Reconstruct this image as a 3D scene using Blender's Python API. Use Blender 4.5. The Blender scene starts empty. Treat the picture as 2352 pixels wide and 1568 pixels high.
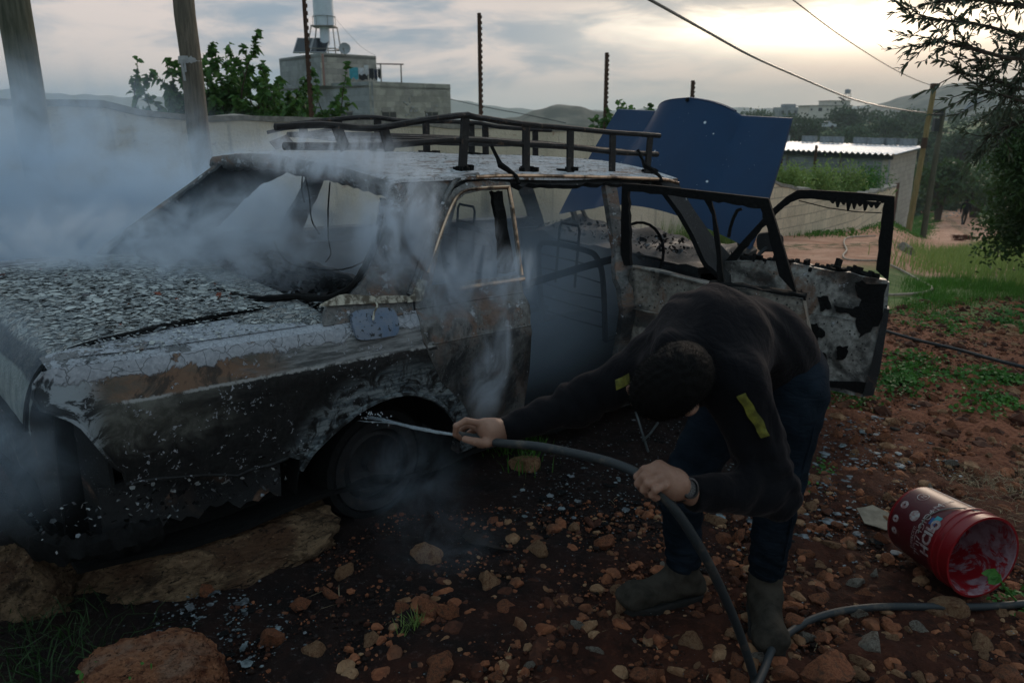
import bpy, bmesh, math, random
import numpy as np
from mathutils import Vector, Matrix
R = math.radians
rng = np.random.default_rng(7)
random.seed(7)
scene = bpy.context.scene
COL = scene.collection

# ------------------------------------------------------------------ camera
CAM = Vector((0, 0, 1.6)); PITCH = R(15.8997); FPX = 1822.0
cam_d = bpy.data.cameras.new('camera'); cam_d.lens = 27.888; cam_d.sensor_width = 36
cam_d.clip_end = 9000; cam_d.clip_start = 0.05
cam_d.dof.use_dof = True; cam_d.dof.focus_distance = 3.0; cam_d.dof.aperture_fstop = 5.0
cam = bpy.data.objects.new('camera', cam_d); COL.objects.link(cam)
cam.location = CAM; cam.rotation_euler = (R(90) - PITCH, 0, 0)
scene.camera = cam

def ray(x, y):
    dx = (x - 1176) / FPX; dy = (784 - y) / FPX
    return Vector((dx, math.cos(PITCH) + dy * math.sin(PITCH), -math.sin(PITCH) + dy * math.cos(PITCH)))
def at(x, y, t): return CAM + ray(x, y) * t
def gp(x, y, z=0.0):
    d = ray(x, y); return CAM + d * ((z - CAM.z) / d.z)

# ------------------------------------------------------------------ world
w = bpy.data.worlds.new('World'); scene.world = w; w.use_nodes = True
SUN_AZ, SUN_EL = R(27), R(17)

# ------------------------------------------------------------------ node helper
class NB:
    def __init__(s, tree):
        s.t = tree; s.n = tree.nodes; s.l = tree.links
        s._tc = None
    def node(s, typ, **kw):
        n = s.n.new(typ)
        for k, v in kw.items(): setattr(n, k, v)
        return n
    def put(s, sock, v):
        if v is None: return
        if isinstance(v, bpy.types.NodeSocket): s.l.new(v, sock)
        elif isinstance(v, (tuple, list)) and sock.type == 'RGBA': sock.default_value = (*v[:3], 1)
        else: sock.default_value = v
    def tc(s, k='Object'):
        if s._tc is None: s._tc = s.node('ShaderNodeTexCoord')
        return s._tc.outputs[k]
    def pos(s): return s.node('ShaderNodeNewGeometry').outputs['Position']
    def map(s, v, sc=(1, 1, 1), rot=(0, 0, 0), loc=(0, 0, 0)):
        n = s.node('ShaderNodeMapping'); s.put(n.inputs[0], v)
        n.inputs['Scale'].default_value = sc; n.inputs['Rotation'].default_value = rot; n.inputs['Location'].default_value = loc
        return n.outputs[0]
    def noise(s, v, sc=5, det=4, ro=.55, dist=0, col=False):
        n = s.node('ShaderNodeTexNoise'); s.put(n.inputs['Vector'], v)
        n.inputs['Scale'].default_value = sc; n.inputs['Detail'].default_value = det
        n.inputs['Roughness'].default_value = ro; n.inputs['Distortion'].default_value = dist
        return n.outputs[1 if col else 0]
    def vor(s, v, sc=5, feat='F1', out=0, rand=1.0):
        n = s.node('ShaderNodeTexVoronoi', feature=feat); s.put(n.inputs['Vector'], v)
        n.inputs['Scale'].default_value = sc; n.inputs['Randomness'].default_value = rand
        return n.outputs[out]
    def ramp(s, f, stops, interp='LINEAR'):
        n = s.node('ShaderNodeValToRGB'); s.put(n.inputs[0], f); cr = n.color_ramp; cr.interpolation = interp
        while len(cr.elements) < len(stops): cr.elements.new(.5)
        for e, (p, c) in zip(cr.elements, stops):
            e.position = p; e.color = (*c, 1) if isinstance(c, tuple) else (c, c, c, 1)
        return n.outputs[0]
    def mix(s, f, a, b, mode='MIX'):
        n = s.node('ShaderNodeMix', data_type='RGBA', blend_type=mode)
        s.put(n.inputs[0], f); s.put(n.inputs[6], a); s.put(n.inputs[7], b); return n.outputs[2]
    def m(s, op, a, b=0.0, c=None, clamp=False):
        n = s.node('ShaderNodeMath', operation=op, use_clamp=clamp)
        s.put(n.inputs[0], a); s.put(n.inputs[1], b)
        if c is not None: s.put(n.inputs[2], c)
        return n.outputs[0]
    def ss(s, v, a, b):   # smoothstep a..b -> 0..1
        n = s.node('ShaderNodeMapRange', interpolation_type='SMOOTHSTEP'); s.put(n.inputs[0], v)
        n.inputs[1].default_value = a; n.inputs[2].default_value = b; return n.outputs[0]
    def sep(s, v):
        n = s.node('ShaderNodeSeparateXYZ'); s.put(n.inputs[0], v); return n.outputs
    def comb(s, x, y, z):
        n = s.node('ShaderNodeCombineXYZ'); s.put(n.inputs[0], x); s.put(n.inputs[1], y); s.put(n.inputs[2], z); return n.outputs[0]
    def bump(s, h, st=.5, dist=.01):
        n = s.node('ShaderNodeBump'); s.put(n.inputs['Height'], h); n.inputs['Strength'].default_value = st
        n.inputs['Distance'].default_value = dist; return n.outputs[0]

nb = NB(w.node_tree)
bg = w.node_tree.nodes['Background']
sky = nb.node('ShaderNodeTexSky', sky_type='NISHITA', sun_disc=False, sun_elevation=R(6), sun_rotation=SUN_AZ, air_density=1.5, dust_density=3.0)
gen = nb.tc('Generated')
sx, sy, sz = nb.sep(gen)[:3]
# distance from the sun direction, stretched along the horizon
tgt = nb.comb(math.sin(SUN_AZ), math.cos(SUN_AZ), 0.0)
dotn = nb.node('ShaderNodeVectorMath', operation='DOT_PRODUCT'); nb.put(dotn.inputs[0], gen); nb.put(dotn.inputs[1], tgt)
dot = dotn.outputs['Value']
cv = nb.comb(sx, sy, nb.m('MULTIPLY', sz, 3.2))
n1 = nb.noise(nb.map(cv, loc=(3.1, 1.2, .4)), 3.2, 7, .55, .3)
n2 = nb.noise(nb.map(cv, (1, 1, 1.5), loc=(7.7, 2.1, 4.)), 7.5, 7, .6, .5)
n3 = nb.noise(nb.map(cv, (1, 1, 1.0), loc=(1.7, 9.1, 2.)), 1.6, 4, .5, .2)
front = nb.ss(dot, -.35, .75)
base = nb.mix(front, (.33, .40, .43), (.51, .54, .56))
# thin cloud: blue-grey shadowed parts and pinkish lit parts
cl = nb.ss(nb.m('ADD', nb.m('MULTIPLY', n1, .6), nb.m('MULTIPLY', n2, .4)), .43, .58)
c1 = nb.mix(cl, (.44, .54, .66), (1.30, 1.06, .96))
skycol = nb.mix(1.0, base, c1, 'MULTIPLY')
# brightening towards the hidden sun
glow = nb.m('POWER', nb.m('MAXIMUM', dot, 0.0), 14)
skycol = nb.mix(nb.m('MULTIPLY', glow, .6), skycol, (.80, .70, .55))
# torn bright opening in the cloud
dx_ = nb.m('SUBTRACT', sx, .36); dz_ = nb.m('SUBTRACT', sz, nb.m('ADD', .095, nb.m('MULTIPLY', nb.m('SUBTRACT', n2, .5), .05)))
gx = nb.m('MULTIPLY', nb.m('POWER', dx_, 2), 30); gz = nb.m('MULTIPLY', nb.m('POWER', dz_, 2), 1500)
hole = nb.m('EXPONENT', nb.m('MULTIPLY', nb.m('ADD', gx, gz), -1.0))
hole = nb.m('MULTIPLY', hole, nb.ss(sy, .3, .6))
hole = nb.m('MULTIPLY', hole, nb.m('ADD', .45, nb.m('MULTIPLY', nb.ss(n2, .35, .62), .55)))
skycol = nb.mix(nb.m('MULTIPLY', hole, 1.6, clamp=True), skycol, (2.2, 1.88, 1.45))
# dark cloud bank above the opening
dx2 = nb.m('SUBTRACT', sx, .24); dz2 = nb.m('SUBTRACT', sz, .15)
bank = nb.m('EXPONENT', nb.m('MULTIPLY', nb.m('ADD', nb.m('MULTIPLY', nb.m('POWER', dx2, 2), 12), nb.m('MULTIPLY', nb.m('POWER', dz2, 2), 1100)), -1.0))
skycol = nb.mix(nb.m('MULTIPLY', bank, .8), skycol, (.30, .32, .335))
# haze band at the horizon, unseen overhead clouds made darker to dim the ground
hz = nb.m('SUBTRACT', 1.0, nb.ss(sz, .0, .055))
skycol = nb.mix(nb.m('MULTIPLY', hz, .75), skycol, nb.mix(nb.ss(sx, -.5, .45), (.34, .44, .52), (.58, .54, .46)))
top = nb.ss(sz, .25, .8)
skycol = nb.mix(top, skycol, nb.mix(n3, (.16, .25, .31), (.42, .53, .60)))
skyl = nb.mix(1.0, sky.outputs[0], (.06, .06, .06), 'MULTIPLY')
fin = nb.mix(.06, skycol, skyl)
nb.put(bg.inputs[0], fin); bg.inputs[1].default_value = 1.35

sun_d = bpy.data.lights.new('sun', 'SUN'); sun_d.energy = 1.0; sun_d.angle = R(14); sun_d.color = (1, .80, .62)
sun = bpy.data.objects.new('sun', sun_d); COL.objects.link(sun)
sdir = Vector((math.sin(SUN_AZ) * math.cos(SUN_EL), math.cos(SUN_AZ) * math.cos(SUN_EL), math.sin(SUN_EL)))
sun.rotation_euler = sdir.to_track_quat('Z', 'Y').to_euler()

vs = scene.view_settings; vs.view_transform = 'Standard'; vs.look = 'None'; vs.exposure = 0; vs.gamma = 1
scene.cycles.volume_bounces = 2; scene.cycles.max_bounces = 6; scene.cycles.volume_step_rate = 1.0
scene.cycles.volume_max_steps = 256; scene.cycles.transparent_max_bounces = 24
scene.cycles.use_denoising = True

# ------------------------------------------------------------------ object helpers
def tag(o, label=None, cat=None, group=None, kind=None):
    if label: o['label'] = label
    if cat: o['category'] = cat
    if group: o['group'] = group
    if kind: o['kind'] = kind
    return o
def link(name, me, mat=None, parent=None):
    o = bpy.data.objects.new(name, me); COL.objects.link(o)
    if mat is not None:
        for mm in (mat if isinstance(mat, list) else [mat]): me.materials.append(mm)
    if parent is not None: o.parent = parent
    return o
def empty(name, loc=(0, 0, 0), rot=None):
    o = bpy.data.objects.new(name, None); COL.objects.link(o); o.location = loc; o.empty_display_size = .1
    if rot is not None: o.rotation_euler = rot
    return o
def mesh(name, vs_, fs, smooth=True, angle=40):
    me = bpy.data.meshes.new(name); me.from_pydata([tuple(v) for v in vs_], [], fs)
    if smooth:
        me.shade_smooth()
        try: me.set_sharp_from_angle(angle=R(angle))
        except Exception: pass
    me.update(); return me
def fast_mesh(name, V, F, smooth=False):
    """V (n,3) array, F (m,k) int array, constant k"""
    V = np.asarray(V, np.float32); F = np.asarray(F, np.int32); k = F.shape[1]
    me = bpy.data.meshes.new(name); me.vertices.add(len(V)); me.vertices.foreach_set('co', V.ravel())
    me.loops.add(F.size); me.loops.foreach_set('vertex_index', F.ravel())
    me.polygons.add(len(F)); me.polygons.foreach_set('loop_start', np.arange(0, F.size, k, dtype=np.int32))
    me.polygons.foreach_set('use_smooth', np.full(len(F), smooth))
    me.update(calc_edges=True); me.validate(); return me

def spl(pts, n=6, closed=False):
    P = [np.array(p, float) for p in pts]; out = []; N = len(P)
    rngi = range(N if closed else N - 1)
    for i in rngi:
        p1, p2 = P[i], P[(i + 1) % N]
        p0 = P[i - 1] if (i > 0 or closed) else 2 * p1 - p2
        p3 = P[(i + 2) % N] if (i + 2 < N or closed) else 2 * p2 - p1
        for j in range(n):
            t = j / n
            out.append(.5 * ((2 * p1) + (-p0 + p2) * t + (2 * p0 - 5 * p1 + 4 * p2 - p3) * t * t + (-p0 + 3 * p1 - 3 * p2 + p3) * t ** 3))
    if not closed: out.append(P[-1])
    return out

class G:
    """collects shapes into one mesh"""
    def __init__(s): s.v = []; s.f = []
    def add(s, V, F):
        o = len(s.v); s.v += [tuple(map(float, v)) for v in V]; s.f += [tuple(i + o for i in f) for f in F]; return s
    def box(s, c, size, M=None):
        x, y, z = (q / 2 for q in size)
        V = [Vector(p) for p in ((-x, -y, -z), (x, -y, -z), (x, y, -z), (-x, y, -z), (-x, -y, z), (x, -y, z), (x, y, z), (-x, y, z))]
        if M is not None: V = [M @ v for v in V]
        V = [v + Vector(c) for v in V]
        return s.add(V, [(0, 3, 2, 1), (4, 5, 6, 7), (0, 1, 5, 4), (1, 2, 6, 5), (2, 3, 7, 6), (3, 0, 4, 7)])
    def bar(s, a, b, wx, wz, up=(0, 0, 1), jit=0):
        """rectangular bar from a to b"""
        a, b = Vector(a), Vector(b); d = (b - a).normalized(); u = Vector(up)
        if abs(d.dot(u)) > .98: u = Vector((1, 0, 0))
        sd = d.cross(u).normalized(); u = sd.cross(d)
        V = []
        for p in (a, b):
            for i, j in ((-1, -1), (1, -1), (1, 1), (-1, 1)): V.append(p + sd * (i * wx / 2) + u * (j * wz / 2))
        return s.add(V, [(3, 2, 1, 0), (4, 5, 6, 7), (0, 1, 5, 4), (1, 2, 6, 5), (2, 3, 7, 6), (3, 0, 4, 7)])
    def tube(s, pts, r, n=8, cap=True, flat=None, jit=0):
        P = [Vector(p) for p in pts]; N = len(P)
        rr = r if isinstance(r, (list, tuple, np.ndarray)) else [r] * N
        V = []; F = []; prev = None
        for i in range(N):
            d = (P[min(i + 1, N - 1)] - P[max(i - 1, 0)])
            d = d.normalized() if d.length > 1e-9 else Vector((0, 0, 1))
            if prev is None:
                u = Vector((0, 0, 1)) if abs(d.z) < .9 else Vector((1, 0, 0)); u = (u - d * u.dot(d)).normalized()
            else: u = (prev - d * prev.dot(d)).normalized()
            prev = u; w_ = d.cross(u)
            for k in range(n):
                a = 2 * math.pi * k / n; q = rr[i] * (1 + (random.uniform(-jit, jit) if jit else 0))
                V.append(P[i] + u * (math.cos(a) * q * (flat or 1)) + w_ * (math.sin(a) * q))
        for i in range(N - 1):
            for k in range(n):
                a, b = i * n + k, i * n + (k + 1) % n; F.append((a, b, b + n, a + n))
        if cap: F.append(tuple(range(n - 1, -1, -1))); F.append(tuple(range((N - 1) * n, N * n)))
        return s.add(V, F)
    def lathe(s, prof, n=32, M=None, closed=False):
        """prof: (r, z) list about local z"""
        V = []; F = []; m = len(prof)
        for i in range(n):
            a = 2 * math.pi * i / n
            for r, z in prof: V.append(Vector((r * math.cos(a), r * math.sin(a), z)))
        if M is not None: V = [M @ v for v in V]
        for i in range(n):
            j = (i + 1) % n
            for k in range(m if closed else m - 1):
                k2 = (k + 1) % m; F.append((i * m + k, j * m + k, j * m + k2, i * m + k2))
        return s.add(V, F)
    def grid(s, fn, U, Vv, thick=None):
        """surface fn(u,v)->point over lists U,Vv ; thick: vector offset making it a closed slab"""
        nu, nv = len(U), len(Vv); P = [Vector(fn(a, b)) for a in U for b in Vv]
        F = [(i * nv + j, (i + 1) * nv + j, (i + 1) * nv + j + 1, i * nv + j + 1) for i in range(nu - 1) for j in range(nv - 1)]
        if thick is None: return s.add(P, F)
        o = len(P); T = Vector(thick); Q = P + [p + T for p in P]
        F += [tuple(i + o for i in reversed(f)) for f in F]
        for i in range(nu - 1):
            for j in (0, nv - 1):
                a, b = i * nv + j, (i + 1) * nv + j; F.append((b, a, a + o, b + o) if j == 0 else (a, b, b + o, a + o))
        for j in range(nv - 1):
            for i in (0, nu - 1):
                a, b = i * nv + j, i * nv + j + 1; F.append((a, b, b + o, a + o) if i == 0 else (b, a, a + o, b + o))
        return s.add(Q, F)
    def build(s, name, mat=None, parent=None, smooth=True, angle=40):
        return link(name, mesh(name, s.v, s.f, smooth, angle), mat, parent)

def sheet(outer, holes=(), step=.06, mapf=lambda a, b: (a, b, 0), thick=.012, stepb=None, ragged=0):
    """2-D outline (with holes) cut into a grid, mapped into space and given thickness -> (verts, faces)"""
    bm = bmesh.new()
    for loop in [outer, *holes]:
        vs2 = [bm.verts.new((p[0] + random.uniform(-ragged, ragged), p[1] + random.uniform(-ragged, ragged), 0)) for p in loop]
        for i in range(len(vs2)): bm.edges.new((vs2[i], vs2[(i + 1) % len(vs2)]))
    bmesh.ops.triangle_fill(bm, use_beauty=True, use_dissolve=False, edges=bm.edges[:])
    xs = [v.co.x for v in bm.verts]; ys = [v.co.y for v in bm.verts]
    for ax, lo, hi, st in ((0, min(xs), max(xs), step), (1, min(ys), max(ys), stepb or step)):
        k = int((hi - lo) / st)
        for i in range(1, k + 1):
            co = [0, 0, 0]; co[ax] = lo + i * (hi - lo) / (k + 1); no = [0, 0, 0]; no[ax] = 1
            bmesh.ops.bisect_plane(bm, geom=bm.verts[:] + bm.edges[:] + bm.faces[:], plane_co=co, plane_no=no, dist=1e-5)
    for f in bm.faces:
        if f.normal.z < 0: f.normal_flip()
    for v in bm.verts: v.co = Vector(mapf(v.co.x, v.co.y))
    bm.normal_update()
    if thick: bmesh.ops.solidify(bm, geom=bm.faces[:], thickness=thick)
    bm.verts.index_update()
    V = [v.co.copy() for v in bm.verts]; F = [tuple(v.index for v in f.verts) for f in bm.faces]
    bm.free(); return V, F

# ---- signed distance shapes meshed with surface nets
def smin(a, b, k):
    h = np.clip(.5 + .5 * (b - a) / k, 0, 1); return b * (1 - h) + a * h - k * h * (1 - h)
def cone(P, a, b, r1, r2, flat=None, fdir=None):
    a = np.array(a, np.float32); b = np.array(b, np.float32)
    if flat is not None:
        n = np.array(fdir, np.float32); n /= np.linalg.norm(n); P = P + ((P - a) @ n)[:, None] * n * (flat - 1); b = b + ((b - a) @ n) * n * (flat - 1)
    ba = b - a; pa = P - a; h = np.clip(pa @ ba / max(ba @ ba, 1e-9), 0, 1)
    return np.linalg.norm(pa - h[:, None] * ba, axis=1) - (r1 + (r2 - r1) * h)
def ell(P, c, rad, M=None):
    q = P - np.array(c, np.float32)
    if M is not None: q = q @ np.array(M, np.float32).T
    rad = np.array(rad, np.float32); k0 = np.linalg.norm(q / rad, axis=1); k1 = np.linalg.norm(q / rad ** 2, axis=1)
    return k0 * (k0 - 1) / np.maximum(k1, 1e-6)
def surfnet(f, lo, hi, h):
    lo = np.array(lo, np.float32); n = np.ceil((np.array(hi) - lo) / h).astype(int) + 1
    ax = [lo[i] + h * np.arange(n[i], dtype=np.float32) for i in range(3)]
    P = np.stack(np.meshgrid(*ax, indexing='ij'), -1).reshape(-1, 3)
    D = np.concatenate([f(P[i:i + 400000]) for i in range(0, len(P), 400000)]).reshape(n)
    ins = D < 0; c = n - 1
    cnt = np.zeros(c, int); acc = np.zeros((*c, 3)); num = np.zeros(c, int)
    S = lambda A, i, j, k: A[i:i + c[0], j:j + c[1], k:k + c[2]]
    for i in (0, 1):
        for j in (0, 1):
            for k in (0, 1): cnt += S(ins, i, j, k)
    act = (cnt > 0) & (cnt < 8)
    for axn in range(3):
        for p in (0, 1):
            for q in (0, 1):
                o0 = [0, 0, 0]; oth = [a for a in range(3) if a != axn]; o0[oth[0]] = p; o0[oth[1]] = q; o1 = list(o0); o1[axn] = 1
                a, b = S(D, *o0), S(D, *o1); cr = (a < 0) != (b < 0)
                t = np.where(cr, a / np.where(cr, a - b, 1), 0)
                for m_ in range(3): acc[..., m_] += np.where(cr, o0[m_] + (t if m_ == axn else 0), 0)
                num += cr
    I = np.argwhere(act); idx = -np.ones(c, int); idx[act] = np.arange(len(I))
    V = (I + acc[act] / num[act][:, None]) * h + lo
    F = []
    for axn in range(3):
        sl0 = [slice(None)] * 3; sl1 = [slice(None)] * 3; sl0[axn] = slice(0, -1); sl1[axn] = slice(1, None)
        A, B = ins[tuple(sl0)], ins[tuple(sl1)]; E = np.argwhere(A != B)
        oth = [(axn + 1) % 3, (axn + 2) % 3]
        ok = np.all([(E[:, o] > 0) & (E[:, o] < n[o] - 1) for o in oth], axis=0); E = E[ok]
        fl = A[tuple(E.T)]
        q = []
        for d in ((0, 0), (-1, 0), (-1, -1), (0, -1)):
            e = E.copy(); e[:, oth[0]] += d[0]; e[:, oth[1]] += d[1]; q.append(idx[tuple(e.T)])
        q = np.stack(q, 1); q[~fl] = q[~fl][:, ::-1]; F.append(q)
    return V, np.concatenate(F)
def relax(V, F, it=1, k=.5):
    n = len(V)
    for _ in range(it):
        s_ = np.zeros_like(V); c_ = np.zeros(n)
        for i in range(4):
            a, b = F[:, i], F[:, (i + 1) % 4]; np.add.at(s_, a, V[b]); np.add.at(s_, b, V[a]); np.add.at(c_, a, 1); np.add.at(c_, b, 1)
        V = V + k * (s_ / np.maximum(c_, 1)[:, None] - V)
    return V

# ------------------------------------------------------------------ materials
def new_mat(name, rough=.8, metal=0.0, spec=.3):
    m = bpy.data.materials.new(name); m.use_nodes = True; b = m.node_tree.nodes['Principled BSDF']
    b.inputs['Roughness'].default_value = rough; b.inputs['Metallic'].default_value = metal
    b.inputs['Specular IOR Level'].default_value = spec
    n = NB(m.node_tree); n.b = b; n.mat = m; return n
def fin_mat(n, col=None, h=None, st=.5, dist=.01, rough=None, metal=None):
    if col is not None: n.put(n.b.inputs['Base Color'], col)
    if h is not None: n.put(n.b.inputs['Normal'], n.bump(h, st, dist))
    if rough is not None: n.put(n.b.inputs['Roughness'], rough)
    if metal is not None: n.put(n.b.inputs['Metallic'], metal)
    return n.mat
def simple(name, c, rough=.8, metal=0, var=.35, sc=30, st=.3, dist=.003, spec=.3, c2=None):
    n = new_mat(name, rough, metal, spec); v = n.tc()
    f = n.noise(v, sc, 5, .6)
    c2 = c2 or tuple(q * (1 - var) for q in c)
    return fin_mat(n, n.mix(n.ss(f, .35, .65), c2, c), f, st, dist)

def burnt(name, white=.5, ug=None, grey=.5, rust=.5, soot=.5, sc=1.0, stretch=(1, 1, 1), crease=None, wcol=(.50, .53, .57), gcol=(.115, .125, .135), base=(.012, .014, .016)):
    """fire-damaged sheet metal: soot, bare grey, rust and flaking pale ash. amounts 0..1"""
    n = new_mat(name, .75, 0, .35); v = n.map(n.tc(), stretch)
    N1 = n.noise(v, 3.1 * sc, 8, .68, .6); N2 = n.noise(n.map(v, loc=(5, 3, 1)), 4.3 * sc, 7, .65, .8)
    N3 = n.noise(n.map(v, loc=(2, 8, 4)), 7.5 * sc, 9, .74, .4); N4 = n.noise(n.map(v, loc=(1, 1, 9)), 26 * sc, 6, .7)
    fine = n.noise(v, 70 * sc, 5, .7)
    th = lambda a: .78 - .56 * a
    gm = n.ss(N1, th(grey) - .05, th(grey) + .05)
    rm = n.m('MULTIPLY', n.ss(N2, th(rust) - .05, th(rust) + .07), .9)
    wn = n.m('ADD', n.m('MULTIPLY', N3, .7), n.m('MULTIPLY', N4, .3))
    wt = .70 - .40 * white
    wsig = wn
    if crease is not None:      # paint survives differently above and below a pressed line
        z = n.sep(n.tc())[2]; up = n.ss(z, crease - .01, crease + .012)
        wsig = n.m('ADD', wn, n.m('MULTIPLY', up, .03)); rm = n.m('MULTIPLY', rm, n.m('ADD', .25, n.m('MULTIPLY', up, .75))); gm = n.m('MULTIPLY', gm, n.m('ADD', .45, n.m('MULTIPLY', up, .55))); gm = n.m('MAXIMUM', gm, n.m('MULTIPLY', up, n.ss(N2, .30, .55)))
    if ug is not None: wsig = n.m('ADD', wsig, n.m('MULTIPLY', n.ss(n.sep(n.tc())[0], ug[0], ug[1]), ug[2]))
    wm = n.ss(wsig, wt - .006, wt + .012)
    c = n.mix(n.ss(fine, .3, .7), base, tuple(q * 2.2 for q in base))
    c = n.mix(gm, c, n.mix(n.ss(N4, .35, .65), gcol, tuple(q * .45 for q in gcol)))
    c = n.mix(rm, c, n.mix(n.ss(N4, .4, .6), (.12, .065, .04), (.19, .12, .085)))
    sm = n.ss(n.noise(n.map(v, loc=(9, 2, 2)), 2.6 * sc, 6, .6, 1.0), th(soot) - .04, th(soot) + .12)
    c = n.mix(n.m('MULTIPLY', sm, .85), c, base)
    pits = n.ss(n.vor(n.map(v, loc=(4, 4, 4)), 22 * sc), .12, .2)
    c = n.mix(pits, base, c)
    fk = n.m('MULTIPLY', n.ss(n.vor(n.mix(.25, v, n.noise(v, 30 * sc, col=True)), 17 * sc), .17, .13), n.ss(n.noise(n.map(v, loc=(6, 6, 1)), 3.3 * sc, 4), .50, .58)); wm = n.m('MAXIMUM', wm, n.m('MULTIPLY', fk, min(1, white * 3)))
    cr = n.ss(n.vor(n.mix(.06, v, n.noise(v, 9 * sc, col=True)), 15 * sc, 'DISTANCE_TO_EDGE'), .0, .022)
    wc = n.mix(n.ss(fine, .3, .7), wcol, tuple(q * .6 for q in wcol))
    wc = n.mix(cr, tuple(q * .25 for q in wcol), wc)
    c = n.mix(wm, c, wc)
    h = n.m('ADD', n.m('MULTIPLY', wm, .8), n.m('ADD', n.m('MULTIPLY', N4, .6), n.m('MULTIPLY', fine, .35)))
    return fin_mat(n, c, h, .7, .006, rough=n.mix(wm, n.mix(gm, (.62,) * 3, (.42,) * 3), (.85,) * 3))

MT = {}
MT['side'] = burnt('burnt_side', white=.24, grey=.55, rust=.46, soot=.44, crease=.797, stretch=(.6, 1, 1.3), sc=1.5, gcol=(.19, .195, .195))
MT['quarter'] = burnt('burnt_quarter', white=.34, grey=.72, rust=.40, soot=.36, sc=2.2, gcol=(.15, .155, .155))
MT['rdoor'] = burnt('burnt_door', white=.26, grey=.62, rust=.44, soot=.40, sc=2.0, crease=.797, stretch=(1.0, 1.3, .8), gcol=(.20, .205, .20))
MT['ash'] = burnt('ash_strip', white=.55, ug=(-.95, -.35, .16), grey=.8, rust=.3, soot=.2, sc=1.7, wcol=(.40, .43, .48), gcol=(.13, .14, .15))
MT['roof'] = burnt('burnt_roof', white=.60, grey=.85, rust=.54, soot=.25, sc=1.6, stretch=(.7, 2.0, 1), wcol=(.66, .68, .72), gcol=(.20, .205, .215))
MT['inner'] = burnt('burnt_inner_panel', white=.22, grey=.9, rust=.40, soot=.48, sc=1.4, gcol=(.34, .345, .325))
MT['inner2'] = burnt('burnt_inner_tan', white=.22, grey=.8, rust=.38, soot=.52, sc=1.5, gcol=(.27, .255, .225))
MT['dark'] = burnt('charred', white=.22, grey=.30, rust=.28, soot=.70, sc=1.6, gcol=(.05, .055, .06))
MT['cabin'] = burnt('cabin_char', white=.14, grey=.42, rust=.25, soot=.6, sc=2.5, gcol=(.035, .045, .055), wcol=(.16, .19, .23))
MT['char'] = simple('char_black', (.008, .0085, .009), .8, sc=60, st=.8, dist=.006, spec=.12)
MT['rackm'] = burnt('burnt_rack', white=.08, grey=.36, rust=.30, soot=.66, sc=5, gcol=(.035, .035, .036), base=(.007, .007, .008))
# the burnt rear wing: bare brown-grey band above the pressed line, soot below, ash at shoulder and arch
n = new_mat('burnt_wing', .6, 0, .35); v = n.tc(); u_, _, z_ = n.sep(v)[:3]
s1 = n.noise(n.map(v, (.8, 1, 1.6)), 4, 8, .68, .7); s2 = n.noise(n.map(v, (1, 1, 1), loc=(3, 1, 7)), 9, 9, .72, .8); s3 = n.noise(n.map(v, (1, 5, 9), (0, -.02, 0)), 7, 7, .7, .3); s4 = n.noise(v, 60, 6, .72)
up = n.ss(z_, .790, .801)
A = n.mix(n.ss(s1, .40, .60), (.085, .085, .075), (.17, .105, .07)); A = n.mix(n.m('MULTIPLY', n.ss(s2, .52, .60), .8), A, (.028, .030, .030))
A2 = n.mix(n.ss(s3, .36, .62), (.065, .072, .075), (.24, .255, .265)); A = n.mix(n.ss(n.m('ADD', u_, n.m('MULTIPLY', n.m('SUBTRACT', s1, .5), .8)), -.52, -.34), A, A2)
B = n.mix(n.ss(s4, .4, .6), (.005, .0055, .006), (.011, .012, .013))
gm = n.m('MULTIPLY', n.m('SUBTRACT', 1, n.ss(n.m('ADD', u_, n.m('MULTIPLY', n.m('SUBTRACT', s1, .5), .9)), -.85, -.50)), n.ss(n.m('ADD', z_, n.m('MULTIPLY', n.m('SUBTRACT', s2, .5), .25)), .58, .72))
B = n.mix(n.m('MULTIPLY', gm, .9), B, n.mix(n.ss(s2, .4, .6), (.06, .062, .055), (.135, .14, .125)))
r_ = n.m('SQRT', n.m('ADD', n.m('POWER', n.m('SUBTRACT', u_, .03), 2), n.m('POWER', n.m('SUBTRACT', z_, .25), 2)))
bd = n.m('MULTIPLY', n.m('SUBTRACT', 1, n.ss(n.m('ABSOLUTE', n.m('SUBTRACT', r_, .41)), .015, .13)), n.ss(n.noise(n.map(v, (1, 1, 1), (0, .7, 0)), 12, 8, .72, 1.2), .42, .56))
B = n.mix(bd, B, n.mix(n.ss(s3, .4, .6), (.055, .075, .09), (.20, .235, .25)))
c = n.mix(up, B, A)
cl_ = n.m('SUBTRACT', 1, n.ss(n.m('ABSOLUTE', n.m('SUBTRACT', z_, n.m('ADD', .794, n.m('MULTIPLY', n.m('SUBTRACT', s4, .5), .02)))), .002, .007)); c = n.mix(n.m('MULTIPLY', cl_, n.ss(s2, .42, .52)), c, (.30, .31, .31))
cm = n.m('SUBTRACT', 1, n.ss(n.m('ADD', u_, n.m('MULTIPLY', n.m('SUBTRACT', s2, .5), .12)), -1.05, -.98)); c = n.mix(cm, c, n.mix(n.ss(s2, .47, .53), (.012, .015, .018), (.27, .31, .34)))
pt = n.mix(.22, v, n.noise(v, 28, 4, col=True)); fk = n.m('MULTIPLY', n.ss(n.vor(pt, 20), .20, .15), n.ss(n.noise(n.map(v, loc=(6, 2, 1)), 4.2, 4), .49, .56)); fk2 = n.m('MULTIPLY', n.ss(n.vor(n.map(pt, loc=(3, 3, 3)), 9), .13, .10), n.ss(s1, .42, .5))
sh = n.ss(n.m('ADD', z_, n.m('MULTIPLY', n.m('SUBTRACT', s2, .5), .11)), .868, .876)
wm = n.m('MAXIMUM', n.m('MAXIMUM', fk, fk2), n.m('MULTIPLY', sh, n.ss(n.noise(v, 17, 6, .7), .36, .42)))
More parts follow.
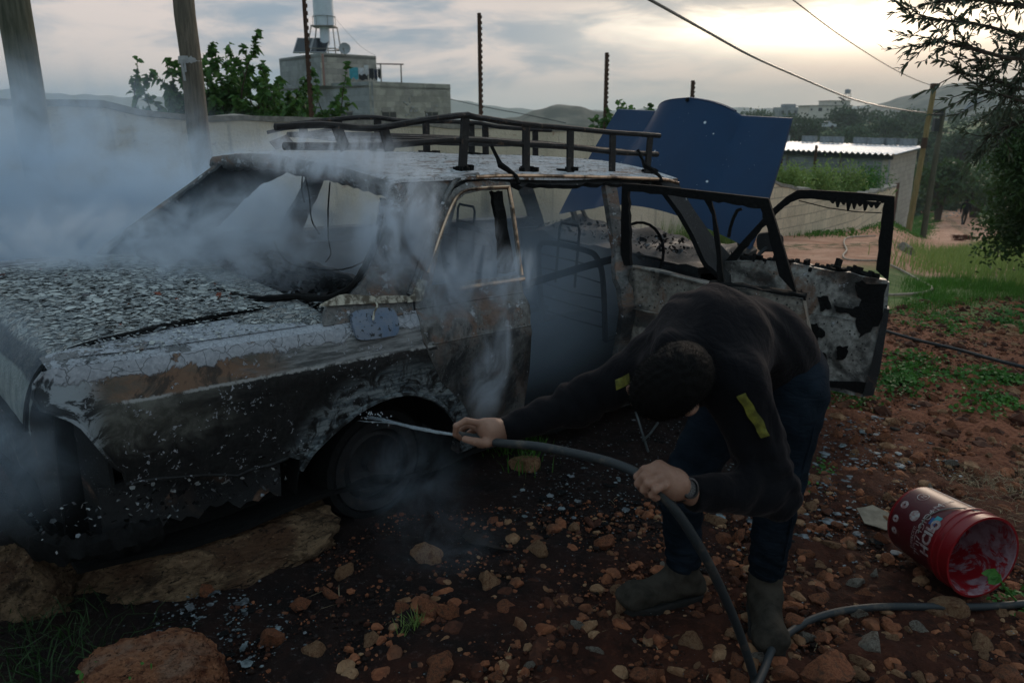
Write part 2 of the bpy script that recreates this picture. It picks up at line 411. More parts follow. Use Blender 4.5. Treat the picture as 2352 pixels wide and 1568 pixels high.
cr = n.ss(n.vor(n.mix(.06, v, n.noise(v, 9, col=True)), 18, 'DISTANCE_TO_EDGE'), .0, .03)
c = n.mix(wm, c, n.mix(cr, (.09, .10, .11), n.mix(n.ss(s4, .3, .7), (.36, .385, .43), (.22, .24, .27))))
MT['wing'] = fin_mat(n, c, n.m('ADD', n.m('MULTIPLY', wm, .9), n.m('ADD', n.m('MULTIPLY', s4, .5), n.m('MULTIPLY', s2, .5))), .7, .006, rough=n.mix(n.ss(s2, .4, .6), (.5,) * 3, (.8,) * 3))
# blackened but once polished trim
n = new_mat('heat_bronzed_trim', .34, .9, .5); v = n.tc(); f = n.noise(v, 9, 6, .65, .4); f2 = n.noise(v, 60, 4, .6)
MT['gold'] = fin_mat(n, n.mix(n.ss(f, .34, .58), (.08, .055, .04), (.72, .50, .34)), f2, .35, .002, rough=n.ramp(f2, [(.3, .28), (.7, .6)]))
n = new_mat('cream_trim', .5); v = n.tc(); f = n.noise(v, 30, 6, .65)
MT['cream'] = fin_mat(n, n.mix(n.ss(f, .42, .6), (.50, .48, .40), (.10, .085, .06)), f, .3, .002)
n = new_mat('blue_flap', .6); v = n.tc(); f = n.noise(v, 8, 6, .65, .5); g = n.noise(v, 45, 5, .65)
MT['flap'] = fin_mat(n, n.mix(n.ss(g, .56, .62), n.mix(n.ss(f, .35, .65), (.10, .155, .245), (.17, .20, .25)), (.03, .035, .04)), g, .5, .003)
# flake-covered lid
n = new_mat('flaking_lid', .85); v = n.map(n.tc(), (1.0, 1.5, 1))
cellc = n.vor(n.mix(.10, v, n.noise(v, 14, 3, col=True)), 48, 'F1', 1); edge = n.vor(n.mix(.10, v, n.noise(v, 14, 3, col=True)), 48, 'DISTANCE_TO_EDGE')
cs = n.sep(cellc)[0]; big = n.noise(v, 2.4, 5, .6, .6)
col = n.ramp(cs, [(.0, (.10, .11, .115)), (.25, (.17, .19, .20)), (.45, (.29, .315, .32)), (.7, (.38, .39, .375)), (.9, (.22, .205, .19)), (1, (.48, .50, .50))])
col = n.mix(n.ss(edge, 0, .10), (.02, .022, .025), col)
col = n.mix(n.ss(big, .60, .70), col, n.mix(n.ss(n.noise(v, 8), .4, .6), (.05, .06, .075), (.13, .10, .10)))
lu = n.m('ADD', n.sep(n.tc())[2], n.m('MULTIPLY', n.m('SUBTRACT', big, .5), .06)); db = n.m('SUBTRACT', 1, n.ss(lu, .885, .900)); pb = n.m('SUBTRACT', 1, n.ss(lu, .815, .828))
col = n.mix(n.m('MULTIPLY', db, .85), col, n.mix(n.ss(n.noise(v, 8), .4, .6), (.035, .048, .065), (.08, .09, .10))); col = n.mix(n.m('MULTIPLY', pb, .9), col, n.mix(n.ss(n.noise(v, 12, 6, .7), .35, .65), (.16, .20, .20), (.30, .34, .34)))
MT['lid'] = fin_mat(n, col, n.m('ADD', cs, edge), .8, .006)
MT['flake'] = simple('ash_flake', (.33, .355, .36), .9, sc=12, var=.7, c2=(.16, .175, .18), st=.3)
MT['flake2'] = simple('pale_flake', (.50, .53, .52), .85, sc=9, c2=(.30, .32, .31), st=.3)
MT['redcrumb'] = simple('red_crumb', (.22, .07, .045), .9, sc=40)
# hood still painted blue, a few chips
n = new_mat('blue_paint', .30, 0, .25); v = n.tc()
d = n.vor(n.map(v, loc=(.3, .2, .1)), 7.5); dm = n.ss(d, .085, .060); spk = n.ss(n.vor(v, 26), .055, .035); big = n.noise(v, 2, 6, .6, .4); dust = n.noise(v, 160, 3, .7)
nm = n.ss(n.noise(v, 3.0, 3), .52, .60)
c = n.mix(n.ss(big, .3, .7), (.0035, .028, .080), (.006, .038, .100)); c = n.mix(n.m('MULTIPLY', n.ss(dust, .55, .75), .2), c, (.05, .08, .13))
c = n.mix(n.m('MULTIPLY', n.m('MAXIMUM', dm, spk), nm), c, (.62, .66, .70))
MT['blue'] = fin_mat(n, c, dust, .08, .001, rough=n.ramp(big, [(.3, .42), (.7, .58)]))

# masonry -----------------------------------------------------------
n = new_mat('old_plaster', .92); p = n.pos(); v = n.map(p, (1, 1, 1))
a = n.noise(v, .8, 8, .65, .5); b2 = n.noise(n.map(p, (1, 1, 2.4)), 3.5, 8, .72, .6); s1 = n.noise(n.map(p, (5, 5, .55)), 1.6, 5, .6)
c = n.mix(n.ss(a, .3, .7), (.52, .47, .37), (.68, .61, .49)); c = n.mix(n.m('MULTIPLY', n.ss(s1, .52, .72), .6), c, (.15, .145, .13))
c = n.mix(n.m('MULTIPLY', n.ss(b2, .60, .68), .7), c, (.30, .17, .11)); c = n.mix(n.ss(n.noise(v, 16, 6, .7), .62, .72), c, (.12, .11, .10))
MT['plaster'] = fin_mat(n, c, n.m('ADD', b2, n.noise(v, 40, 4)), .7, .02)
def blocks(name, c1, c2, mort, bw=.40, bh=.20, stain=.5):
    n = new_mat(name, .95); v = n.tc()     # object space, x along the wall, z up
    xz = n.sep(v); uv = n.comb(n.m('ADD', xz[0], xz[1]), xz[2], 0)
    br = n.node('ShaderNodeTexBrick'); n.put(br.inputs['Vector'], uv)
    br.inputs['Scale'].default_value = 1; br.inputs['Brick Width'].default_value = bw; br.inputs['Row Height'].default_value = bh
    br.inputs['Mortar Size'].default_value = .010; br.inputs['Mortar Smooth'].default_value = .3
    br.inputs['Color1'].default_value = (*c1, 1); br.inputs['Color2'].default_value = (*c2, 1); br.inputs['Mortar'].default_value = (*mort, 1)
    a = n.noise(v, .9, 7, .65, .5); g = n.noise(v, 22, 6, .7)
    c = n.mix(n.m('MULTIPLY', n.ss(a, .42, .66), stain), br.outputs[0], tuple(q * .42 for q in c1))
    c = n.mix(n.m('MULTIPLY', n.ss(g, .45, .7), .35), c, tuple(min(1, q * 1.35) for q in c1))
    h = n.m('SUBTRACT', n.m('MULTIPLY', g, .5), br.outputs[1])
    return fin_mat(n, c, h, .6, .012)
MT['beige'] = blocks('beige_block', (.74, .62, .46), (.60, .51, .38), (.34, .30, .24), .38, .19, .4)
MT['greyblock'] = blocks('grey_block', (.30, .32, .34), (.15, .17, .20), (.33, .34, .35), .40, .20, .3)
MT['greywarm'] = blocks('grey_block_warm_lit', (.46, .43, .38), (.36, .335, .30), (.28, .26, .24), .40, .20, .25)  # lighter, warmer copy of grey_block; light on the shed's right wall put into colour
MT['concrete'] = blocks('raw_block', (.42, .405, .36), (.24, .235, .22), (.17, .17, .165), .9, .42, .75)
MT['concrete2'] = blocks('raw_block_cool_shade', (.30, .325, .345), (.19, .21, .23), (.15, .16, .17), .9, .42, .7)  # cooler, darker copy of raw_block; shade of the left faces put into colour
MT['cement'] = simple('cement', (.30, .29, .26), .95, sc=14, st=.8, dist=.02)
MT['stonehouse'] = blocks('pale_stone', (.72, .68, .60), (.64, .60, .53), (.5, .48, .43), .6, .3, .2)
MT['window'] = simple('dark_window', (.03, .035, .04), .3, sc=8)
MT['whiteroof'] = simple('white_sheet', (.86, .88, .92), .45, sc=3, var=.12, st=.1)
MT['rust'] = simple('rusty_steel', (.085, .048, .032), .85, sc=40, var=.5)
MT['steel'] = simple('painted_steel', (.22, .21, .19), .6, .4, sc=25)
n = new_mat('weathered_wood', .9); v = n.tc(); a = n.noise(n.map(v, (14, 14, 1.1)), 3, 7, .7, .4); b2 = n.noise(v, 2.2, 4, .5)
c = n.mix(n.ss(a, .3, .7), (.075, .062, .048), (.20, .17, .13)); c = n.mix(n.m('MULTIPLY', n.ss(b2, .45, .7), .5), c, (.10, .105, .085))
MT['wood'] = fin_mat(n, c, a, .9, .01)
n = new_mat('mossy_wood', .9); v = n.tc(); a = n.noise(n.map(v, (12, 12, 1.0)), 3, 7, .7, .4)
MT['wood2'] = fin_mat(n, n.mix(n.ss(a, .3, .7), (.055, .06, .04), (.13, .125, .09)), a, .9, .01)
n = new_mat('ochre_wood', .85); v = n.tc(); a = n.noise(n.map(v, (9, 9, .8)), 3, 6, .7, .4)
MT['wood3'] = fin_mat(n, n.mix(n.ss(a, .3, .7), (.17, .125, .05), (.30, .23, .11)), a, .6, .01)
MT['tape'] = simple('grey_tape', (.42, .43, .43), .5, sc=20, var=.2)
MT['tank'] = simple('white_tank', (.58, .66, .76), .4, sc=3, var=.1, st=.05)
MT['panel'] = simple('solar_glass', (.012, .018, .03), .12, sc=5)
MT['dish'] = simple('dish_grey', (.30, .32, .34), .5, sc=8, var=.15)

# vegetation ---------------------------------------------------------
def leafm(name, c1, c2, tr=.25, rough=.55):
    n = new_mat(name, rough, 0, .3); oi = n.pos(); f = n.noise(oi, 9, 3, .6); g = n.noise(oi, 1.7, 3, .5)
    c = n.mix(n.ss(f, .35, .65), c1, c2); c = n.mix(n.m('MULTIPLY', n.ss(g, .4, .65), .5), c, tuple(q * .6 for q in c1))
    n.put(n.b.inputs['Base Color'], c)
    t = n.node('ShaderNodeBsdfTranslucent'); n.put(t.inputs[0], c)
    mx = n.node('ShaderNodeMixShader'); mx.inputs[0].default_value = tr
    out = n.t.nodes['Material Output']; n.l.new(n.b.outputs[0], mx.inputs[1]); n.l.new(t.outputs[0], mx.inputs[2]); n.l.new(mx.outputs[0], out.inputs[0])
    return n.mat
MT['fig'] = leafm('fig_leaf', (.045, .12, .028), (.10, .21, .05), .35)
MT['olive'] = leafm('olive_leaf', (.050, .072, .042), (.10, .125, .078), .2, .5)
MT['olive2'] = leafm('grove_leaf', (.045, .085, .040), (.09, .135, .065), .15, .7)
MT['oak'] = leafm('bush_leaf', (.040, .085, .024), (.075, .13, .04), .25)
MT['grassm'] = leafm('grass_blade', (.17, .28, .065), (.29, .39, .13), .35)
MT['grassd'] = leafm('dark_grass', (.055, .17, .022), (.10, .25, .04), .3)
MT['weed'] = leafm('weed_leaf', (.045, .15, .025), (.09, .24, .045), .3)
MT['weedy'] = leafm('yellow_weed', (.20, .25, .05), (.30, .33, .09), .3)
MT['grassdk'] = leafm('deep_green_grass', (.018, .045, .012), (.03, .07, .02), .2)  # darkest green of the grass leaf colours
MT['straw'] = simple('straw', (.34, .26, .16), .9, sc=20)
MT['bark'] = simple('bark', (.07, .055, .042), .95, sc=25, st=.9, dist=.01)

# ground & stone -----------------------------------------------------
def stonem(name, c1, c2, c3, sc=14):
    n = new_mat(name, .93); v = n.tc(); oi = n.node('ShaderNodeObjectInfo')
    v = n.node('ShaderNodeVectorMath', operation='ADD'); n.put(v.inputs[0], n.tc()); n.put(v.inputs[1], oi.outputs['Location']); v = v.outputs[0]
    a = n.noise(v, sc, 8, .7, .6); b2 = n.noise(v, sc * .35, 4, .6, .4); d = n.noise(v, sc * 5, 5, .75)
    c = n.mix(n.ss(a, .35, .62), c1, c2); c = n.mix(n.ss(b2, .48, .66), c, c3); c = n.mix(n.m('MULTIPLY', n.ss(d, .58, .7), .45), c, tuple(min(1, q * 2.2) for q in c2))
    if sc < 6: e_ = n.noise(n.map(v, (1, 1, 2.5), (.3, .4, 0)), sc * 2.2, 7, .7, 1.5); c = n.mix(n.m('SUBTRACT', 1, n.ss(e_, .36, .47)), c, tuple(q * .25 for q in c1))
    c = n.mix(n.m('MULTIPLY', n.m('SUBTRACT', 1, n.ss(d, .3, .46)), .7), c, tuple(q * .35 for q in c1))
    return fin_mat(n, c, n.m('ADD', n.m('MULTIPLY', a, 1.0), n.m('ADD', n.m('MULTIPLY', d, .5), n.m('MULTIPLY', n.noise(v, sc * 16, 4, .7), .2))), 1.0, .02 if sc > 6 else .05)
MT['stone'] = stonem('red_stone', (.20, .064, .030), (.37, .140, .066), (.13, .062, .036))
MT['stone2'] = stonem('tan_stone', (.24, .120, .060), (.39, .235, .130), (.18, .074, .036))
MT['stone3'] = stonem('grey_stone', (.20, .17, .14), (.34, .31, .26), (.14, .10, .075))
MT['boulder'] = stonem('tan_boulder', (.055, .032, .018), (.31, .205, .12), (.12, .062, .034), 3.6)
MT['bigrock'] = stonem('orange_rock', (.16, .045, .020), (.44, .19, .095), (.36, .21, .14), 3.8)

# man & gear ---------------------------------------------------------
n = new_mat('jacket', .95, 0, .04); v = n.tc('Object'); a = n.m('ADD', n.m('MULTIPLY', n.noise(v, 260, 2, .5), .12), n.m('ADD', n.noise(n.map(v, (1, 1, 1.5)), 9, 5, .55, 2.2), n.m('MULTIPLY', n.m('ABSOLUTE', n.m('SUBTRACT', n.noise(n.map(v, (1.2, 1, .8), (.4, .3, .8)), 6, 3, .5, 1.8), .5)), 2.5))); b2 = n.noise(v, 3, 4, .5)
n.b.inputs['Sheen Weight'].default_value = .07; n.b.inputs['Sheen Roughness'].default_value = .5; n.b.inputs['Sheen Tint'].default_value = (.9, .75, .75, 1)
MT['jacket'] = fin_mat(n, n.mix(n.ss(b2, .3, .7), (.0045, .005, .0065), (.0075, .0078, .0095)), a, .28, .016)
n = new_mat('denim', .95, 0, .05); v = n.tc('Object'); a = n.m('ADD', n.m('MULTIPLY', n.noise(n.map(v, (1, 1, .4)), 420, 2, .6), .12), n.m('ADD', n.noise(n.map(v, (1, 1, 2.6)), 11, 5, .55, 1.6), n.m('MULTIPLY', n.m('ABSOLUTE', n.m('SUBTRACT', n.noise(n.map(v, (.8, .8, 2.5)), 8, 3, .5, 1.2), .5)), 2.5))); b2 = n.noise(v, 7, 5, .6)
MT['denim'] = fin_mat(n, n.mix(n.ss(b2, .35, .68), (.005, .009, .014), (.012, .019, .029)), a, .45, .012)
n = new_mat('suede', .95, 0, .08); v = n.tc(); a = n.noise(v, 45, 6, .7); b2 = n.noise(v, 9, 6, .7, .5)
MT['suede'] = fin_mat(n, n.mix(n.ss(b2, .42, .68), (.048, .042, .034), (.020, .018, .015)), a, .6, .003)
MT['sole'] = simple('boot_sole', (.018, .017, .016), .8)
n = new_mat('skin', .55, 0, .35); v = n.tc(); a = n.noise(v, 16, 5, .6); b2 = n.noise(v, 150, 3, .6)
n.b.inputs['Subsurface Weight'].default_value = .12; n.b.inputs['Subsurface Radius'].default_value = (.01, .004, .002)
MT['skin'] = fin_mat(n, n.mix(n.ss(a, .35, .65), (.22, .115, .078), (.30, .17, .12)), b2, .35, .0012)
MT['hair'] = simple('hair', (.0045, .004, .004), .75, spec=.08, sc=90, st=.6, dist=.003)
MT['yellow'] = simple('yellow_tape', (.16, .155, .02), .6, sc=28, var=.6)
MT['watch'] = simple('watch_black', (.012, .014, .018), .3, sc=20, spec=.5)
MT['watchw'] = simple('watch_marks', (.16, .16, .15), .5, var=.1)
n = new_mat('hose_rubber', .55, 0, .35); v = n.tc(); a = n.noise(v, 18, 6, .7); b2 = n.noise(v, 90, 3)
MT['hose'] = fin_mat(n, n.mix(n.ss(a, .5, .68), (.020, .026, .030), (.07, .06, .05)), b2, .2, .001)
MT['hosel'] = simple('pale_hose', (.36, .30, .24), .7, sc=20)
n = new_mat('bucket_red', .38, 0, .5); v = n.tc(); a = n.noise(v, 16, 8, .72, .6); b2 = n.noise(v, 60, 4)
MT['bred'] = fin_mat(n, n.mix(n.ss(a, .56, .66), (.20, .004, .008), (.08, .016, .016)), b2, .1, .001)
n = new_mat('bucket_label', .42, 0, .4); v = n.tc(); a = n.noise(v, 22, 8, .75, .6)
MT['blabel'] = fin_mat(n, n.mix(n.ss(a, .58, .66), (.075, .006, .010), (.11, .04, .03)), a, .1, .001)
n = new_mat('bucket_stain', .5, 0, .4); v = n.map(n.tc(), (1, 1, 1), (0, 0, .5)); a = n.noise(v, 7, 9, .72, 1.6)
MT['bin'] = fin_mat(n, n.mix(n.ss(a, .46, .52), (.24, .004, .010), n.mix(n.ss(n.noise(v, 30), .4, .6), (.20, .10, .12), (.28, .19, .22))), a, .2, .002)
MT['print'] = simple('white_print', (.38, .36, .35), .5, sc=60, var=.5, c2=(.25, .12, .12))
MT['printb'] = simple('blue_print', (.03, .10, .28), .5)
MT['printt'] = simple('teal_print', (.04, .28, .32), .5)
MT['metalscrap'] = simple('scrap', (.10, .115, .12), .5, .5, sc=20)
MT['ashbit'] = simple('ash_bit', (.17, .19, .21), .8, sc=30, c2=(.03, .035, .04))
MT['glassbit'] = simple('glass_bit', (.20, .24, .26), .65, sc=30, c2=(.05, .065, .07))
n = new_mat('water', .08, 0, .5); n.b.inputs['Transmission Weight'].default_value = .75; n.b.inputs['IOR'].default_value = 1.33
MT['water'] = fin_mat(n, (.75, .82, .88))

# ------------------------------------------------------------------ terrain
def sst(x, a, b):
    t = np.clip((x - a) / (b - a), 0, 1); return t * t * (3 - 2 * t)
_ph = rng.uniform(0, 6.28, (24, 3)); _fr = rng.normal(0, 1, (24, 2))
def wob(X, Y, f, k=8, o=0):
    s = 0
    for i in range(k):
        fx, fy = _fr[(i + o) % 24]; s = s + np.sin(X * fx * f + _ph[(i + o) % 24, 0]) * np.cos(Y * fy * f + _ph[(i + o) % 24, 1])
    return s / k
def height(X, Y):
    X = np.asarray(X, float); Y = np.asarray(Y, float); r = np.hypot(X, Y)
    az = np.arctan2(X, Y)
    zr = np.interp(r, [0, 6, 10, 15, 20, 27, 35, 45, 60, 80, 110, 150, 190, 235, 300, 400, 9000], [0, -.02, -.20, -.5, -.9, -1.5, -2.6, -4.3, -6.3, -8.2, -9.0, -6.5, -3.2, .6, -4, -25, -60])
    zl = np.interp(r, [0, 6, 12, 25, 45, 80, 150, 300, 400, 9000], [0, 0, -.25, -.5, -.8, -3, -9, -18, -30, -60])
    zb_ = np.interp(r, [0, 6, 10, 15, 20, 27, 35, 45, 60, 75, 110, 150, 190, 235, 300, 400, 9000], [0, -.02, -.28, -.8, -1.45, -2.3, -3.2, -4.3, -5.5, -6.5, -7.8, -6.7, -4.1, .6, -4, -25, -60])
    kb = sst(az, .435, .50); zr = zr * (1 - kb) + zb_ * kb
    k = sst(az, .02, .30); z = zl * (1 - k) + zr * k
    z = z + wob(X, Y, .9, 8) * .05 * sst(r, 1, 8) + wob(X, Y, .05, 8, 5) * .8 * sst(r, 80, 150)
    near = 1 - sst(r, 4.5, 9)
    z = z + near * (wob(X, Y, 2.6, 10, 3) * .035)
    # bank the wreck's tail sits on
    z = z + .10 * np.exp(-(((X + 1.9) / .9) ** 2 + ((Y - 3.0) / .9) ** 2))
    return z
def hz_(x, y): return float(height(x, y))
def gpt(x, y, dz=0.0):
    """where a line of sight meets the ground"""
    d = ray(x, y); t = 1.2
    while t < 400:
        p = CAM + d * t
        if p.z <= hz_(p.x, p.y): break
        t *= 1.004
    p = CAM + d * t; return Vector((p.x, p.y, hz_(p.x, p.y) + dz))

# polar sheet, fine near the camera
rr = [.6]
while rr[-1] < 4200: rr.append(rr[-1] * 1.0085 if rr[-1] < 7 else rr[-1] * 1.022 if rr[-1] < 60 else rr[-1] * 1.05)
rr = np.array(rr); aa = np.concatenate([np.linspace(-180, -46, 45), np.linspace(-45, 45, 420), np.linspace(46, 180, 45)[:-1]]) * math.pi / 180
RR, AA = np.meshgrid(rr, aa, indexing='ij'); X = RR * np.sin(AA); Y = RR * np.cos(AA); Z = height(X, Y)
# clods of turned soil
nearm = (1 - sst(RR, 4.5, 8)) * sst(RR, 1, 1.6)
def vnoise(X, Y, cell, seed):
    g = np.random.default_rng(seed).uniform(-1, 1, (512, 512)); u = X / cell + 200; v_ = Y / cell + 200
    i = np.floor(u).astype(int); j = np.floor(v_).astype(int); a = u - i; b = v_ - j; a = a * a * (3 - 2 * a); b = b * b * (3 - 2 * b); i %= 511; j %= 511
    return (g[i, j] * (1 - a) + g[i + 1, j] * a) * (1 - b) + (g[i, j + 1] * (1 - a) + g[i + 1, j + 1] * a) * b
Z = Z + nearm * (vnoise(X, Y, .16, 1) * .014 + vnoise(X, Y, .07, 2) * .010 + np.abs(vnoise(X, Y, .035, 3)) * .009)
na = len(aa); nr = len(rr)
V = np.stack([X.ravel(), Y.ravel(), Z.ravel()], 1)
i, j = np.meshgrid(np.arange(nr - 1), np.arange(na), indexing='ij'); j2 = (j + 1) % na
F = np.stack([(i * na + j).ravel(), ((i + 1) * na + j).ravel(), ((i + 1) * na + j2).ravel(), (i * na + j2).ravel()], 1)
# disc under the camera
V = np.concatenate([V, [[0, 0, 0]]]); ctr = len(V) - 1
me = fast_mesh('ground', V, F[:, ::-1], True)
n = new_mat('earth', .95, 0, .2); p = n.pos(); px, py, pz = n.sep(p)[:3]
r2 = n.m('SQRT', n.m('ADD', n.m('POWER', px, 2), n.m('POWER', py, 2)))
a = n.noise(p, 6, 9, .72, .4); b2 = n.noise(p, 45, 6, .72); d = n.noise(p, 1.1, 5, .6, .5); e = n.noise(p, 160, 3, .7)
soil = n.mix(n.ss(a, .32, .62), (.014, .0045, .0026), (.060, .0185, .0100)); soil = n.mix(n.m('MULTIPLY', n.ss(b2, .52, .66), .7), soil, (.11, .036, .019)); soil = n.mix(n.m('MULTIPLY', n.ss(e, .6, .7), .35), soil, (.09, .055, .04))
# dry pale soil further right
dry = n.m('MULTIPLY', n.ss(n.m('ADD', n.m('MULTIPLY', px, 1.0), n.m('MULTIPLY', py, .7)), 3.6, 5.6), 1.0)
soil = n.mix(dry, soil, n.mix(n.ss(b2, .35, .62), (.12, .036, .018), (.30, .115, .062)))
# soot and ash round the wreck
cx = n.m('SUBTRACT', px, -.2); cy = n.m('SUBTRACT', py, 3.6)
al = n.m('ADD', n.m('MULTIPLY', cx, .73), n.m('MULTIPLY', cy, .68)); ac = n.m('SUBTRACT', n.m('MULTIPLY', cx, .68), n.m('MULTIPLY', cy, .73))
dd = n.m('ADD', n.m('POWER', n.m('DIVIDE', al, 3.6), 2), n.m('POWER', n.m('DIVIDE', ac, 1.65), 2))
so = n.m('SUBTRACT', 1, n.ss(n.m('ADD', dd, n.m('MULTIPLY', n.m('SUBTRACT', d, .5), 1.3)), .3, .75))
soil = n.mix(n.m('MULTIPLY', so, .8), soil, n.mix(n.ss(b2, .58, .66), (.0055, .0055, .006), (.04, .047, .05)))
# road: a band that runs away to the right
ROAD = [(-1, 10.2), (2.6, 11.4), (6, 13.2), (10.5, 18.0), (15.5, 26), (20, 34), (25.5, 44), (33, 60), (45, 84)]
rd = None
for (x0, y0), (x1, y1) in zip(ROAD, ROAD[1:]):
    L2 = (x1 - x0) ** 2 + (y1 - y0) ** 2
    ux = n.m('SUBTRACT', px, x0); uy = n.m('SUBTRACT', py, y0)
    t = n.m('DIVIDE', n.m('ADD', n.m('MULTIPLY', ux, x1 - x0), n.m('MULTIPLY', uy, y1 - y0)), L2, clamp=True)
    ex = n.m('SUBTRACT', ux, n.m('MULTIPLY', t, x1 - x0)); ey = n.m('SUBTRACT', uy, n.m('MULTIPLY', t, y1 - y0))
    q = n.m('SQRT', n.m('ADD', n.m('POWER', ex, 2), n.m('POWER', ey, 2))); rd = q if rd is None else n.m('MINIMUM', rd, q)
rdn = n.m('ADD', rd, n.m('MULTIPLY', n.m('SUBTRACT', n.noise(p, .9, 6, .65), .5), 2.4))
roadm = n.m('SUBTRACT', 1, n.ss(rdn, 1.9, 2.5))
strip = n.m('SUBTRACT', 1, n.ss(n.m('ABSOLUTE', n.m('ADD', n.m('SUBTRACT', rd, .1), n.m('MULTIPLY', n.m('SUBTRACT', n.noise(p, 1.6, 5), .5), .9))), .04, .3))
grassc = n.mix(n.ss(n.noise(p, 3, 7, .7), .35, .62), (.075, .13, .035), (.17, .23, .08)); grassc = n.mix(n.m('MULTIPLY', n.ss(n.noise(p, .45, 5), .55, .68), .7), grassc, (.17, .09, .055))
far = n.ss(r2, 7.0, 8.6)
farm = n.m('MAXIMUM', far, 0)
land = n.mix(farm, soil, grassc)
hill = n.mix(n.ss(n.noise(p, .16, 8, .65, .6), .40, .60), (.12, .19, .07), (.27, .27, .14)); hill = n.mix(n.ss(n.noise(n.map(p, (1, 2.5, 1)), .05, 5, .6), .56, .62), hill, (.30, .16, .10))
land = n.mix(n.ss(r2, 45, 70), land, hill)
roadc = n.mix(n.ss(n.noise(p, 1.3, 7, .65), .35, .65), (.46, .22, .135), (.68, .39, .27)); roadc = n.mix(n.m('MULTIPLY', n.ss(n.noise(p, 12, 6, .7), .55, .65), .5), roadc, (.16, .075, .05))
roadc = n.mix(n.m('MULTIPLY', strip, n.ss(n.noise(p, 5, 5), .45, .6)), roadc, (.07, .095, .035))
land = n.mix(n.m('MULTIPLY', roadm, n.ss(r2, 9.0, 11)), land, roadc)
me.materials.append(fin_mat(n, land, n.m('ADD', n.m('MULTIPLY', b2, .6), n.m('ADD', n.m('MULTIPLY', e, .3), n.m('MULTIPLY', a, .4))), .9, .025))
ground = bpy.data.objects.new('ground', me); COL.objects.link(ground); tag(ground, kind='structure')

# hills: solid ridges with their own distance and depth ---------------
def ridge(name, prof, r0, depth, basez, mat, amp=3, seed=0, hump=1.0):
    """prof: (screen x, screen y of the crest) seen from the road, turned into bearings and true heights"""
    xs = [q[0] for q in prof]; ys = [q[1] for q in prof]
    NA, NR = 220, 26; g = np.random.default_rng(seed); ph = g.uniform(0, 6.28, 9)
    xx = np.linspace(xs[0], xs[-1], NA); yy = np.interp(xx, xs, ys); yy = np.convolve(np.pad(yy, 6, 'edge'), np.ones(13) / 13, 'valid')
    P = []
    for k, (x, y) in enumerate(zip(xx, yy)):
        d = ray(x, y); hd = math.hypot(d.x, d.y)
        crest = 1.6 + d.z / hd * r0
        crest += amp * (math.sin(x * .11 + ph[0]) * .3 + math.sin(x * .043 + ph[1]) * .3)
        for j in range(NR):
            t = j / (NR - 1); rad = r0 + (t - .62) * depth
            u = min(1, t / .62) if t < .62 else 1 - (t - .62) / .38
            s_ = (math.sin(u * math.pi / 2)) ** hump
            hgt = basez + (crest - basez) * s_ + amp * .6 * math.sin(t * 23 + x * .05 + ph[2]) * math.sin(t * 11 + ph[3] + x * .021) * (1 - abs(2 * u - 1)) * .6
            P.append((d.x / hd * rad, d.y / hd * rad, hgt))
    P = np.array(P); i, j = np.meshgrid(np.arange(NA - 1), np.arange(NR - 1), indexing='ij')
    F = np.stack([(i * NR + j).ravel(), ((i + 1) * NR + j).ravel(), ((i + 1) * NR + j + 1).ravel(), (i * NR + j + 1).ravel()], 1)
    me = fast_mesh(name, P, F, True); me.materials.append(mat); o = bpy.data.objects.new(name, me); COL.objects.link(o); tag(o, kind='structure'); return o
n = new_mat('hill_scrub', .95, 0, .1); p = n.pos(); z = n.sep(p)[2]
ter = n.noise(n.map(p, (.010, .010, .16)), 1.0, 5, .6, .8); sc_ = n.noise(p, .045, 8, .7)
c = n.mix(n.ss(sc_, .42, .58), (.055, .058, .045), (.15, .135, .105)); c = n.mix(n.ss(ter, .56, .64), c, (.24, .215, .18))
hillm = fin_mat(n, c)
n = new_mat('far_hill', .95, 0, .1); p = n.pos(); sc_ = n.noise(p, .012, 7, .7)
farhill = fin_mat(n, n.mix(n.ss(sc_, .4, .6), (.06, .07, .06), (.13, .125, .11)))
ridge('right_hill', [(1620, 275), (1700, 266), (1960, 256), (2060, 228), (2130, 204), (2240, 186), (2330, 180), (2500, 172), (2800, 190), (3100, 240)], 900, 460, -45, hillm, 1.5, 3)
ridge('far_hills', [(-700, 190), (-300, 196), (0, 204), (60, 206), (150, 217), (300, 222), (400, 227), (470, 226), (600, 238), (760, 250), (1000, 262)], 1400, 500, -60, farhill, 3, 5)
ridge('far_hills', [(300, 240), (700, 232), (1030, 226), (1130, 243), (1200, 252), (1330, 256), (1500, 250), (1640, 247), (1720, 245), (1800, 254), (1900, 250), (2000, 240), (2300, 236)], 1700, 500, -60, farhill, 3, 8)
ridge('mid_hill', [(1090, 285), (1150, 276), (1190, 268), (1230, 252), (1262, 243), (1300, 241), (1350, 250), (1420, 262), (1500, 280)], 420, 160, -22, hillm, 1, 9)

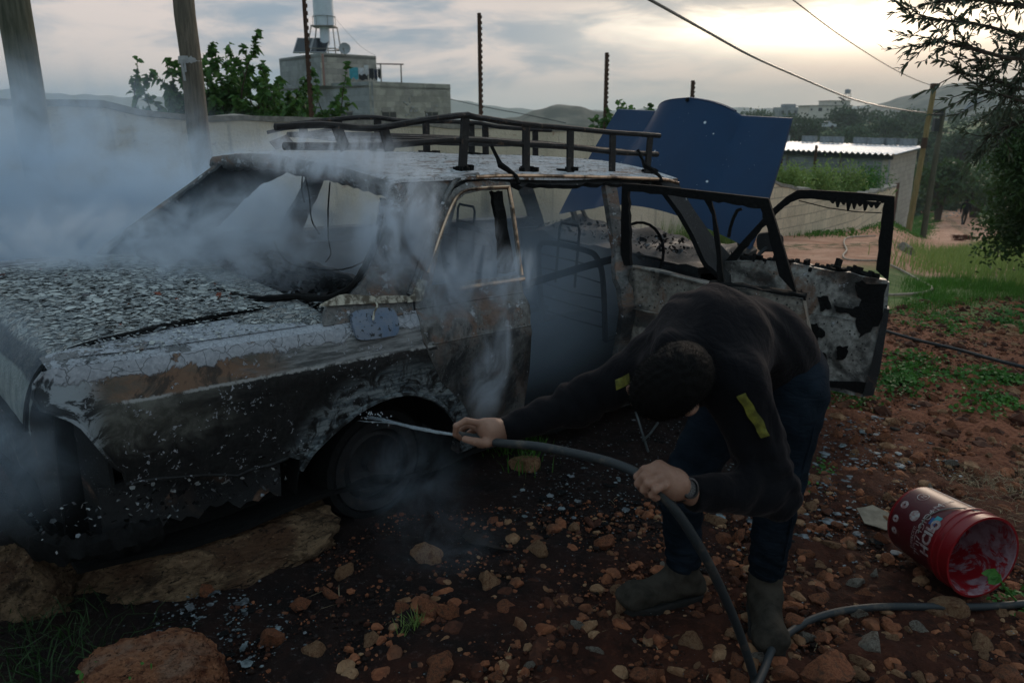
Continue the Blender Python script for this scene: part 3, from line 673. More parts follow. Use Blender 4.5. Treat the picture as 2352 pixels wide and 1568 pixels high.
# ------------------------------------------------------------------ walls, houses, poles
def wall_obj(name, label, pts, mat, capmat, th=.2, ragged=.02, seg=.25, seed=1, cap=.05):
    """pts: (x, y, ztop, zbase) along the wall; a masonry body and a rough cement capping"""
    root = empty(name, (pts[0][0], pts[0][1], 0)); tag(root, label, 'wall')
    g = np.random.default_rng(seed); P = np.array(pts, float); S = np.r_[0, np.cumsum(np.hypot(*(P[1:, :2] - P[:-1, :2]).T))]
    ns = int(S[-1] / seg); s = np.linspace(0, S[-1], ns + 1); Q = np.stack([np.interp(s, S, P[:, k]) for k in range(4)], 1)
    T = np.gradient(Q[:, :2], axis=0); T /= np.linalg.norm(T, axis=1)[:, None]; Nn = np.stack([-T[:, 1], T[:, 0]], 1)
    zt = Q[:, 2] + g.normal(0, ragged, ns + 1)
    body = []; capv = []
    for i in range(ns + 1):
        for sd, zz in ((-1, 0), (-1, 1), (1, 1), (1, 0)):
            body.append((*(Q[i, :2] + Nn[i] * sd * th / 2 - P[0, :2]), (zt[i] if zz else Q[i, 3] - .4)))
            capv.append((*(Q[i, :2] + Nn[i] * sd * (th / 2 + .012) - P[0, :2]), (zt[i] + cap + g.normal(0, .006) if zz else zt[i] + .002)))
    F = [(i * 4 + k, (i + 1) * 4 + k, (i + 1) * 4 + (k + 1) % 4, i * 4 + (k + 1) % 4) for i in range(ns) for k in range(4)] + [(3, 2, 1, 0), tuple(ns * 4 + k for k in range(4))]
    link('masonry', mesh('masonry', body, F, False), mat, root)
    link('capping', mesh('capping', capv, F, False), capmat, root)
    return root
def LY(x, Y):    # X of a point seen at screen x (near eye level) at distance Y
    d = ray(x, 265); return d.x / d.y * Y
pl = [(-9.5, 1.9, 1.72, -.1), (-6.2, 4.75, 1.70, -.1), (-3.85, 6.8, 1.675, -.1), (-2.83, 7.69, 1.555, -.15), (-1.33, 9.0, 1.485, -.2), (.96, 11.0, 1.39, -.3), (2.3, 12.2, 1.20, -.4), (3.1, 12.9, 1.0, -.5)]
wall_obj('plaster_wall', 'long weathered plaster yard wall running behind the burnt car, streaked and rust-stained', pl, MT['plaster'], MT['cement'], .22, .012, .3, 2)
bl = [(3.12, 12.95, .92, -.6), (3.6, 13.4, .70, -.6), (4.25, 13.9, .56, -.6), (5.6, 15.2, .14, -.7), (7.3, 17.2, -.10, -.9), (9.3, 20.4, -.26, -1.1), (11.0, 23.6, -.45, -1.4), (12.3, 26, -.62, -1.6)]
wall_obj('block_wall', 'low beige concrete-block wall dipping along the red dirt track below the shed', bl, MT['beige'], MT['cement'], .2, .02, .35, 3, .06)

def prism(base, z0, z1):
    """vertical prism on a ground outline"""
    n_ = len(base); V = [(x, y, z0) for x, y in base] + [(x, y, z1) for x, y in base]
    F = [tuple(range(n_ - 1, -1, -1)), tuple(range(n_, 2 * n_))] + [(i, (i + 1) % n_, n_ + (i + 1) % n_, n_ + i) for i in range(n_)]
    return V, F
def facade(root, a, b, zc, wd, ht, name, mat, u0, lintel=None):
    """a window set in the wall running a->b, u0 metres from a"""
    a = Vector((*a, 0)); b = Vector((*b, 0)); d = (b - a).normalized(); nrm = Vector((d.y, -d.x, 0))
    if nrm.dot(Vector((0, 0, 0)) - a) < 0: nrm = -nrm
    c = a + d * u0; c.z = zc; g = G()
    for k in (0,): g.bar(c - d * wd / 2 + nrm * .02, c + d * wd / 2 + nrm * .02, .06, ht)
    o = g.build(name, mat, root, False)
    g = G(); t = .08
    g.bar(c - d * (wd / 2 + t) + Vector((0, 0, ht / 2 + t / 2)) + nrm * .04, c + d * (wd / 2 + t) + Vector((0, 0, ht / 2 + t / 2)) + nrm * .04, .12, t)
    g.bar(c - d * (wd / 2 + t) - Vector((0, 0, ht / 2 + t / 2)) + nrm * .05, c + d * (wd / 2 + t) - Vector((0, 0, ht / 2 + t / 2)) + nrm * .05, .16, t)
    g.bar(c + Vector((0, 0, -ht / 2)) + nrm * .06, c + Vector((0, 0, ht / 2)) + nrm * .06, .05, .05)
    g.build('frame', MT['cement'], o, False)
    return o
# concrete-block house
def xy(x, Y): d = ray(x, 230); return (d.x / d.y * Y, Y)
house = empty('block_house', (0, 0, 0)); tag(house, 'grey unplastered concrete-block house with a smaller block storey on its flat roof', 'house')
c0 = xy(853, 60); c1 = xy(1035, 66); c2 = xy(640, 69); c3 = (c1[0] + c2[0] - c0[0], c1[1] + c2[1] - c0[1])
ZB = 3.95; ZA = 6.1
def wallbox(outline, z0, z1, mats, name='wall', parade=.0):
    for (p, q), mm in zip(zip(outline, outline[1:] + outline[:1]), mats):
        p = Vector((*p, 0)); q = Vector((*q, 0)); d = (q - p); L = d.length; ang = math.atan2(d.y, d.x)
        g = G(); g.box((L / 2, .1, (z1 - z0) / 2), (L - .004, .2, z1 - z0)); o = g.build(name, mm, house, False)
        o.location = (p.x, p.y, z0); o.rotation_euler = (0, 0, ang)
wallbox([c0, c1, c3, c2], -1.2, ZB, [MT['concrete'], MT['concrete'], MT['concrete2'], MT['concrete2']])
g = G(); V, F = prism([c0, c1, c3, c2], ZB - .45, ZB - .25); g.add(V, F); g.build('roof', MT['cement'], house, False)
a0 = xy(745, 63); a1 = xy(868, 66.5); a2 = xy(648, 69.5); a3 = (a1[0] + a2[0] - a0[0], a1[1] + a2[1] - a0[1])
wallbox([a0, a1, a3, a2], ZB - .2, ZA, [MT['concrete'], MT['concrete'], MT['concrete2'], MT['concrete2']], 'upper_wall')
g = G(); V, F = prism([a0, a1, a3, a2], ZA - .3, ZA - .12); g.add(V, F); g.build('upper_roof', MT['cement'], house, False)
g = G(); g.bar((a0[0] + .1, a0[1] - .12, ZB - .2), (a0[0] + .1, a0[1] - .12, ZA - .1), .22, .12); g.build('corner_column', simple('pink_column', (.34, .20, .17), .9), house, False)
dBR = Vector((c1[0] - c0[0], c1[1] - c0[1])).length; dBL = Vector((c2[0] - c0[0], c2[1] - c0[1])).length
for u in (1.6, 5.9): facade(house, c0, c1, 1.15, 1.3, 1.35, 'window', MT['window'], u)
facade(house, c0, c2, 1.15, 1.5, 1.35, 'window', MT['window'], 3.2)
g = G()   # broken patches of block
for k in range(22):
    g = G(); u = random.uniform(3.0, 4.4) if k < 18 else random.uniform(5, 7); d = Vector((c1[0] - c0[0], c1[1] - c0[1], 0)).normalized(); q = Vector((*c0, 0)) + d * u + Vector((d.y, -d.x, 0)) * .03
    q.z = random.uniform(1.4, 3.1) if k < 18 else random.uniform(1.5, 2.3); g.bar(q, q + d * random.uniform(.08, .25), .05, random.uniform(.04, .12)); g.build('broken_patch', MT['dish'], house, False)

# things on its roof
def P3(x, y, Y):
    d = ray(x, y); return CAM + d * (Y / d.y)
tk = empty('water_tank_tower', P3(745, 125, 66)); tag(tk, 'white rounded water tank on a tall steel stand above the block house', 'water tank')
bz = P3(745, 62, 66) - tk.location; r = .78
g = G(); prof = [(0.02, 0), (r, 0), (r, .1)] + [(r, .5 + .3 * k) for k in range(6)] + [(r * math.cos(a), 2.1 + .62 * math.sin(a)) for a in np.linspace(.15, 1.45, 7)] + [(.02, 2.78)]
g.lathe(prof, 28, Matrix.Translation(bz)); g.build('tank', MT['tank'], tk)
g = G(); legs = []
for sx_, sy_ in ((-1, -1), (1, -1), (1, 1), (-1, 1)): g.bar((sx_ * 1.15, sy_ * 1.15, -.2), (bz.x + sx_ * .82, sy_ * .82, bz.z), .07, .07)
for zz, rr_ in ((bz.z, .84), (bz.z * .12 + .1, 1.1)):
    for k in range(4):
        a, b = [(-1, -1), (1, -1), (1, 1), (-1, 1)][k], [(-1, -1), (1, -1), (1, 1), (-1, 1)][(k + 1) % 4]; g.bar((bz.x * zz / bz.z + a[0] * rr_, a[1] * rr_, zz), (bz.x * zz / bz.z + b[0] * rr_, b[1] * rr_, zz), .06, .08)
g.bar((bz.x - .8, 0, bz.z - .02), (bz.x + .8, 0, bz.z - .02), 1.6, .06)
g.build('stand', MT['steel'], tk, False)
g = G()
ring = [(bz.x + .88 * math.cos(a), .88 * math.sin(a), bz.z + .72) for a in np.linspace(0, 2 * math.pi, 13)]; g.tube(ring, .025, 5)
for k in range(0, 12, 2): g.tube([ring[k], (ring[k][0], ring[k][1], bz.z)], .02, 5)
g.build('railing', MT['steel'], tk)
g = G(); g.lathe([(.02, 0), (.38, 0), (.38, 1.35), (.3, 1.42), (.02, 1.42)], 20, Matrix.Translation((bz.x * .4 + .1, -.1, .72))); g.build('boiler', MT['tank'], tk)
sp = empty('solar_panel', P3(712, 122, 65)); tag(sp, 'dark tilted solar water panels beside the tank stand on the upper roof', 'solar panel')
for k, xo in enumerate((-.55, .75)):
    o = G().box((xo, .3, .55), (1.15, 1.9, .08), Matrix.Rotation(R(36), 3, 'X')).build('collector', MT['panel'], sp, False)
    g = G(); Mx = Matrix.Rotation(R(36), 3, 'X')
    for e in (-.6, .6): g.box(Vector((xo, .3, .55)) + Mx @ Vector((e, 0, .01)), (.06, 1.96, .11), Mx)
    for e in (-.96, .96): g.box(Vector((xo, .3, .55)) + Mx @ Vector((0, e, .01)), (1.26, .06, .11), Mx)
    g.build('frame', MT['dish'], o, False)
for xo in (-1, 1.2): G().bar((xo, 1.0, 0), (xo, 1.0, 1.1), .05, .05).build('support', MT['steel'], sp, False)
dh = empty('satellite_dish', P3(792, 118, 64)); tag(dh, 'round grey satellite dish on the upper roof edge of the block house', 'satellite dish')
Mx = Matrix.Rotation(R(72), 4, 'X') @ Matrix.Rotation(R(10), 4, 'Y')
g = G(); g.lathe([(.01 + .43 * t, .14 * t * t) for t in np.linspace(0, 1, 8)] + [(.44 - .43 * t, .14 * (1 - t) ** 2 - .02) for t in np.linspace(0, 1, 8)], 28, Matrix.Translation((0, 0, .15)) @ Mx); g.build('reflector', MT['dish'], dh)
g = G(); g.tube([(0, .1, -.35), (0, .1, .15)], .03, 6); g.tube([(0, -.05, -.2), (0, -.45, .12)], .018, 5); g.box((0, -.46, .14), (.1, .1, .1)); g.build('mast', MT['steel'], dh)
rl = empty('roof_railing', P3(899, 188, 62)); tag(rl, 'rusty steel railing frame at the edge of the lower roof right of the laundry', 'railing')
w_ = .75
for e in (-w_, w_): G().tube([(e, 0, -.1), (e, 0, 1.25)], .05, 6).build('post', MT['steel'], rl)
G().tube([(-w_ - .3, 0, 1.25), (w_ + .2, 0, 1.22)], .045, 6).build('top_rail', MT['rust'], rl)
def cloth(name, label, x0, x1, y0, y1, col, Y=62.5):
    a, b = P3(x0, y0, Y), P3(x1, y0, Y); hgt = (P3(x0, y0, Y) - P3(x0, y1, Y)).z; W = (b - a).length
    m_ = simple('laundry_' + name, col, .9, sc=4, var=.3)
    U = np.linspace(0, 1, 9); Vv = np.linspace(0, 1, 7)
    g = G().grid(lambda u, v: (u * W, .05 * math.sin(u * 14) * v, -v * hgt * (1 - .12 * math.sin(u * 9 + x0))), U, Vv, (0, .03, 0))
    o = g.build(name, m_, None); o.location = a; tag(o, label, 'laundry', 'laundry on the roof'); return o
cloth('towel', 'turquoise towel hanging on the roof washing line', 802, 822, 155, 181, (.05, .33, .42))
cloth('shirt', 'white shirt on the roof washing line next to the turquoise towel', 823, 835, 156, 172, (.62, .64, .70))
cloth('shirt', 'whitish shirt with a yellow top at the middle of the roof washing line', 836, 846, 150, 172, (.60, .62, .66))
cloth('trousers', 'black trousers hanging under the white shirts on the roof', 824, 844, 170, 184, (.012, .014, .02), 62.7)
cloth('shirt', 'black garment right of the white shirts on the roof line', 847, 858, 158, 182, (.012, .014, .022))
cloth('trousers', 'dark blue trousers near the end of the roof washing line', 859, 866, 159, 184, (.015, .025, .06))
cloth('shirt', 'black garment at the right end of the roof washing line', 867, 875, 159, 180, (.012, .012, .018))
g = G(); a, b = P3(795, 154, 62.6), P3(876, 157, 62.6); g.tube([a, (a + b) / 2 + Vector((0, 0, -.05)), b], .02, 5); tag(g.build('washing_line', MT['steel']), 'thin washing line stretched over the lower roof', 'washing line')

# shed -----------------------------------------------------------------
s0 = (13.9, 30.0); s1 = (17.5, 35.2); s2 = (8.0, 37.0); s3 = (s1[0] + s2[0] - s0[0], s1[1] + s2[1] - s0[1])
shed = empty('block_shed', (0, 0, 0)); tag(shed, 'grey block shed with a white corrugated roof beyond the low wall', 'shed')
def shedwall(p, q, z0, z1, mat, hole=None):
    p = Vector((*p, 0)); q = Vector((*q, 0)); d = q - p; L = d.length; g = G()
    if hole:
        u0, u1, h0, h1 = hole
        g.box((u0 / 2, .1, (z1 - z0) / 2), (u0, .2, z1 - z0)); g.box(((u1 + L) / 2, .1, (z1 - z0) / 2), (L - u1, .2, z1 - z0))
        g.box(((u0 + u1) / 2, .1, (h1 + z1 - z0) / 2), (u1 - u0 - .002, .2, z1 - z0 - h1 - .002)); g.box(((u0 + u1) / 2, .1, h0 / 2), (u1 - u0 - .002, .2, h0))
    else: g.box((L / 2, .1, (z1 - z0) / 2), (L - .004, .2, z1 - z0))
    o = g.build('wall', mat, shed, False); o.location = (p.x, p.y, z0); o.rotation_euler = (0, 0, math.atan2(d.y, d.x)); return o
shedwall(s2, s0, -4.2, .13, MT['greyblock']); wr = shedwall(s0, s1, -4.2, .13, MT['greywarm'], (2.2, 3.1, .9, 3.2)); shedwall(s1, s3, -4.2, .1, MT['greyblock']); shedwall(s3, s2, -4.2, .1, MT['greyblock'])
dv = Vector((s1[0] - s0[0], s1[1] - s0[1], 0)).normalized(); dn = Vector((dv.y, -dv.x, 0)); q = Vector((*s0, 0)) + dv * 2.65
g = G(); g.bar(q + Vector((0, 0, -3.3)) - dn * .05, q + Vector((0, 0, -1.0)) - dn * .05, .06, .88, up=tuple(dv)); g.build('door', simple('rusty_door', (.10, .04, .03), .8), shed, False)
# corrugated sheet
A0, A1, A2 = Vector((*s0, .24)), Vector((*s1, .30)), Vector((*s2, .30)); eU = (A2 - A0); eV = (A1 - A0)
nu = 260
V_ = []; F_ = []
def rp(i, v): u = -.03 + 1.06 * i / nu; return A0 + eU * u + eV * v + Vector((0, 0, .035 * math.sin(i * 1.05)))
g = G().grid(lambda i, v: rp(i, v), list(range(nu + 1)), [-.05, .3, .7, 1.05], (0, 0, -.012)); g.build('roof', MT['whiteroof'], shed, True, 60)
g = G(); g.bar(A0 + Vector((0, 0, -.14)) - dv * .12 - eU * .02, A2 + Vector((0, 0, -.14)) - dv * .12, .06, .12); g.build('eaves_beam', MT['window'], shed, False)
for u in (.2, .45, .7, .9):
    q = A0 + eU * u - dv * .1; G().bar(q + Vector((0, 0, -.15)), q + Vector((0, 0, -.6)), .05, .06).build('bracket', MT['steel'], shed, False)
bm_ = simple('cinder_block', (.24, .26, .27), .95, sc=12, var=.3); bproto = None
for k, (u, v_, rz) in enumerate([(.04, .95, .1), (.12, .97, -.2), (.19, .93, .15), (.27, .96, 0), (.40, .95, .2), (.445, .94, -.1), (.55, .97, .1), (.70, .95, .4)]):
    if bproto is None:
        g = G()
        for xx in (-.19, 0, .19): g.box((xx, 0, .1), (.035, .2, .2))
        for yy in (-.085, .085): g.box((-.095, yy, .1), (.154, .03, .2)); g.box((.095, yy, .1), (.154, .03, .2))
        o = bproto = g.build('cinder_block', bm_, None, False)
    else: o = bproto.copy(); COL.objects.link(o)
    o.location = A0 + eU * u + eV * v_ + Vector((0, 0, .04)); o.rotation_euler = (0, 0, math.atan2(eU.y, eU.x) + rz); o.scale = (1.5, 1.5, 1.45)
    tag(o, 'grey concrete block, one of a row weighing down the white shed roof', 'concrete block', 'concrete blocks on the shed roof')

# far house ------------------------------------------------------------
fh = empty('hillside_house', P3(1905, 270, 205)); tag(fh, 'pale two-storey flat-roofed house on the far olive hillside', 'house')
s = .118
def fbox(x0, x1, y0, y1, dy, mat, name, depth=8):
    a, b = P3(x0, y1, 205) - fh.location, P3(x1, y0, 205) - fh.location
    return G().box(((a.x + b.x) / 2, dy + depth / 2, (a.z + b.z) / 2), (b.x - a.x, depth, b.z - a.z)).build(name, mat, fh, False)
fbox(1857, 1957, 243, 272, 0, MT['stonehouse'], 'wall'); fbox(1906, 1956, 231.6, 242.9, .6, MT['stonehouse'], 'upper_wall', 7); fbox(1861, 1950, 262, 292, .4, MT['greywarm'], 'basement', 7)
fbox(1855, 1959, 242, 243.2, -.3, MT['cement'], 'roof', 8.6); fbox(1904, 1958, 230.8, 231.6, .3, MT['cement'], 'upper_roof', 7.4)
for x, y, ww, hh in ((1864, 252, 4, 4.5), (1884, 252, 9, 8), (1901, 252, 4, 4.5), (1917, 252, 4, 5), (1936, 252, 4, 5), (1950, 253, 3, 5), (1921, 237, 4, 4), (1938, 237, 4, 4)):
    fbox(x - ww / 2, x + ww / 2, y - hh / 2, y + hh / 2, -.06 if y > 245 else .54, MT['window'], 'window', .2)
ft = empty('roof_tank', P3(1945, 231, 208)); tag(ft, 'small water tank on legs on top of the hillside house', 'water tank')
g = G(); g.lathe([(.02, 1.6), (.7, 1.6), (.7, 2.6), (.02, 2.8)], 12); g.build('tank', MT['dish'], ft); g = G()
for e in ((-.6, -.6), (.6, -.6), (.6, .6), (-.6, .6)): g.bar((*e, -.2), (*e, 1.6), .08, .08)
g.box((-1.3, 0, .4), (1.6, 1.6, .1), Matrix.Rotation(.5, 3, 'Y')); g.build('stand', MT['rust'], ft, False)
f2 = empty('small_house', P3(1812, 262, 260)); tag(f2, 'small grey flat-roofed house at the left of the far hillside', 'house')
G().box((0, 3, 0), (6.5, 6, 4)).build('wall', MT['concrete2'], f2, False); G().box((.6, 3, 2.5), (3.4, 4, 1)).build('upper_wall', MT['concrete2'], f2, False)
for e in (-2, 0, 2): G().box((e, -.02, .5), (.8, .1, 1)).build('window', MT['window'], f2, False)
carw = simple('white_car', (.55, .58, .62), .3, sc=3, var=.1)
for x, y, rz, lb in ((1848, 287, .3, 'small white car parked below the hillside house, the farther left one'), (1895, 287, -.2, 'white car parked below the hillside house, right of the other')):
    q = P3(x, y, 170); pc_ = empty('parked_car', (q.x, q.y, q.z - .7), (0, 0, rz)); tag(pc_, lb, 'car', 'cars below the hillside house')
    g = G(); g.add(*[[(a, b, c) for (a, c) in ((-2.1, .35), (2.1, .35), (2.1, .8), (1.2, .95), (.6, 1.4), (-1.1, 1.4), (-1.9, .95), (-2.1, .9)) for b in (-.85, .85)], [tuple(range(0, 16, 2)), tuple(range(15, 0, -2))] + [(2 * i, 2 * ((i + 1) % 8), 2 * ((i + 1) % 8) + 1, 2 * i + 1) for i in range(8)]])
    g.build('body', carw, pc_, False); G().box((-.25, 0, 1.15), (1.5, 1.72, .32)).build('windows', MT['window'], pc_, False)
    for ex in (-1.3, 1.3):
        for ey in (-.8, .8): G().lathe([(.02, -.1), (.33, -.1), (.33, .1), (.02, .1)], 12, Matrix.Translation((ex, ey, .33)) @ Matrix.Rotation(R(90), 4, 'X')).build('wheel', MT['sole'], pc_)

# poles and posts --------------------------------------------------------
def pole(name, label, base, top, r0, r1, mat, group=None, cat='pole', band=None):
    root = empty(name, base); tag(root, label, cat, group); b = Vector(base); t = Vector(top); g = G(); n_ = 26
    pts = [(t - b) * (k / n_) + Vector((.006 * math.sin(k * 1.9), .006 * math.cos(k * 1.3), 0)) for k in range(n_ + 1)]
    g.tube(pts, [r0 + (r1 - r0) * k / n_ + random.uniform(-.003, .003) for k in range(n_ + 1)], 18, jit=.02); g.build('shaft', mat, root)
    return root
def polehw(root, items):
    for nm, g, mat in items: g.build(nm, mat, root)
bx_, by_ = LY(72, 6.1), 6.1
p1 = pole('wooden_pole', 'thick mossy wooden pole rising at the left edge, half lost in smoke', (bx_, by_, -.3), (bx_, by_, 7.5), .115, .098, MT['wood2'])
bx_, by_ = LY(452, 7.15), 7.15
p2 = pole('wooden_pole', 'weathered wooden pole with a grey strip tied round it, in front of the plaster wall', (bx_ + .02, by_, -.3), (bx_ - .06, by_, 7.5), .093, .075, MT['wood'])
g = G(); zt_ = 2.05 + .3; dx_ = -.02
g.tube([(dx_ - .01, 0, zt_ - .03), (dx_ - .01, 0, zt_ - .008), (dx_ - .01, 0, zt_ + .03)], [.092, .096, .091], 18, False); g.grid(lambda u, v: (-.075 + u * .02 + .01 * math.sin(v * 9), -.09 - .012 * math.cos(v * 7), zt_ - v), [0, 1], list(np.linspace(0, .17, 7)), (0, .003, 0)); g.grid(lambda u, v: (-.045 + u * .016, -.094 - .01 * math.cos(v * 9), zt_ - v), [0, 1], list(np.linspace(0, .1, 5)), (0, .003, 0))
g.build('tied_strip', MT['tape'], p2)
G().lathe([(.0895, -.003), (.0925, -.003), (.0925, .003), (.0895, .003)], 20, Matrix.Translation((-.015, 0, 1.62)) @ Matrix.Rotation(.05, 4, 'Y'), True).build('wire_loop', MT['steel'], p2)
def angle_post(x, y0, Y, w_, label, y1=None):
    """rusty angle-iron fence post with a notched edge"""
    d = ray(x, 265); X = d.x / d.y * Y; ztop = P3(x, y0, Y).z if y0 is not None else 5.2; zb = min(hz_(X, Y), -.2)
    g = G(); L = ztop - zb; nt = max(6, int(L / .075))
    V = []; pr = []
    for k in range(nt):
        z0 = zb + L * k / nt; z1 = z0 + L / nt * .55; z2 = zb + L * (k + 1) / nt
        pr += [(w_, z0), (w_, z1), (w_ * .78, z1 + .004), (w_ * .78, z2 - .004)]
    prof = [(0, zb)] + pr + [(0, ztop)]
    # flange 1 across the view, flange 2 in depth
    P = [(p_[0] - w_ / 2, 0, p_[1] - zb) for p_ in prof]; n_ = len(P)
    for k in range(0, nt):
        z0 = L * k / nt; z1 = L * (k + .55) / nt; z2 = L * (k + 1) / nt
        g.box((0, 0, (z0 + z1) / 2), (w_, .005, z1 - z0)); g.box((-w_ * .12, 0, (z1 + z2) / 2), (w_ * .76, .005, z2 - z1))
    g.box((-w_ / 2, w_ / 2, L / 2), (.006, w_, L))
    o = g.build('fence_post', MT['rust'], None, False); o.location = (X, Y, zb); o.rotation_euler = (0, random.uniform(-.006, .006), .2)
    tag(o, label, 'fence post', 'rusty notched fence posts behind the walls'); return o
angle_post(714, None, 9.3, .052, 'tall notched steel post in front of the block house, running out of the top')
angle_post(1107, 30, 11.9, .055, 'notched steel post standing free against the sky right of the block house')
angle_post(1393, 121, 14.4, .06, 'notched steel post left of the raised blue hood')
angle_post(1589, 185, 15.6, .06, 'notched steel post whose tip shows just above the raised blue hood')
angle_post(1805, 294, 17.5, .055, 'dark steel post behind the low block wall, nearer the blue hood')
angle_post(1884, 334, 20.5, .05, 'thin steel post behind the low block wall, in front of the grey shed wall')
bq = P3(2091, 494, 28); bq.z = min(bq.z, hz_(bq.x, bq.y)); hq = P3(2147, 196, bq.y); up_ = pole('utility_pole', 'ochre wooden utility pole leaning beside the shed corner', bq, (hq.x, hq.y, hq.z), .105, .08, MT['wood3'])
L_ = hq - bq
g = G(); g.box(L_ * .985 + Vector((0, 0, .05)), (.2, .2, .16)); g.box(L_ * .62 + Vector((-.05, -.1, 0)), (.12, .15, .35)); g.build('insulator', MT['rust'], up_, False)
bq2 = P3(2128, 486, 33); bq2.z = min(bq2.z, hz_(bq2.x, bq2.y)); hq2 = P3(2167, 250, bq2.y); up2 = pole('utility_pole', 'dark green-grey utility pole with a street lamp arm, right of the ochre pole', bq2, (hq2.x, hq2.y, hq2.z), .125, .095, MT['wood2'])
L_ = hq2 - bq2
g = G(); g.box(L_ * .97 + Vector((-.25, -.1, 0)), (.36, .2, .25)); g.box(L_ * .88 + Vector((-.25, -.1, 0)), (.2, .2, .5)); g.build('switch_box', MT['window'], up2, False)
g = G(); g.tube([L_ * .94, L_ * .95 + Vector((.35, -.2, .02)), L_ * .97 + Vector((.75, -.3, .08))], .03, 6); g.build('lamp_arm', MT['steel'], up2)
g = G(); g.lathe([(.02, -.42), (.10, -.38), (.17, -.1), (.18, .15), (.10, .40), (.02, .45)], 14, Matrix.Translation(L_ * .985 + Vector((.95, -.35, .22))) @ Matrix.Rotation(R(48), 4, 'Y') @ Matrix.Diagonal((1, .8, 1, 1))); g.build('lamp_head', MT['dish'], up2)

def cable(name, label, pts, r, mat):
    P = spl([tuple(at(x, y, t)) for x, y, t in pts], 10); o = G().tube(P, r, 6).build(name, mat); tag(o, label, 'cable'); return o
Yp = bq.y
cable('power_cable', 'thick black overhead cable sagging down to the ochre pole', [(1380, -60, 9), (1493, 0, 10), (1622, 72, 12), (1724, 128, 14), (1827, 174, 17), (1946, 224, 21), (2018, 243, 24), (2075, 253, 27), (2138, 261, 30)], .022, MT['window'])
cable('power_cable', 'thin overhead wire ending at the top of the ochre pole', [(1750, -55, 12), (1821, 0, 14), (1936, 86, 18), (2040, 152, 24), (2100, 182, 27), (2146, 199, 30)], .012, MT['rust'])
cable('power_cable', 'thin wire running from the ochre pole past the green-grey pole to the trees', [(2140, 261, 30), (2166, 262, 31), (2240, 266, 30), (2400, 275, 26)], .012, MT['window'])
cable('power_cable', 'faint wire sloping down to the right from the block house roof', [(1035, 228, 66), (1090, 241, 64), (1150, 253, 62), (1210, 264, 60), (1300, 283, 58)], .03, MT['window'])
cable('power_cable', 'faint stay wire from the water tank down to the house roof edge', [(752, 20, 66), (790, 66, 66), (830, 108, 66), (862, 128, 66)], .012, MT['dish'])

# ------------------------------------------------------------------ plants
def nrm(a): return a / np.maximum(np.linalg.norm(a, axis=-1, keepdims=True), 1e-9)
def leafgeo(C, D, L, W, g, droop=.25, lobes=False):
    """six-sided folded leaves: C base points, D growth directions"""
    n_ = len(C); D = nrm(D); up = nrm(g.normal(0, .55, (n_, 3)) + [0, 0, 1]); S = nrm(np.cross(D, up)); N = np.cross(S, D)
    L = np.broadcast_to(L, n_)[:, None] * g.uniform(.7, 1.2, (n_, 1)); W = np.broadcast_to(W, n_)[:, None] * g.uniform(.8, 1.2, (n_, 1))
    dz = np.array([0, 0, -1.])
    p0 = C; p1 = C + D * L * .35 + S * W * .5 + N * W * .15; p2 = C + D * L * .75 + S * W * .38 + dz * L * droop * .5
    p3 = C + D * L + dz * L * droop; p4 = C + D * L * .75 - S * W * .38 + dz * L * droop * .5; p5 = C + D * L * .35 - S * W * .5 + N * W * .15
    mid = C + D * L * .5 + dz * L * droop * .2 - N * W * .05
    V = np.stack([p0, p1, p2, p3, p4, p5, mid], 1).reshape(-1, 3); b = (np.arange(n_) * 7)[:, None]
    F = np.concatenate([b + [0, 1, 2, 6], b + [6, 2, 3, 4], b + [0, 6, 4, 5]]); return V, F
def geo(name, V, F, mat, parent=None, smooth=False):
    me = fast_mesh(name, V, F, smooth); me.materials.append(mat); o = bpy.data.objects.new(name, me); COL.objects.link(o)
    if parent: o.parent = parent
    return o
def branchy(g, root, d, L, r, depth, out, tips, spread=.6, nsub=4, up=.15):
    pts = [np.array(root, float)]; dd = nrm(np.array(d, float)[None])[0]; k = 6
    for i in range(k):
        dd = nrm((dd + g.normal(0, .16, 3) + [0, 0, up * .15])[None])[0]; pts.append(pts[-1] + dd * L / k)
    out.append((pts, [r * (1 - .6 * i / k) for i in range(k + 1)]))
    if depth == 0: tips.append(pts); return
    for j in range(nsub):
        i = int(g.integers(2, k + 1)); a = nrm((dd + g.normal(0, spread, 3) + [0, 0, up])[None])[0]
        branchy(g, pts[i], a, L * g.uniform(.5, .8), r * .5, depth - 1, out, tips, spread, nsub, up)
def tree(name, label, base, seed, H, spreadR, mat, leafL, leafW, nleaf, cat='tree', stems=1, depth=3, r=.06, up=.25, spread=.6, droop=.25, group=None, zmin=-9, maxz=None, lean=(0, 0)):
    g = np.random.default_rng(seed); root = empty(name, base); tag(root, label, cat, group); out = []; tips = []
    for s_ in range(stems):
        a = g.uniform(0, 6.28); q = np.array([math.cos(a), math.sin(a), 0]) * g.uniform(0, .12 * spreadR)
        d = np.array([math.cos(a) * spreadR / H * .7 + lean[0], math.sin(a) * spreadR / H * .7 + lean[1], 1.])
        branchy(g, q, d, H * .5, r, depth, out, tips, spread, 4, up)
    gg = G()
    for pts, rr_ in out:
        if len(out) < 900 or rr_[0] > r * .15: gg.tube(pts, rr_, 5)
    gg.build('trunk', MT['bark'], root)
    T = np.array(tips); k = T.shape[0]; ii = g.integers(0, k, nleaf); tt = g.uniform(.15, 1, nleaf) * 5.999; i0 = tt.astype(int); fr = (tt - i0)[:, None]
    C = T[ii, i0] * (1 - fr) + T[ii, np.minimum(i0 + 1, 6)] * fr; D = nrm(T[ii, 6] - T[ii, 0]) + g.normal(0, .75, (nleaf, 3))
    V, F = leafgeo(C, D, leafL, leafW, g, droop); geo('crown', V, F, mat, root); return root
fy = 11.5
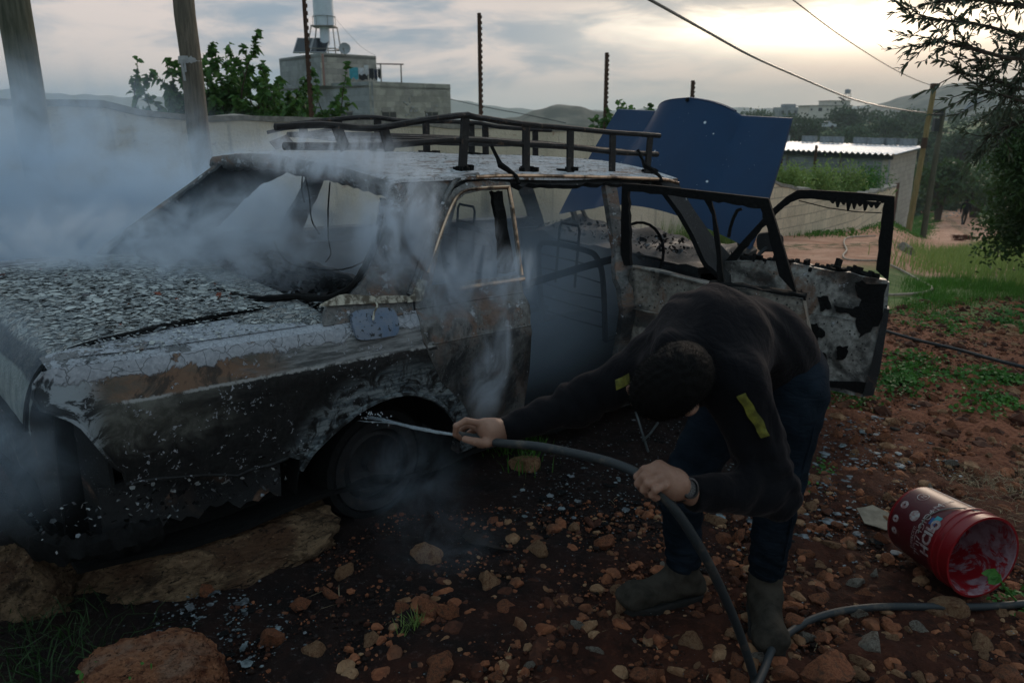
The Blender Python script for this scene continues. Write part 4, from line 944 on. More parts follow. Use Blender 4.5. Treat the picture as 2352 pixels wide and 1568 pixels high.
tree('fig_tree', 'leafy fig tree behind the plaster wall, between the wooden pole and the block house', (LY(505, fy), fy, .2), 11, 2.6, 2.2, MT['fig'], .115, .085, 7500, stems=14, depth=2, r=.035, up=.35, spread=.5, droop=.5, lean=(.1, 0))
tree('fig_tree', 'lower spreading fig bush right of the first fig tree, in front of the block house', (LY(640, 12.4), 12.4, .1), 12, 2.0, 1.5, MT['fig'], .10, .07, 3400, stems=9, depth=2, r=.03, up=.3, spread=.55, droop=.5)
tree('fig_tree', 'fig shoots with broad leaves rising behind the wall left of the blue hood', (LY(1405, 14.2), 14.2, .0), 13, 2.05, 1.6, MT['fig'], .12, .085, 1900, stems=6, depth=2, r=.03, up=.45, spread=.4, droop=.4)
tree('fig_tree', 'small pale fig bush low behind the wall near the free-standing post', (LY(1270, 12.6), 12.6, .1), 14, 1.35, 1.0, MT['fig'], .12, .09, 600, stems=5, depth=2, r=.02, up=.3, droop=.4)

# near olive tree that hangs in from the right --------------------------
g = np.random.default_rng(21)
ol = empty('olive_tree', tuple(gpt(2700, 900))); tag(ol, 'olive tree hanging in from the right edge with narrow dark leaves against the sky', 'tree')
ob = Vector(ol.location); gg = G(); tw = []
trunk = [np.array(at(2640, 900, 5.6)) * [1, 1, 0] + [0, 0, -.1], np.array(at(2620, 700, 5.5)), np.array(at(2600, 450, 5.4)), np.array(at(2620, 150, 5.3)), np.array(at(2600, -150, 5.2))]
trunk = [p - np.array(ob) for p in trunk]; gg.tube(spl(trunk, 6), list(np.linspace(.16, .06, 25)), 10)
limbs = [[(2600, 300, 5.4), (2420, 130, 5.0), (2300, 70, 4.8), (2180, 48, 4.6), (2085, 42, 4.5)], [(2600, 100, 5.3), (2430, 40, 5.0), (2320, 10, 4.9), (2200, 0, 4.8), (2120, 12, 4.7)],
         [(2420, 130, 5.0), (2330, 135, 4.9), (2230, 112, 4.75), (2170, 98, 4.7), (2132, 98, 4.65)], [(2560, 320, 5.4), (2430, 230, 5.2), (2330, 200, 5.1), (2250, 175, 5.0), (2190, 168, 4.9)],
         [(2560, 350, 5.3), (2450, 290, 5.2), (2360, 240, 5.1), (2290, 215, 5.0), (2235, 205, 4.95)], [(2600, -50, 5.2), (2450, -60, 5.1), (2330, -30, 5.0), (2250, -20, 5), (2190, -25, 5)],
         [(2430, 230, 5.2), (2380, 270, 5.3), (2330, 285, 5.4), (2290, 300, 5.4), (2262, 318, 5.4)], [(2430, 40, 5.0), (2390, 90, 5.1), (2345, 120, 5.1), (2300, 150, 5.1), (2262, 150, 5.1)], [(2560, 100, 5.2), (2450, 150, 5.2), (2390, 175, 5.1), (2340, 185, 5.1), (2300, 240, 5.1)]]
for lm in limbs:
    P = spl([np.array(at(*q)) - np.array(ob) for q in lm], 6); gg.tube(P, list(np.linspace(.018, .003, len(P))), 5); tw.append(P)
    for k in range(5, len(P) - 1, 2):
        for sgn in (1, -1):
            d = nrm((P[k + 1] - P[k])[None])[0] + g.normal(0, .55, 3) + [0, 0, -.05 * sgn]; L = g.uniform(.12, .34); q = [P[k]]
            for i in range(5): d = nrm((d + g.normal(0, .12, 3))[None])[0]; q.append(q[-1] + d * L / 5)
            gg.tube(q, [.004, .0035, .003, .0025, .002, .0015], 4); tw.append(q)
gg.build('branches', MT['bark'], ol)
C = []; D = []
for P in tw:
    P = np.array(P); Ls = np.linalg.norm(P[1:] - P[:-1], axis=1).sum(); nn = int(Ls / .018)
    if nn < 2: continue
    t = g.uniform(.12 if len(P) < 8 else .35, 1, nn) * (len(P) - 1.001); i0 = t.astype(int); fr = (t - i0)[:, None]
    C.append(P[i0] * (1 - fr) + P[i0 + 1] * fr); D.append(nrm(P[i0 + 1] - P[i0]) + g.normal(0, .42, (nn, 3)))
V, F = leafgeo(np.concatenate(C), np.concatenate(D), .060, .0145, g, .15); geo('crown', V, F, MT['olive'], ol)
# denser olive behind it
def crown_cloud(name, label, c, rad, seed, n_, mat, lL, lW, cat='tree', group=None, clumps=26, trunk_r=.08, zb=None, sig=.30, boff=0):
    g = np.random.default_rng(seed); zb = hz_(c[0], c[1]) if zb is None else zb; root = empty(name, (c[0], c[1], zb)); tag(root, label, cat, group)
    cc = nrm(g.normal(0, 1, (clumps, 3))) * g.uniform(.35, .95, (clumps, 1)); cw = g.uniform(.5, 1.4, clumps); cw /= cw.sum()
    ii = g.choice(clumps, n_, p=cw); P = (cc[ii] + g.normal(0, sig * .55, (n_, 3))) * rad + [0, 0, c[2] - zb]
    V, F = leafgeo(P, g.normal(0, 1, (n_, 3)) + [0, 0, .3], lL, lW, g, .1); geo('crown', V, F, mat, root)
    gg = G()
    for k in range(min(clumps, 9)):
        e = cc[k] * rad * .8 + [0, 0, c[2] - zb]; m_ = e * [.35, .35, .55]; gg.tube(spl([np.array([boff, 0, -.2]), m_ + [boff * .6, 0, 0], e], 4), list(np.linspace(trunk_r, trunk_r * .15, 9)), 5)
    gg.build('trunk', MT['bark'], root); return root
q = at(2405, 385, 8.2); crown_cloud('olive_tree', 'dense dark olive tree filling the right edge beneath the hanging branches', q, (.50, .6, .46), 31, 9000, MT['oak'], .065, .02, clumps=44, sig=.34, trunk_r=.03, boff=1.5)
q = at(2315, 290, 8.6); crown_cloud('olive_tree', 'smaller olive sapling at the right edge just below the hanging branch tips', q, (.34, .5, .24), 37, 3000, MT['olive'], .07, .016, clumps=22, sig=.34, trunk_r=.012, boff=1.6)
q = at(2290, 500, 11.5); crown_cloud('shrub', 'ragged grey-green shrub at the right edge beside the walking man', (q.x + .95, q.y, q.z - .1), (.62, .7, .62), 32, 4500, MT['olive2'], .08, .02, 'shrub', clumps=26, sig=.4, trunk_r=.012, boff=.8)
for k, (x, y, dist, rad, lb) in enumerate([(2168, 412, 60, 2.6, 'round green tree just right of the green-grey utility pole'), (2245, 430, 66, 2.8, 'green tree behind the walking man'), (2120, 330, 120, 3.2, 'dark tree behind the two utility poles'),
        (2205, 340, 110, 3.5, 'dark tree right of the street lamp'), (1948, 276, 190, 4.6, 'dark conifer-like tree standing right beside the hillside house'), (1840, 300, 150, 3.6, 'dark rounded tree left below the hillside house'), (2040, 300, 150, 3.6, 'dark rounded tree on the slope right of the hillside house'),
        (1965, 330, 125, 3.3, 'dark tree low on the slope above the shed roof'), (2085, 290, 180, 4.5, 'large dark tree on the crest left of the ochre pole top'), (2300, 455, 52, 2.2, 'green bushy tree behind the man near the right edge')]):
    d = ray(x, y); X, Y = d.x / d.y * dist, dist; zc = 1.6 + d.z / d.y * dist
    crown_cloud('tree', lb, (X, Y, max(zc, hz_(X, Y) + rad * .6)), (rad, rad, rad * .72), 50 + k, 1500, MT['oak'] if k in (0, 1, 9) else MT['olive2'], rad * .16, rad * .09, group='trees on the far slope', trunk_r=.2)
# the grove on the slope: far-off mass
g = np.random.default_rng(77); Cs = []; Ds = []
for k in range(620):
    th = g.uniform(.24, .62); rad = g.uniform(82, 240); X, Y = rad * math.sin(th), rad * math.cos(th)
    r_ = g.uniform(1.0, 2.0) * (1.2 if rad > 150 else 1); z0 = hz_(X, Y); m_ = 46
    P = nrm(g.normal(0, 1, (m_, 3))) * g.uniform(.4, 1, (m_, 1)) * [r_, r_, r_ * .7] + [X, Y, z0 + r_ * .6]; Cs.append(P); Ds.append(g.normal(0, 1, (m_, 3)))
V, F = leafgeo(np.concatenate(Cs), np.concatenate(Ds), .85, .6, g, .1); tag(geo('olive_grove', V, F, MT['olive2']), 'olive grove covering the far slope beyond the shed', 'grove', kind='stuff')

# grass ---------------------------------------------------------------
def blades(name, label, P, H, W, mat, seed, lean=.35, cat='grass', kind='stuff'):
    g = np.random.default_rng(seed); n_ = len(P); H = np.broadcast_to(H, n_) * g.uniform(.5, 1.25, n_); a = g.uniform(0, 6.28, n_)
    S = np.stack([np.cos(a), np.sin(a), 0 * a], 1) * (W * g.uniform(.6, 1.3, n_))[:, None]; b = g.uniform(0, 6.28, n_); ln = g.uniform(.1, 1, n_) * lean
    L = np.stack([np.cos(b) * ln, np.sin(b) * ln, 0 * b], 1) * H[:, None]; up = np.array([0, 0, 1.])
    p1 = P + L * .3 + up * (H * .5)[:, None]; p2 = P + L + up * (H * (1 - .25 * ln))[:, None]
    V = np.stack([P - S, P + S, p1 + S * .8, p1 - S * .8, p2 + S * .12, p2 - S * .12], 1).reshape(-1, 3); k = (np.arange(n_) * 6)[:, None]
    F = np.concatenate([k + [0, 1, 2, 3], k + [3, 2, 4, 5]]); o = geo(name, V, F, mat); tag(o, label, cat, kind=kind); return o
def scatter(poly, n_, seed, clump=0, jit=.1):
    """random ground points inside a screen-traced patch of ground"""
    g = np.random.default_rng(seed); Q = [gpt(*p) for p in poly]; Q = np.array([[q.x, q.y] for q in Q]); lo, hi = Q.min(0), Q.max(0); out = []
    def ins(P):
        c = np.zeros(len(P), bool); j = len(Q) - 1
        for i in range(len(Q)):
            xi, yi = Q[i]; xj, yj = Q[j]; c ^= ((yi > P[:, 1]) != (yj > P[:, 1])) & (P[:, 0] < (xj - xi) * (P[:, 1] - yi) / (yj - yi + 1e-12) + xi); j = i
        return c
    if clump:
        cs = []
        while len(cs) < clump:
            P = g.uniform(lo, hi, (clump * 3, 2)); cs += list(P[ins(P)])
        cs = np.array(cs[:clump]); P = cs[g.integers(0, clump, n_)] + g.normal(0, jit, (n_, 2))
    else:
        P = []
        while len(P) < n_: q = g.uniform(lo, hi, (n_ * 2, 2)); P += list(q[ins(q)])
        P = np.array(P[:n_])
    return np.stack([P[:, 0], P[:, 1], height(P[:, 0], P[:, 1]) - .01], 1)
blades('meadow_grass', 'pale feathery grass spreading right of the track', scatter([(2100, 575), (2352, 505), (2560, 520), (2560, 690), (2352, 665), (2180, 640), (2060, 625)], 60000, 1, 1500, .22), .27, .0055, MT['grassm'], 2, .5)
blades('meadow_grass', 'green grass in tufts between the stony ground and the feathery grass', scatter([(2050, 660), (2200, 640), (2352, 660), (2352, 690), (2200, 700), (2060, 720)], 4500, 3, 60, .09), .10, .003, MT['grassd'], 4, .6)
blades('verge_grass', 'bright grass strip along the foot of the low block wall', scatter([(1440, 520), (1700, 520), (1800, 530), (1900, 528), (2050, 505), (2145, 490), (2150, 512), (2050, 525), (1900, 545), (1700, 548), (1440, 560)], 16000, 5, 500, .28), .12, .009, MT['grassd'], 6, .5)
def yard(n_, seed, xs, ys, base):
    g = np.random.default_rng(seed); X = g.uniform(*xs, n_); Y = g.uniform(*ys, n_); return np.stack([X, Y, np.full(n_, base) + 0 * X], 1)
def yardline(n_, seed, x0, x1, Y0, Y1, jit, z0, z1):
    g = np.random.default_rng(seed); t = g.uniform(0, 1, n_); xs = x0 + (x1 - x0) * t; Y = Y0 + (Y1 - Y0) * t + g.uniform(0, jit, n_)
    X = np.array([LY(a, b) for a, b in zip(xs, Y)]); return np.stack([X, Y, z0 + (z1 - z0) * t], 1)
blades('tall_weeds', 'tall yellow-green weeds growing behind the low block wall', yardline(9000, 7, 1735, 2010, 14.6, 23, 5, -.50, -1.3), .85, .012, MT['weedy'], 8, .5)
blades('tall_weeds', 'darker green weeds low behind the block wall', yardline(4500, 17, 1735, 2060, 14.4, 23, 3, -.35, -1.2), .6, .016, MT['grassm'], 8, .6)
blades('dry_grass', 'pale grass seen under the raised blue hood', yardline(5000, 9, 1380, 1720, 11.5, 12.5, 1.4, -.45, -.5), .5, .006, MT['grassm'], 10, .5)
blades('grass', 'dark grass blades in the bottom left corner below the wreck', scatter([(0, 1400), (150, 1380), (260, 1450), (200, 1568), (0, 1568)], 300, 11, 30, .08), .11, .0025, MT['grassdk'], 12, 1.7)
blades('grass', 'dark tuft of grass under the pointing hand', scatter([(1130, 1035), (1230, 1030), (1230, 1080), (1130, 1090)], 260, 13, 4, .04), .09, .003, MT['grassd'], 14, .7)
blades('grass', 'small green tuft among the stones at the bottom centre', scatter([(925, 1435), (955, 1430), (955, 1455), (925, 1460)], 60, 15, 2, .015), .06, .002, MT['grassm'], 16, .8)
blades('dry_straw', 'dry straw lying on the soil behind the red bucket', scatter([(2180, 1110), (2352, 1080), (2450, 1120), (2352, 1220), (2300, 1180)], 900, 18, 40, .07), .05, .0016, MT['straw'], 19, 2.6)
blades('dry_straw', 'loose dry stalks scattered over the turned soil', scatter([(1200, 1100), (2352, 800), (2352, 1568), (400, 1568), (600, 1400)], 420, 20), .03, .0014, MT['straw'], 21, 3.5)
def weeds(label, poly, n_, cl, size, seed, jit=.07, mat='weed'):
    P = scatter(poly, n_, seed, cl, jit); g = np.random.default_rng(seed + 1); P[:, 2] += g.uniform(.005, size * 1.6, n_)
    V, F = leafgeo(P, g.normal(0, 1, (n_, 3)) * [1, 1, .35], size, size * .85, g, .2); o = geo('weeds', V, F, MT[mat]); tag(o, label, 'weeds', kind='stuff')
weeds('low leafy weeds right of the open front door', [(2030, 820), (2130, 800), (2180, 850), (2140, 915), (2050, 920)], 1100, 14, .030, 40)
weeds('low leafy weeds on the stony soil near the right edge', [(2190, 855), (2320, 850), (2345, 950), (2230, 960)], 1100, 13, .030, 42)
weeds('green weeds at the right edge below the pale grass', [(2280, 725), (2420, 700), (2420, 770), (2290, 765)], 700, 10, .034, 44)
weeds('bright green weeds on the ground under the open front door', [(1880, 890), (2000, 915), (1990, 950), (1890, 930)], 700, 9, .022, 46)
weeds('small green weed sprigs beside the jeans of the bending man', [(1830, 1075), (1920, 1060), (1920, 1110), (1830, 1120)], 260, 5, .016, 48, .04)
weeds('green weeds along the stones beyond the front door', [(2040, 690), (2160, 680), (2240, 760), (2080, 780)], 900, 16, .028, 50)
q = at(2405, 500, 8.6); crown_cloud('shrub', 'dark green leafy shrub under the dense olive at the right edge', q, (.60, .7, .55), 33, 9000, MT['oak'], .06, .03, 'shrub', clumps=34, sig=.38, trunk_r=.012, boff=1.2)
weeds('thorny green sprig at the mouth of the red bucket', [(2290, 1330), (2340, 1350), (2352, 1400), (2300, 1395)], 120, 5, .020, 52, .03)
for k_, (x, Y, s_, lb) in enumerate([(1790, 16.5, .42, 'leafy light green weed clump behind the low wall, next to the blue hood'), (1860, 18.2, .5, 'feathery light green weed clump behind the low wall, between the two steel posts'), (1925, 19.5, .6, 'tall bushy weed clump behind the low wall, right of the thin steel post'), (1972, 21.0, .62, 'bushy weed clump at the right end of the growth behind the low wall'), (1825, 17.2, .34, 'small weed clump behind the low wall left of the thin steel post')]):
    q = P3(x, 424, Y); crown_cloud('shrub', lb, (q.x, q.y, q.z), (s_ * 1.1, s_ * .8, s_ * .85), 140 + k_, 2400, MT['grassm'] if k_ != 3 else MT['grassd'], .10, .028, 'shrub', 'weed clumps behind the low wall', clumps=18, sig=.5, trunk_r=.012)
weeds('low green growth along the foot of the beige wall', [(1440, 515), (1700, 520), (1800, 532), (1900, 530), (2050, 505), (2150, 488), (2155, 505), (2050, 522), (1900, 545), (1700, 545), (1440, 560)], 16000, 420, .06, 60, .22, 'grassd')
weeds('green clumps around the foot of the utility poles', [(2090, 495), (2150, 488), (2150, 515), (2100, 520)], 2500, 40, .09, 62, .25, 'grassd')
weeds('weeds on top of the orange rock', [(2300, 1330), (2330, 1350), (2330, 1360), (2300, 1350)], 4, 1, .01, 54, .01)
for k, (x, y, h_, lb) in enumerate([(1835, 520, .62, 'upright leafy weed against the middle of the low block wall'), (1770, 515, .55, 'leafy weed against the left part of the low block wall'), (1965, 505, .45, 'dark leafy weed against the right part of the low block wall'), (2010, 498, .35, 'small weed clump at the right end of the low block wall')]):
    q = gpt(x, y); crown_cloud('shrub', lb, (q.x, q.y, q.z + h_ * .5), (h_ * .45, h_ * .4, h_ * .55), 90 + k, 420, MT['grassd'], .09, .035, 'shrub', 'weeds against the low wall', clumps=12, trunk_r=.012)
q = gpt(2205, 553); crown_cloud('heap', 'low heap of dry reddish cuttings lying in the pale grass', (q.x, q.y, q.z + .12), (.52, .3, .15), 99, 1500, simple('dry_brush', (.17, .06, .035), .9, sc=9), .07, .02, 'brush heap', None, clumps=22, trunk_r=.008)
q = gpt(2170, 480); crown_cloud('heap', 'long mound of dry cuttings beside the track beyond the poles', (q.x, q.y, q.z + .3), (2.2, 1.0, .45), 98, 1800, MT['straw'], .3, .08, 'brush heap', None, clumps=26, trunk_r=.02)

# ------------------------------------------------------------------ stones
def rock_mesh(name, seed, sub=3, cuts=13, flat=1.0, lo=.40, hi=.74):
    g = np.random.default_rng(seed); bm = bmesh.new(); bmesh.ops.create_icosphere(bm, subdivisions=sub, radius=1)
    V = np.array([v.co[:] for v in bm.verts])
    for k in range(cuts):
        n_ = nrm(g.normal(0, 1, (1, 3)))[0]; d = g.uniform(lo, hi); s_ = V @ n_; V = V - np.maximum(s_ - d, 0)[:, None] * n_
    if sub > 1:
        V += .030 * np.sin(V[:, [1, 2, 0]] * g.uniform(4, 7) + g.uniform(0, 6, 3)) + .022 * np.sin(V[:, [2, 0, 1]] * g.uniform(10, 15) + g.uniform(0, 6, 3)) + g.normal(0, .007, V.shape)
    V *= [1, g.uniform(.7, .95), flat * g.uniform(.55, .85)]
    F = [[v.index for v in f.verts] for f in bm.faces]; bm.free(); me = fast_mesh(name, V, np.array(F), True)
    try: me.set_sharp_from_angle(angle=R(28))
    except Exception: pass
    return me
RM = [rock_mesh('stone', 100 + k) for k in range(9)]
RMT = []
for k, mk in enumerate(['stone', 'stone2', 'stone', 'stone3', 'stone', 'stone2', 'stone', 'stone', 'stone2']): RM[k].materials.append(MT[mk])
RG = RM[3]
def stone(x, y, wpx, mi, label, asp=1.0, rz=None, hz=1.0, group='stones on the turned soil', cat='stone', tilt=.3):
    q = gpt(x, y); t = (q - CAM).dot(Vector((0, math.cos(PITCH), -math.sin(PITCH)))); r_ = wpx * t / FPX / 2 / .66
    o = bpy.data.objects.new('stone', RM[mi]); COL.objects.link(o); o.scale = (r_, r_ * asp, r_ * hz)
    o.rotation_euler = (random.uniform(-tilt, tilt), random.uniform(-tilt, tilt), rz if rz is not None else random.uniform(0, 6.28)); o.location = (q.x, q.y, q.z + r_ * .14 * hz); tag(o, label, cat, group); return o
NAMED = [(985, 1290, 66, 1, 'tan angular stone standing alone below the burnt rear wheel'), (1237, 1275, 52, 1, 'tall pale tan stone left of the far boot, with a small hole'), (785, 1325, 48, 1, 'narrow upright orange-tan stone in the smoke, left of the tan angular one'),
 (922, 1400, 50, 0, 'red stone leftmost of the three close together at the bottom centre'), (985, 1412, 66, 0, 'largest red-brown stone, middle of the three close together'), (1036, 1412, 56, 2, 'dark grey-red block-like stone, right of the three close together'), (1160, 1405, 50, 4, 'flat orange stone right of the group of three'),
 (1385, 1255, 56, 6, 'rough red stone left of the far boot'), (1125, 1345, 60, 5, 'brown stone tucked under the lip of the scorched sheet'), (1197, 1070, 62, 1, 'tan round stone beside the grass under the pointing hand'), (1132, 1200, 30, 0, 'small red stone right of the smoking wheel'),
 (1432, 1400, 46, 1, 'tall tan stone pressed against the toe of the far boot'), (1832, 1440, 60, 4, 'orange wedge stone at the heel of the near boot'), (1785, 1455, 44, 0, 'small angular orange stone touching the toe of the near boot'), (1806, 1462, 26, 2, 'little stone right of the one touching the near boot'),
 (2165, 1400, 74, 1, 'oval spotted tan stone in front of the red bucket'), (1996, 1495, 70, 3, 'pale grey angular stone inside the bend of the hose'), (2042, 1470, 32, 1, 'small tan stone right of the pale grey one'), (2255, 1490, 60, 5, 'brown stone below the hose near the right edge'), (1893, 1565, 110, 7, 'large red-brown stone at the bottom edge right of the hose'),
 (1806, 1560, 58, 4, 'reddish stone at the bottom edge beside the green sprig'), (1470, 1560, 72, 6, 'wide red stone at the bottom edge left of the hose'), (622, 1475, 72, 0, 'dark red stone with a pale chip behind the orange rock'), (720, 1505, 58, 5, 'grey-brown stone right of the orange rock'),
 (1015, 1525, 64, 4, 'red stone near the bottom edge at the centre'), (1000, 1560, 50, 7, 'broad red stone at the bottom edge centre'), (850, 1470, 40, 5, 'brown stone left of the bottom centre tuft'), (478, 1365, 48, 0, 'round dark red stone under the tail of the wreck'), (762, 1370, 56, 4, 'long pale splinter-like stone lying left of the three stones'),
 (690, 1400, 46, 2, 'brown stone left of the long splinter'), (1540, 1255, 44, 0, 'small red stone beside the hose under the near hand'), (1322, 1215, 30, 1, 'small pale stone between the hose and the smoke'), (1640, 1200, 42, 1, 'tan stone behind the hose between the legs'), (1660, 1240, 36, 4, 'red stone just below the tan one between the legs'),
 (2150, 1205, 30, 1, 'small stone left of the bucket base'), (1690, 1465, 36, 1, 'angular stone between the boots and the hose'), (1585, 1480, 54, 5, 'pale tan stone left of the hose near the bottom'), (1600, 1420, 40, 0, 'small red stone beside the hose at boot height'), (2320, 1560, 60, 7, 'brown stone in the bottom right corner'), (2080, 580, 40, 3, 'grey-brown boulder by the pale hose beyond the door')]
_ang = {785: (1, .6, 1.5), 1237: (1, .8, 1.35), 1432: (1, .6, 1.6), 985: (1, .8, 1.3), 762: (1, .35, .4), 922: (1, .8, .8)}
for x, y, wp, mi, lb in NAMED:
    a = _ang.get(x, (1, 1, 1)); stone(x, y, wp, mi, lb, a[1], -.6 if x == 762 else None, a[2])
g = np.random.default_rng(5); cnt_ = 0; taken = [(n_[0], n_[1]) for n_ in NAMED]
while cnt_ < 225:
    x = g.uniform(560, 2352); y = 690 + (1568 - 690) * g.uniform(0, 1) ** .8
    if y < 1568 - (x - 1100) * .72 and not (x > 2040 and y > 720): continue
    if x < 1850 and y < 1190: continue
    if x < 1050 and y < 1350 - (x - 560) * .12: continue
    if any(abs(x - a) < 28 and abs(y - b) < 22 for a, b in taken): continue
    if 1440 < x < 1600 and 1300 < y < 1430 or 1700 < x < 1800 and 1330 < y < 1440 or 2050 < x < 2345 and 1150 < y < 1380: continue
    taken.append((x, y)); stone(x, y, g.uniform(15, 46) * (.55 if y < 900 else .8 if y < 1100 else 1), int(g.choice([0, 0, 1, 2, 4, 6, 7, 5, 3], p=None)), 'small reddish stone, one of many strewn over the turned soil', g.uniform(.6, 1)); cnt_ += 1
def named_rock(name, label, c, sc, rot, seed, mat, cuts, lo=.55, sub=6, cat='boulder', flat=1.2, hi=.9, pw=1.0):
    me = rock_mesh(name, seed, sub, cuts, flat, lo, hi); me.materials.append(mat); g = np.random.default_rng(seed)
    V = np.empty(len(me.vertices) * 3, np.float32); me.vertices.foreach_get('co', V); V = V.reshape(-1, 3)
    if pw != 1: V = np.sign(V) * np.abs(V) ** pw * .8
    for f_, a_ in ((5, .05), (11, .030), (23, .020), (47, .011), (91, .005)): V += a_ * np.sin(V[:, [1, 2, 0]] * f_ + g.uniform(0, 6, 3)) * np.cos(V[:, [2, 0, 1]] * f_ * 1.3 + g.uniform(0, 6, 3))
    me.vertices.foreach_set('co', V.ravel()); me.update()
    o = bpy.data.objects.new(name, me); COL.objects.link(o); o.scale = sc; o.rotation_euler = rot; o.location = c; tag(o, label, cat); return o
big = named_rock('boulder', 'big orange-red limestone rock at the bottom left with sprigs growing on it', gpt(350, 1620) + Vector((0, .0, .055)), (.245, .17, .20), (.05, -.10, .16), 203, MT['bigrock'], 5, .75, pw=.62)
named_rock('boulder', 'long pale brown boulder lying under the tail of the burnt car', (-1.14, 2.60, .02), (.50, .26, .26), (.15, -.12, .45), 205, MT['boulder'], 8, .55)
named_rock('boulder', 'squarish brown boulder at the left edge below the wreck', (-1.62, 2.28, .03), (.22, .18, .25), (0, .1, .3), 207, MT['boulder'], 8, .6)
g = np.random.default_rng(9)
P = np.array([[random.uniform(-.14, .16), random.uniform(-.2, -.10), random.uniform(-.02, .19)] for _ in range(70)]) + np.array(big.location); P = P[(np.abs(P[:, 0] - big.location.x) > .04)]
V, F = leafgeo(P, g.normal(0, 1, P.shape), .014, .011, g, .2); tag(geo('sprig', V, F, MT['weed']), 'tiny green sprigs climbing the face of the orange rock', 'sprig', kind='stuff')

# gravel and crumbs: uncountable
def crumbs(name, label, P, S, mats, seed, sub=1, cat='gravel', flat=.7):
    g = np.random.default_rng(seed); bm = bmesh.new(); bmesh.ops.create_icosphere(bm, subdivisions=sub, radius=1); B = np.array([v.co[:] for v in bm.verts]); F0 = np.array([[v.index for v in f.verts] for f in bm.faces]); bm.free()
    shapes = []
    for k in range(14):
        V = B.copy()
        for j in range(7): n_ = nrm(g.normal(0, 1, (1, 3)))[0]; d = g.uniform(.5, .85); V = V - np.maximum(V @ n_ - d, 0)[:, None] * n_
        shapes.append(V)
    sh = np.array(shapes)[g.integers(0, 14, len(P))]; a = g.uniform(0, 6.28, len(P)); c, s_ = np.cos(a), np.sin(a)
    sh = sh * g.uniform(.6, 1.3, (len(P), 1, 3)) * [1, 1, flat]
    X = sh[:, :, 0] * c[:, None] - sh[:, :, 1] * s_[:, None]; Y = sh[:, :, 0] * s_[:, None] + sh[:, :, 1] * c[:, None]
    V = np.stack([X, Y, sh[:, :, 2]], 2) * np.asarray(S)[:, None, None] + P[:, None, :]
    F = (np.arange(len(P)) * len(B))[:, None, None] + F0[None]; me = fast_mesh(name, V.reshape(-1, 3), F.reshape(-1, 3))
    for m_ in mats: me.materials.append(m_)
    mi = np.repeat(g.integers(0, len(mats), len(P)), len(F0)).astype(np.int32); me.polygons.foreach_set('material_index', mi)
    o = bpy.data.objects.new(name, me); COL.objects.link(o); tag(o, label, cat, kind='stuff')
darkstone = simple('soil_clod', (.024, .0115, .0085), .95, sc=40, c2=(.010, .0055, .004)); clod2 = simple('soil_clod_red', (.085, .030, .016), .95, sc=40, c2=(.040, .014, .008))
P = scatter([(300, 1568), (560, 1380), (900, 1180), (1400, 1150), (1900, 1080), (2352, 1000), (2900, 1100), (2900, 1568), (1500, 1800), (300, 1800)], 18000, 61); S = np.random.default_rng(1).pareto(2.6, len(P)) * .0035 + .0032; S = np.minimum(S, .018); P[:, 2] += .012
crumbs('clods', 'fine clods and crumbs of dark red soil round the man and the bucket', P, S, [darkstone, darkstone, clod2, MT['stone']], 62)
P = scatter([(760, 1568), (900, 1400), (1120, 1200), (1400, 1180), (1900, 1080), (2352, 1000), (2500, 1100), (2500, 1568), (1500, 1700), (560, 1650)], 2500, 75); S = np.random.default_rng(12).pareto(2.0, len(P)) * .008 + .007; S = np.minimum(S, .034); P[:, 2] += .012
crumbs('gravel', 'sharp red-brown stone chips scattered over the dark soil round the man', P, S, [MT['stone'], MT['stone2'], MT['stone'], clod2], 76, sub=2)
P = scatter([(2000, 740), (2100, 690), (2352, 680), (3000, 690), (3000, 1250), (2400, 1120), (2100, 1080), (1900, 980)], 19000, 63); S = np.random.default_rng(2).pareto(2.2, len(P)) * .009 + .007; S = np.minimum(S, .055); P[:, 2] += .01
crumbs('gravel', 'rubble of red-brown stones covering the ground at the right', P, S, [MT['stone'], clod2, MT['stone2'], clod2], 64)
P = scatter([(1650, 1160), (1640, 960), (2140, 940), (2180, 1080), (1950, 1240), (1820, 1250)], 1700, 65, 60, .11); S = np.random.default_rng(3).pareto(2.2, len(P)) * .004 + .004; S = np.minimum(S, .03); P[:, 2] += .02
crumbs('ash_debris', 'grey ash, foil and glass litter on the ground behind the man', P, S, [MT['ashbit'], MT['glassbit'], MT['char'], MT['ashbit']], 66, cat='debris', flat=.2)
P = scatter([(1160, 1180), (1180, 1010), (1640, 960), (1660, 1150), (1500, 1230)], 1500, 67, 70, .09); S = np.random.default_rng(4).pareto(2.4, len(P)) * .003 + .003; S = np.minimum(S, .02); P[:, 2] += .02
crumbs('ash_debris', 'blackened flakes and glass splinters between the hands of the man and the sill', P, S, [MT['ashbit'], MT['char'], MT['char'], MT['glassbit']], 68, cat='debris', flat=.25)
P = scatter([(300, 1568), (560, 1380), (900, 1180), (1400, 1150), (1900, 1080), (2352, 1000), (2352, 1568)], 800, 69); S = np.random.default_rng(6).uniform(.0012, .0035, len(P)); P[:, 2] += .024
crumbs('ash_debris', 'tiny pale ash specks sprinkled over the soil', P, S, [MT['glassbit'], MT['ashbit']], 70, cat='debris', flat=.3)
P = scatter([(0, 1180), (640, 1120), (760, 1180), (560, 1260), (0, 1240)], 1500, 77); S = np.random.default_rng(13).pareto(2.0, len(P)) * .006 + .006; S = np.minimum(S, .035); P[:, 2] += .03
crumbs('debris', 'charred lumps and fallen flakes heaped under the tail of the wreck', P, S, [MT['char'], MT['char'], MT['char'], MT['ashbit'], MT['glassbit']], 78, sub=1, cat='debris', flat=.6)
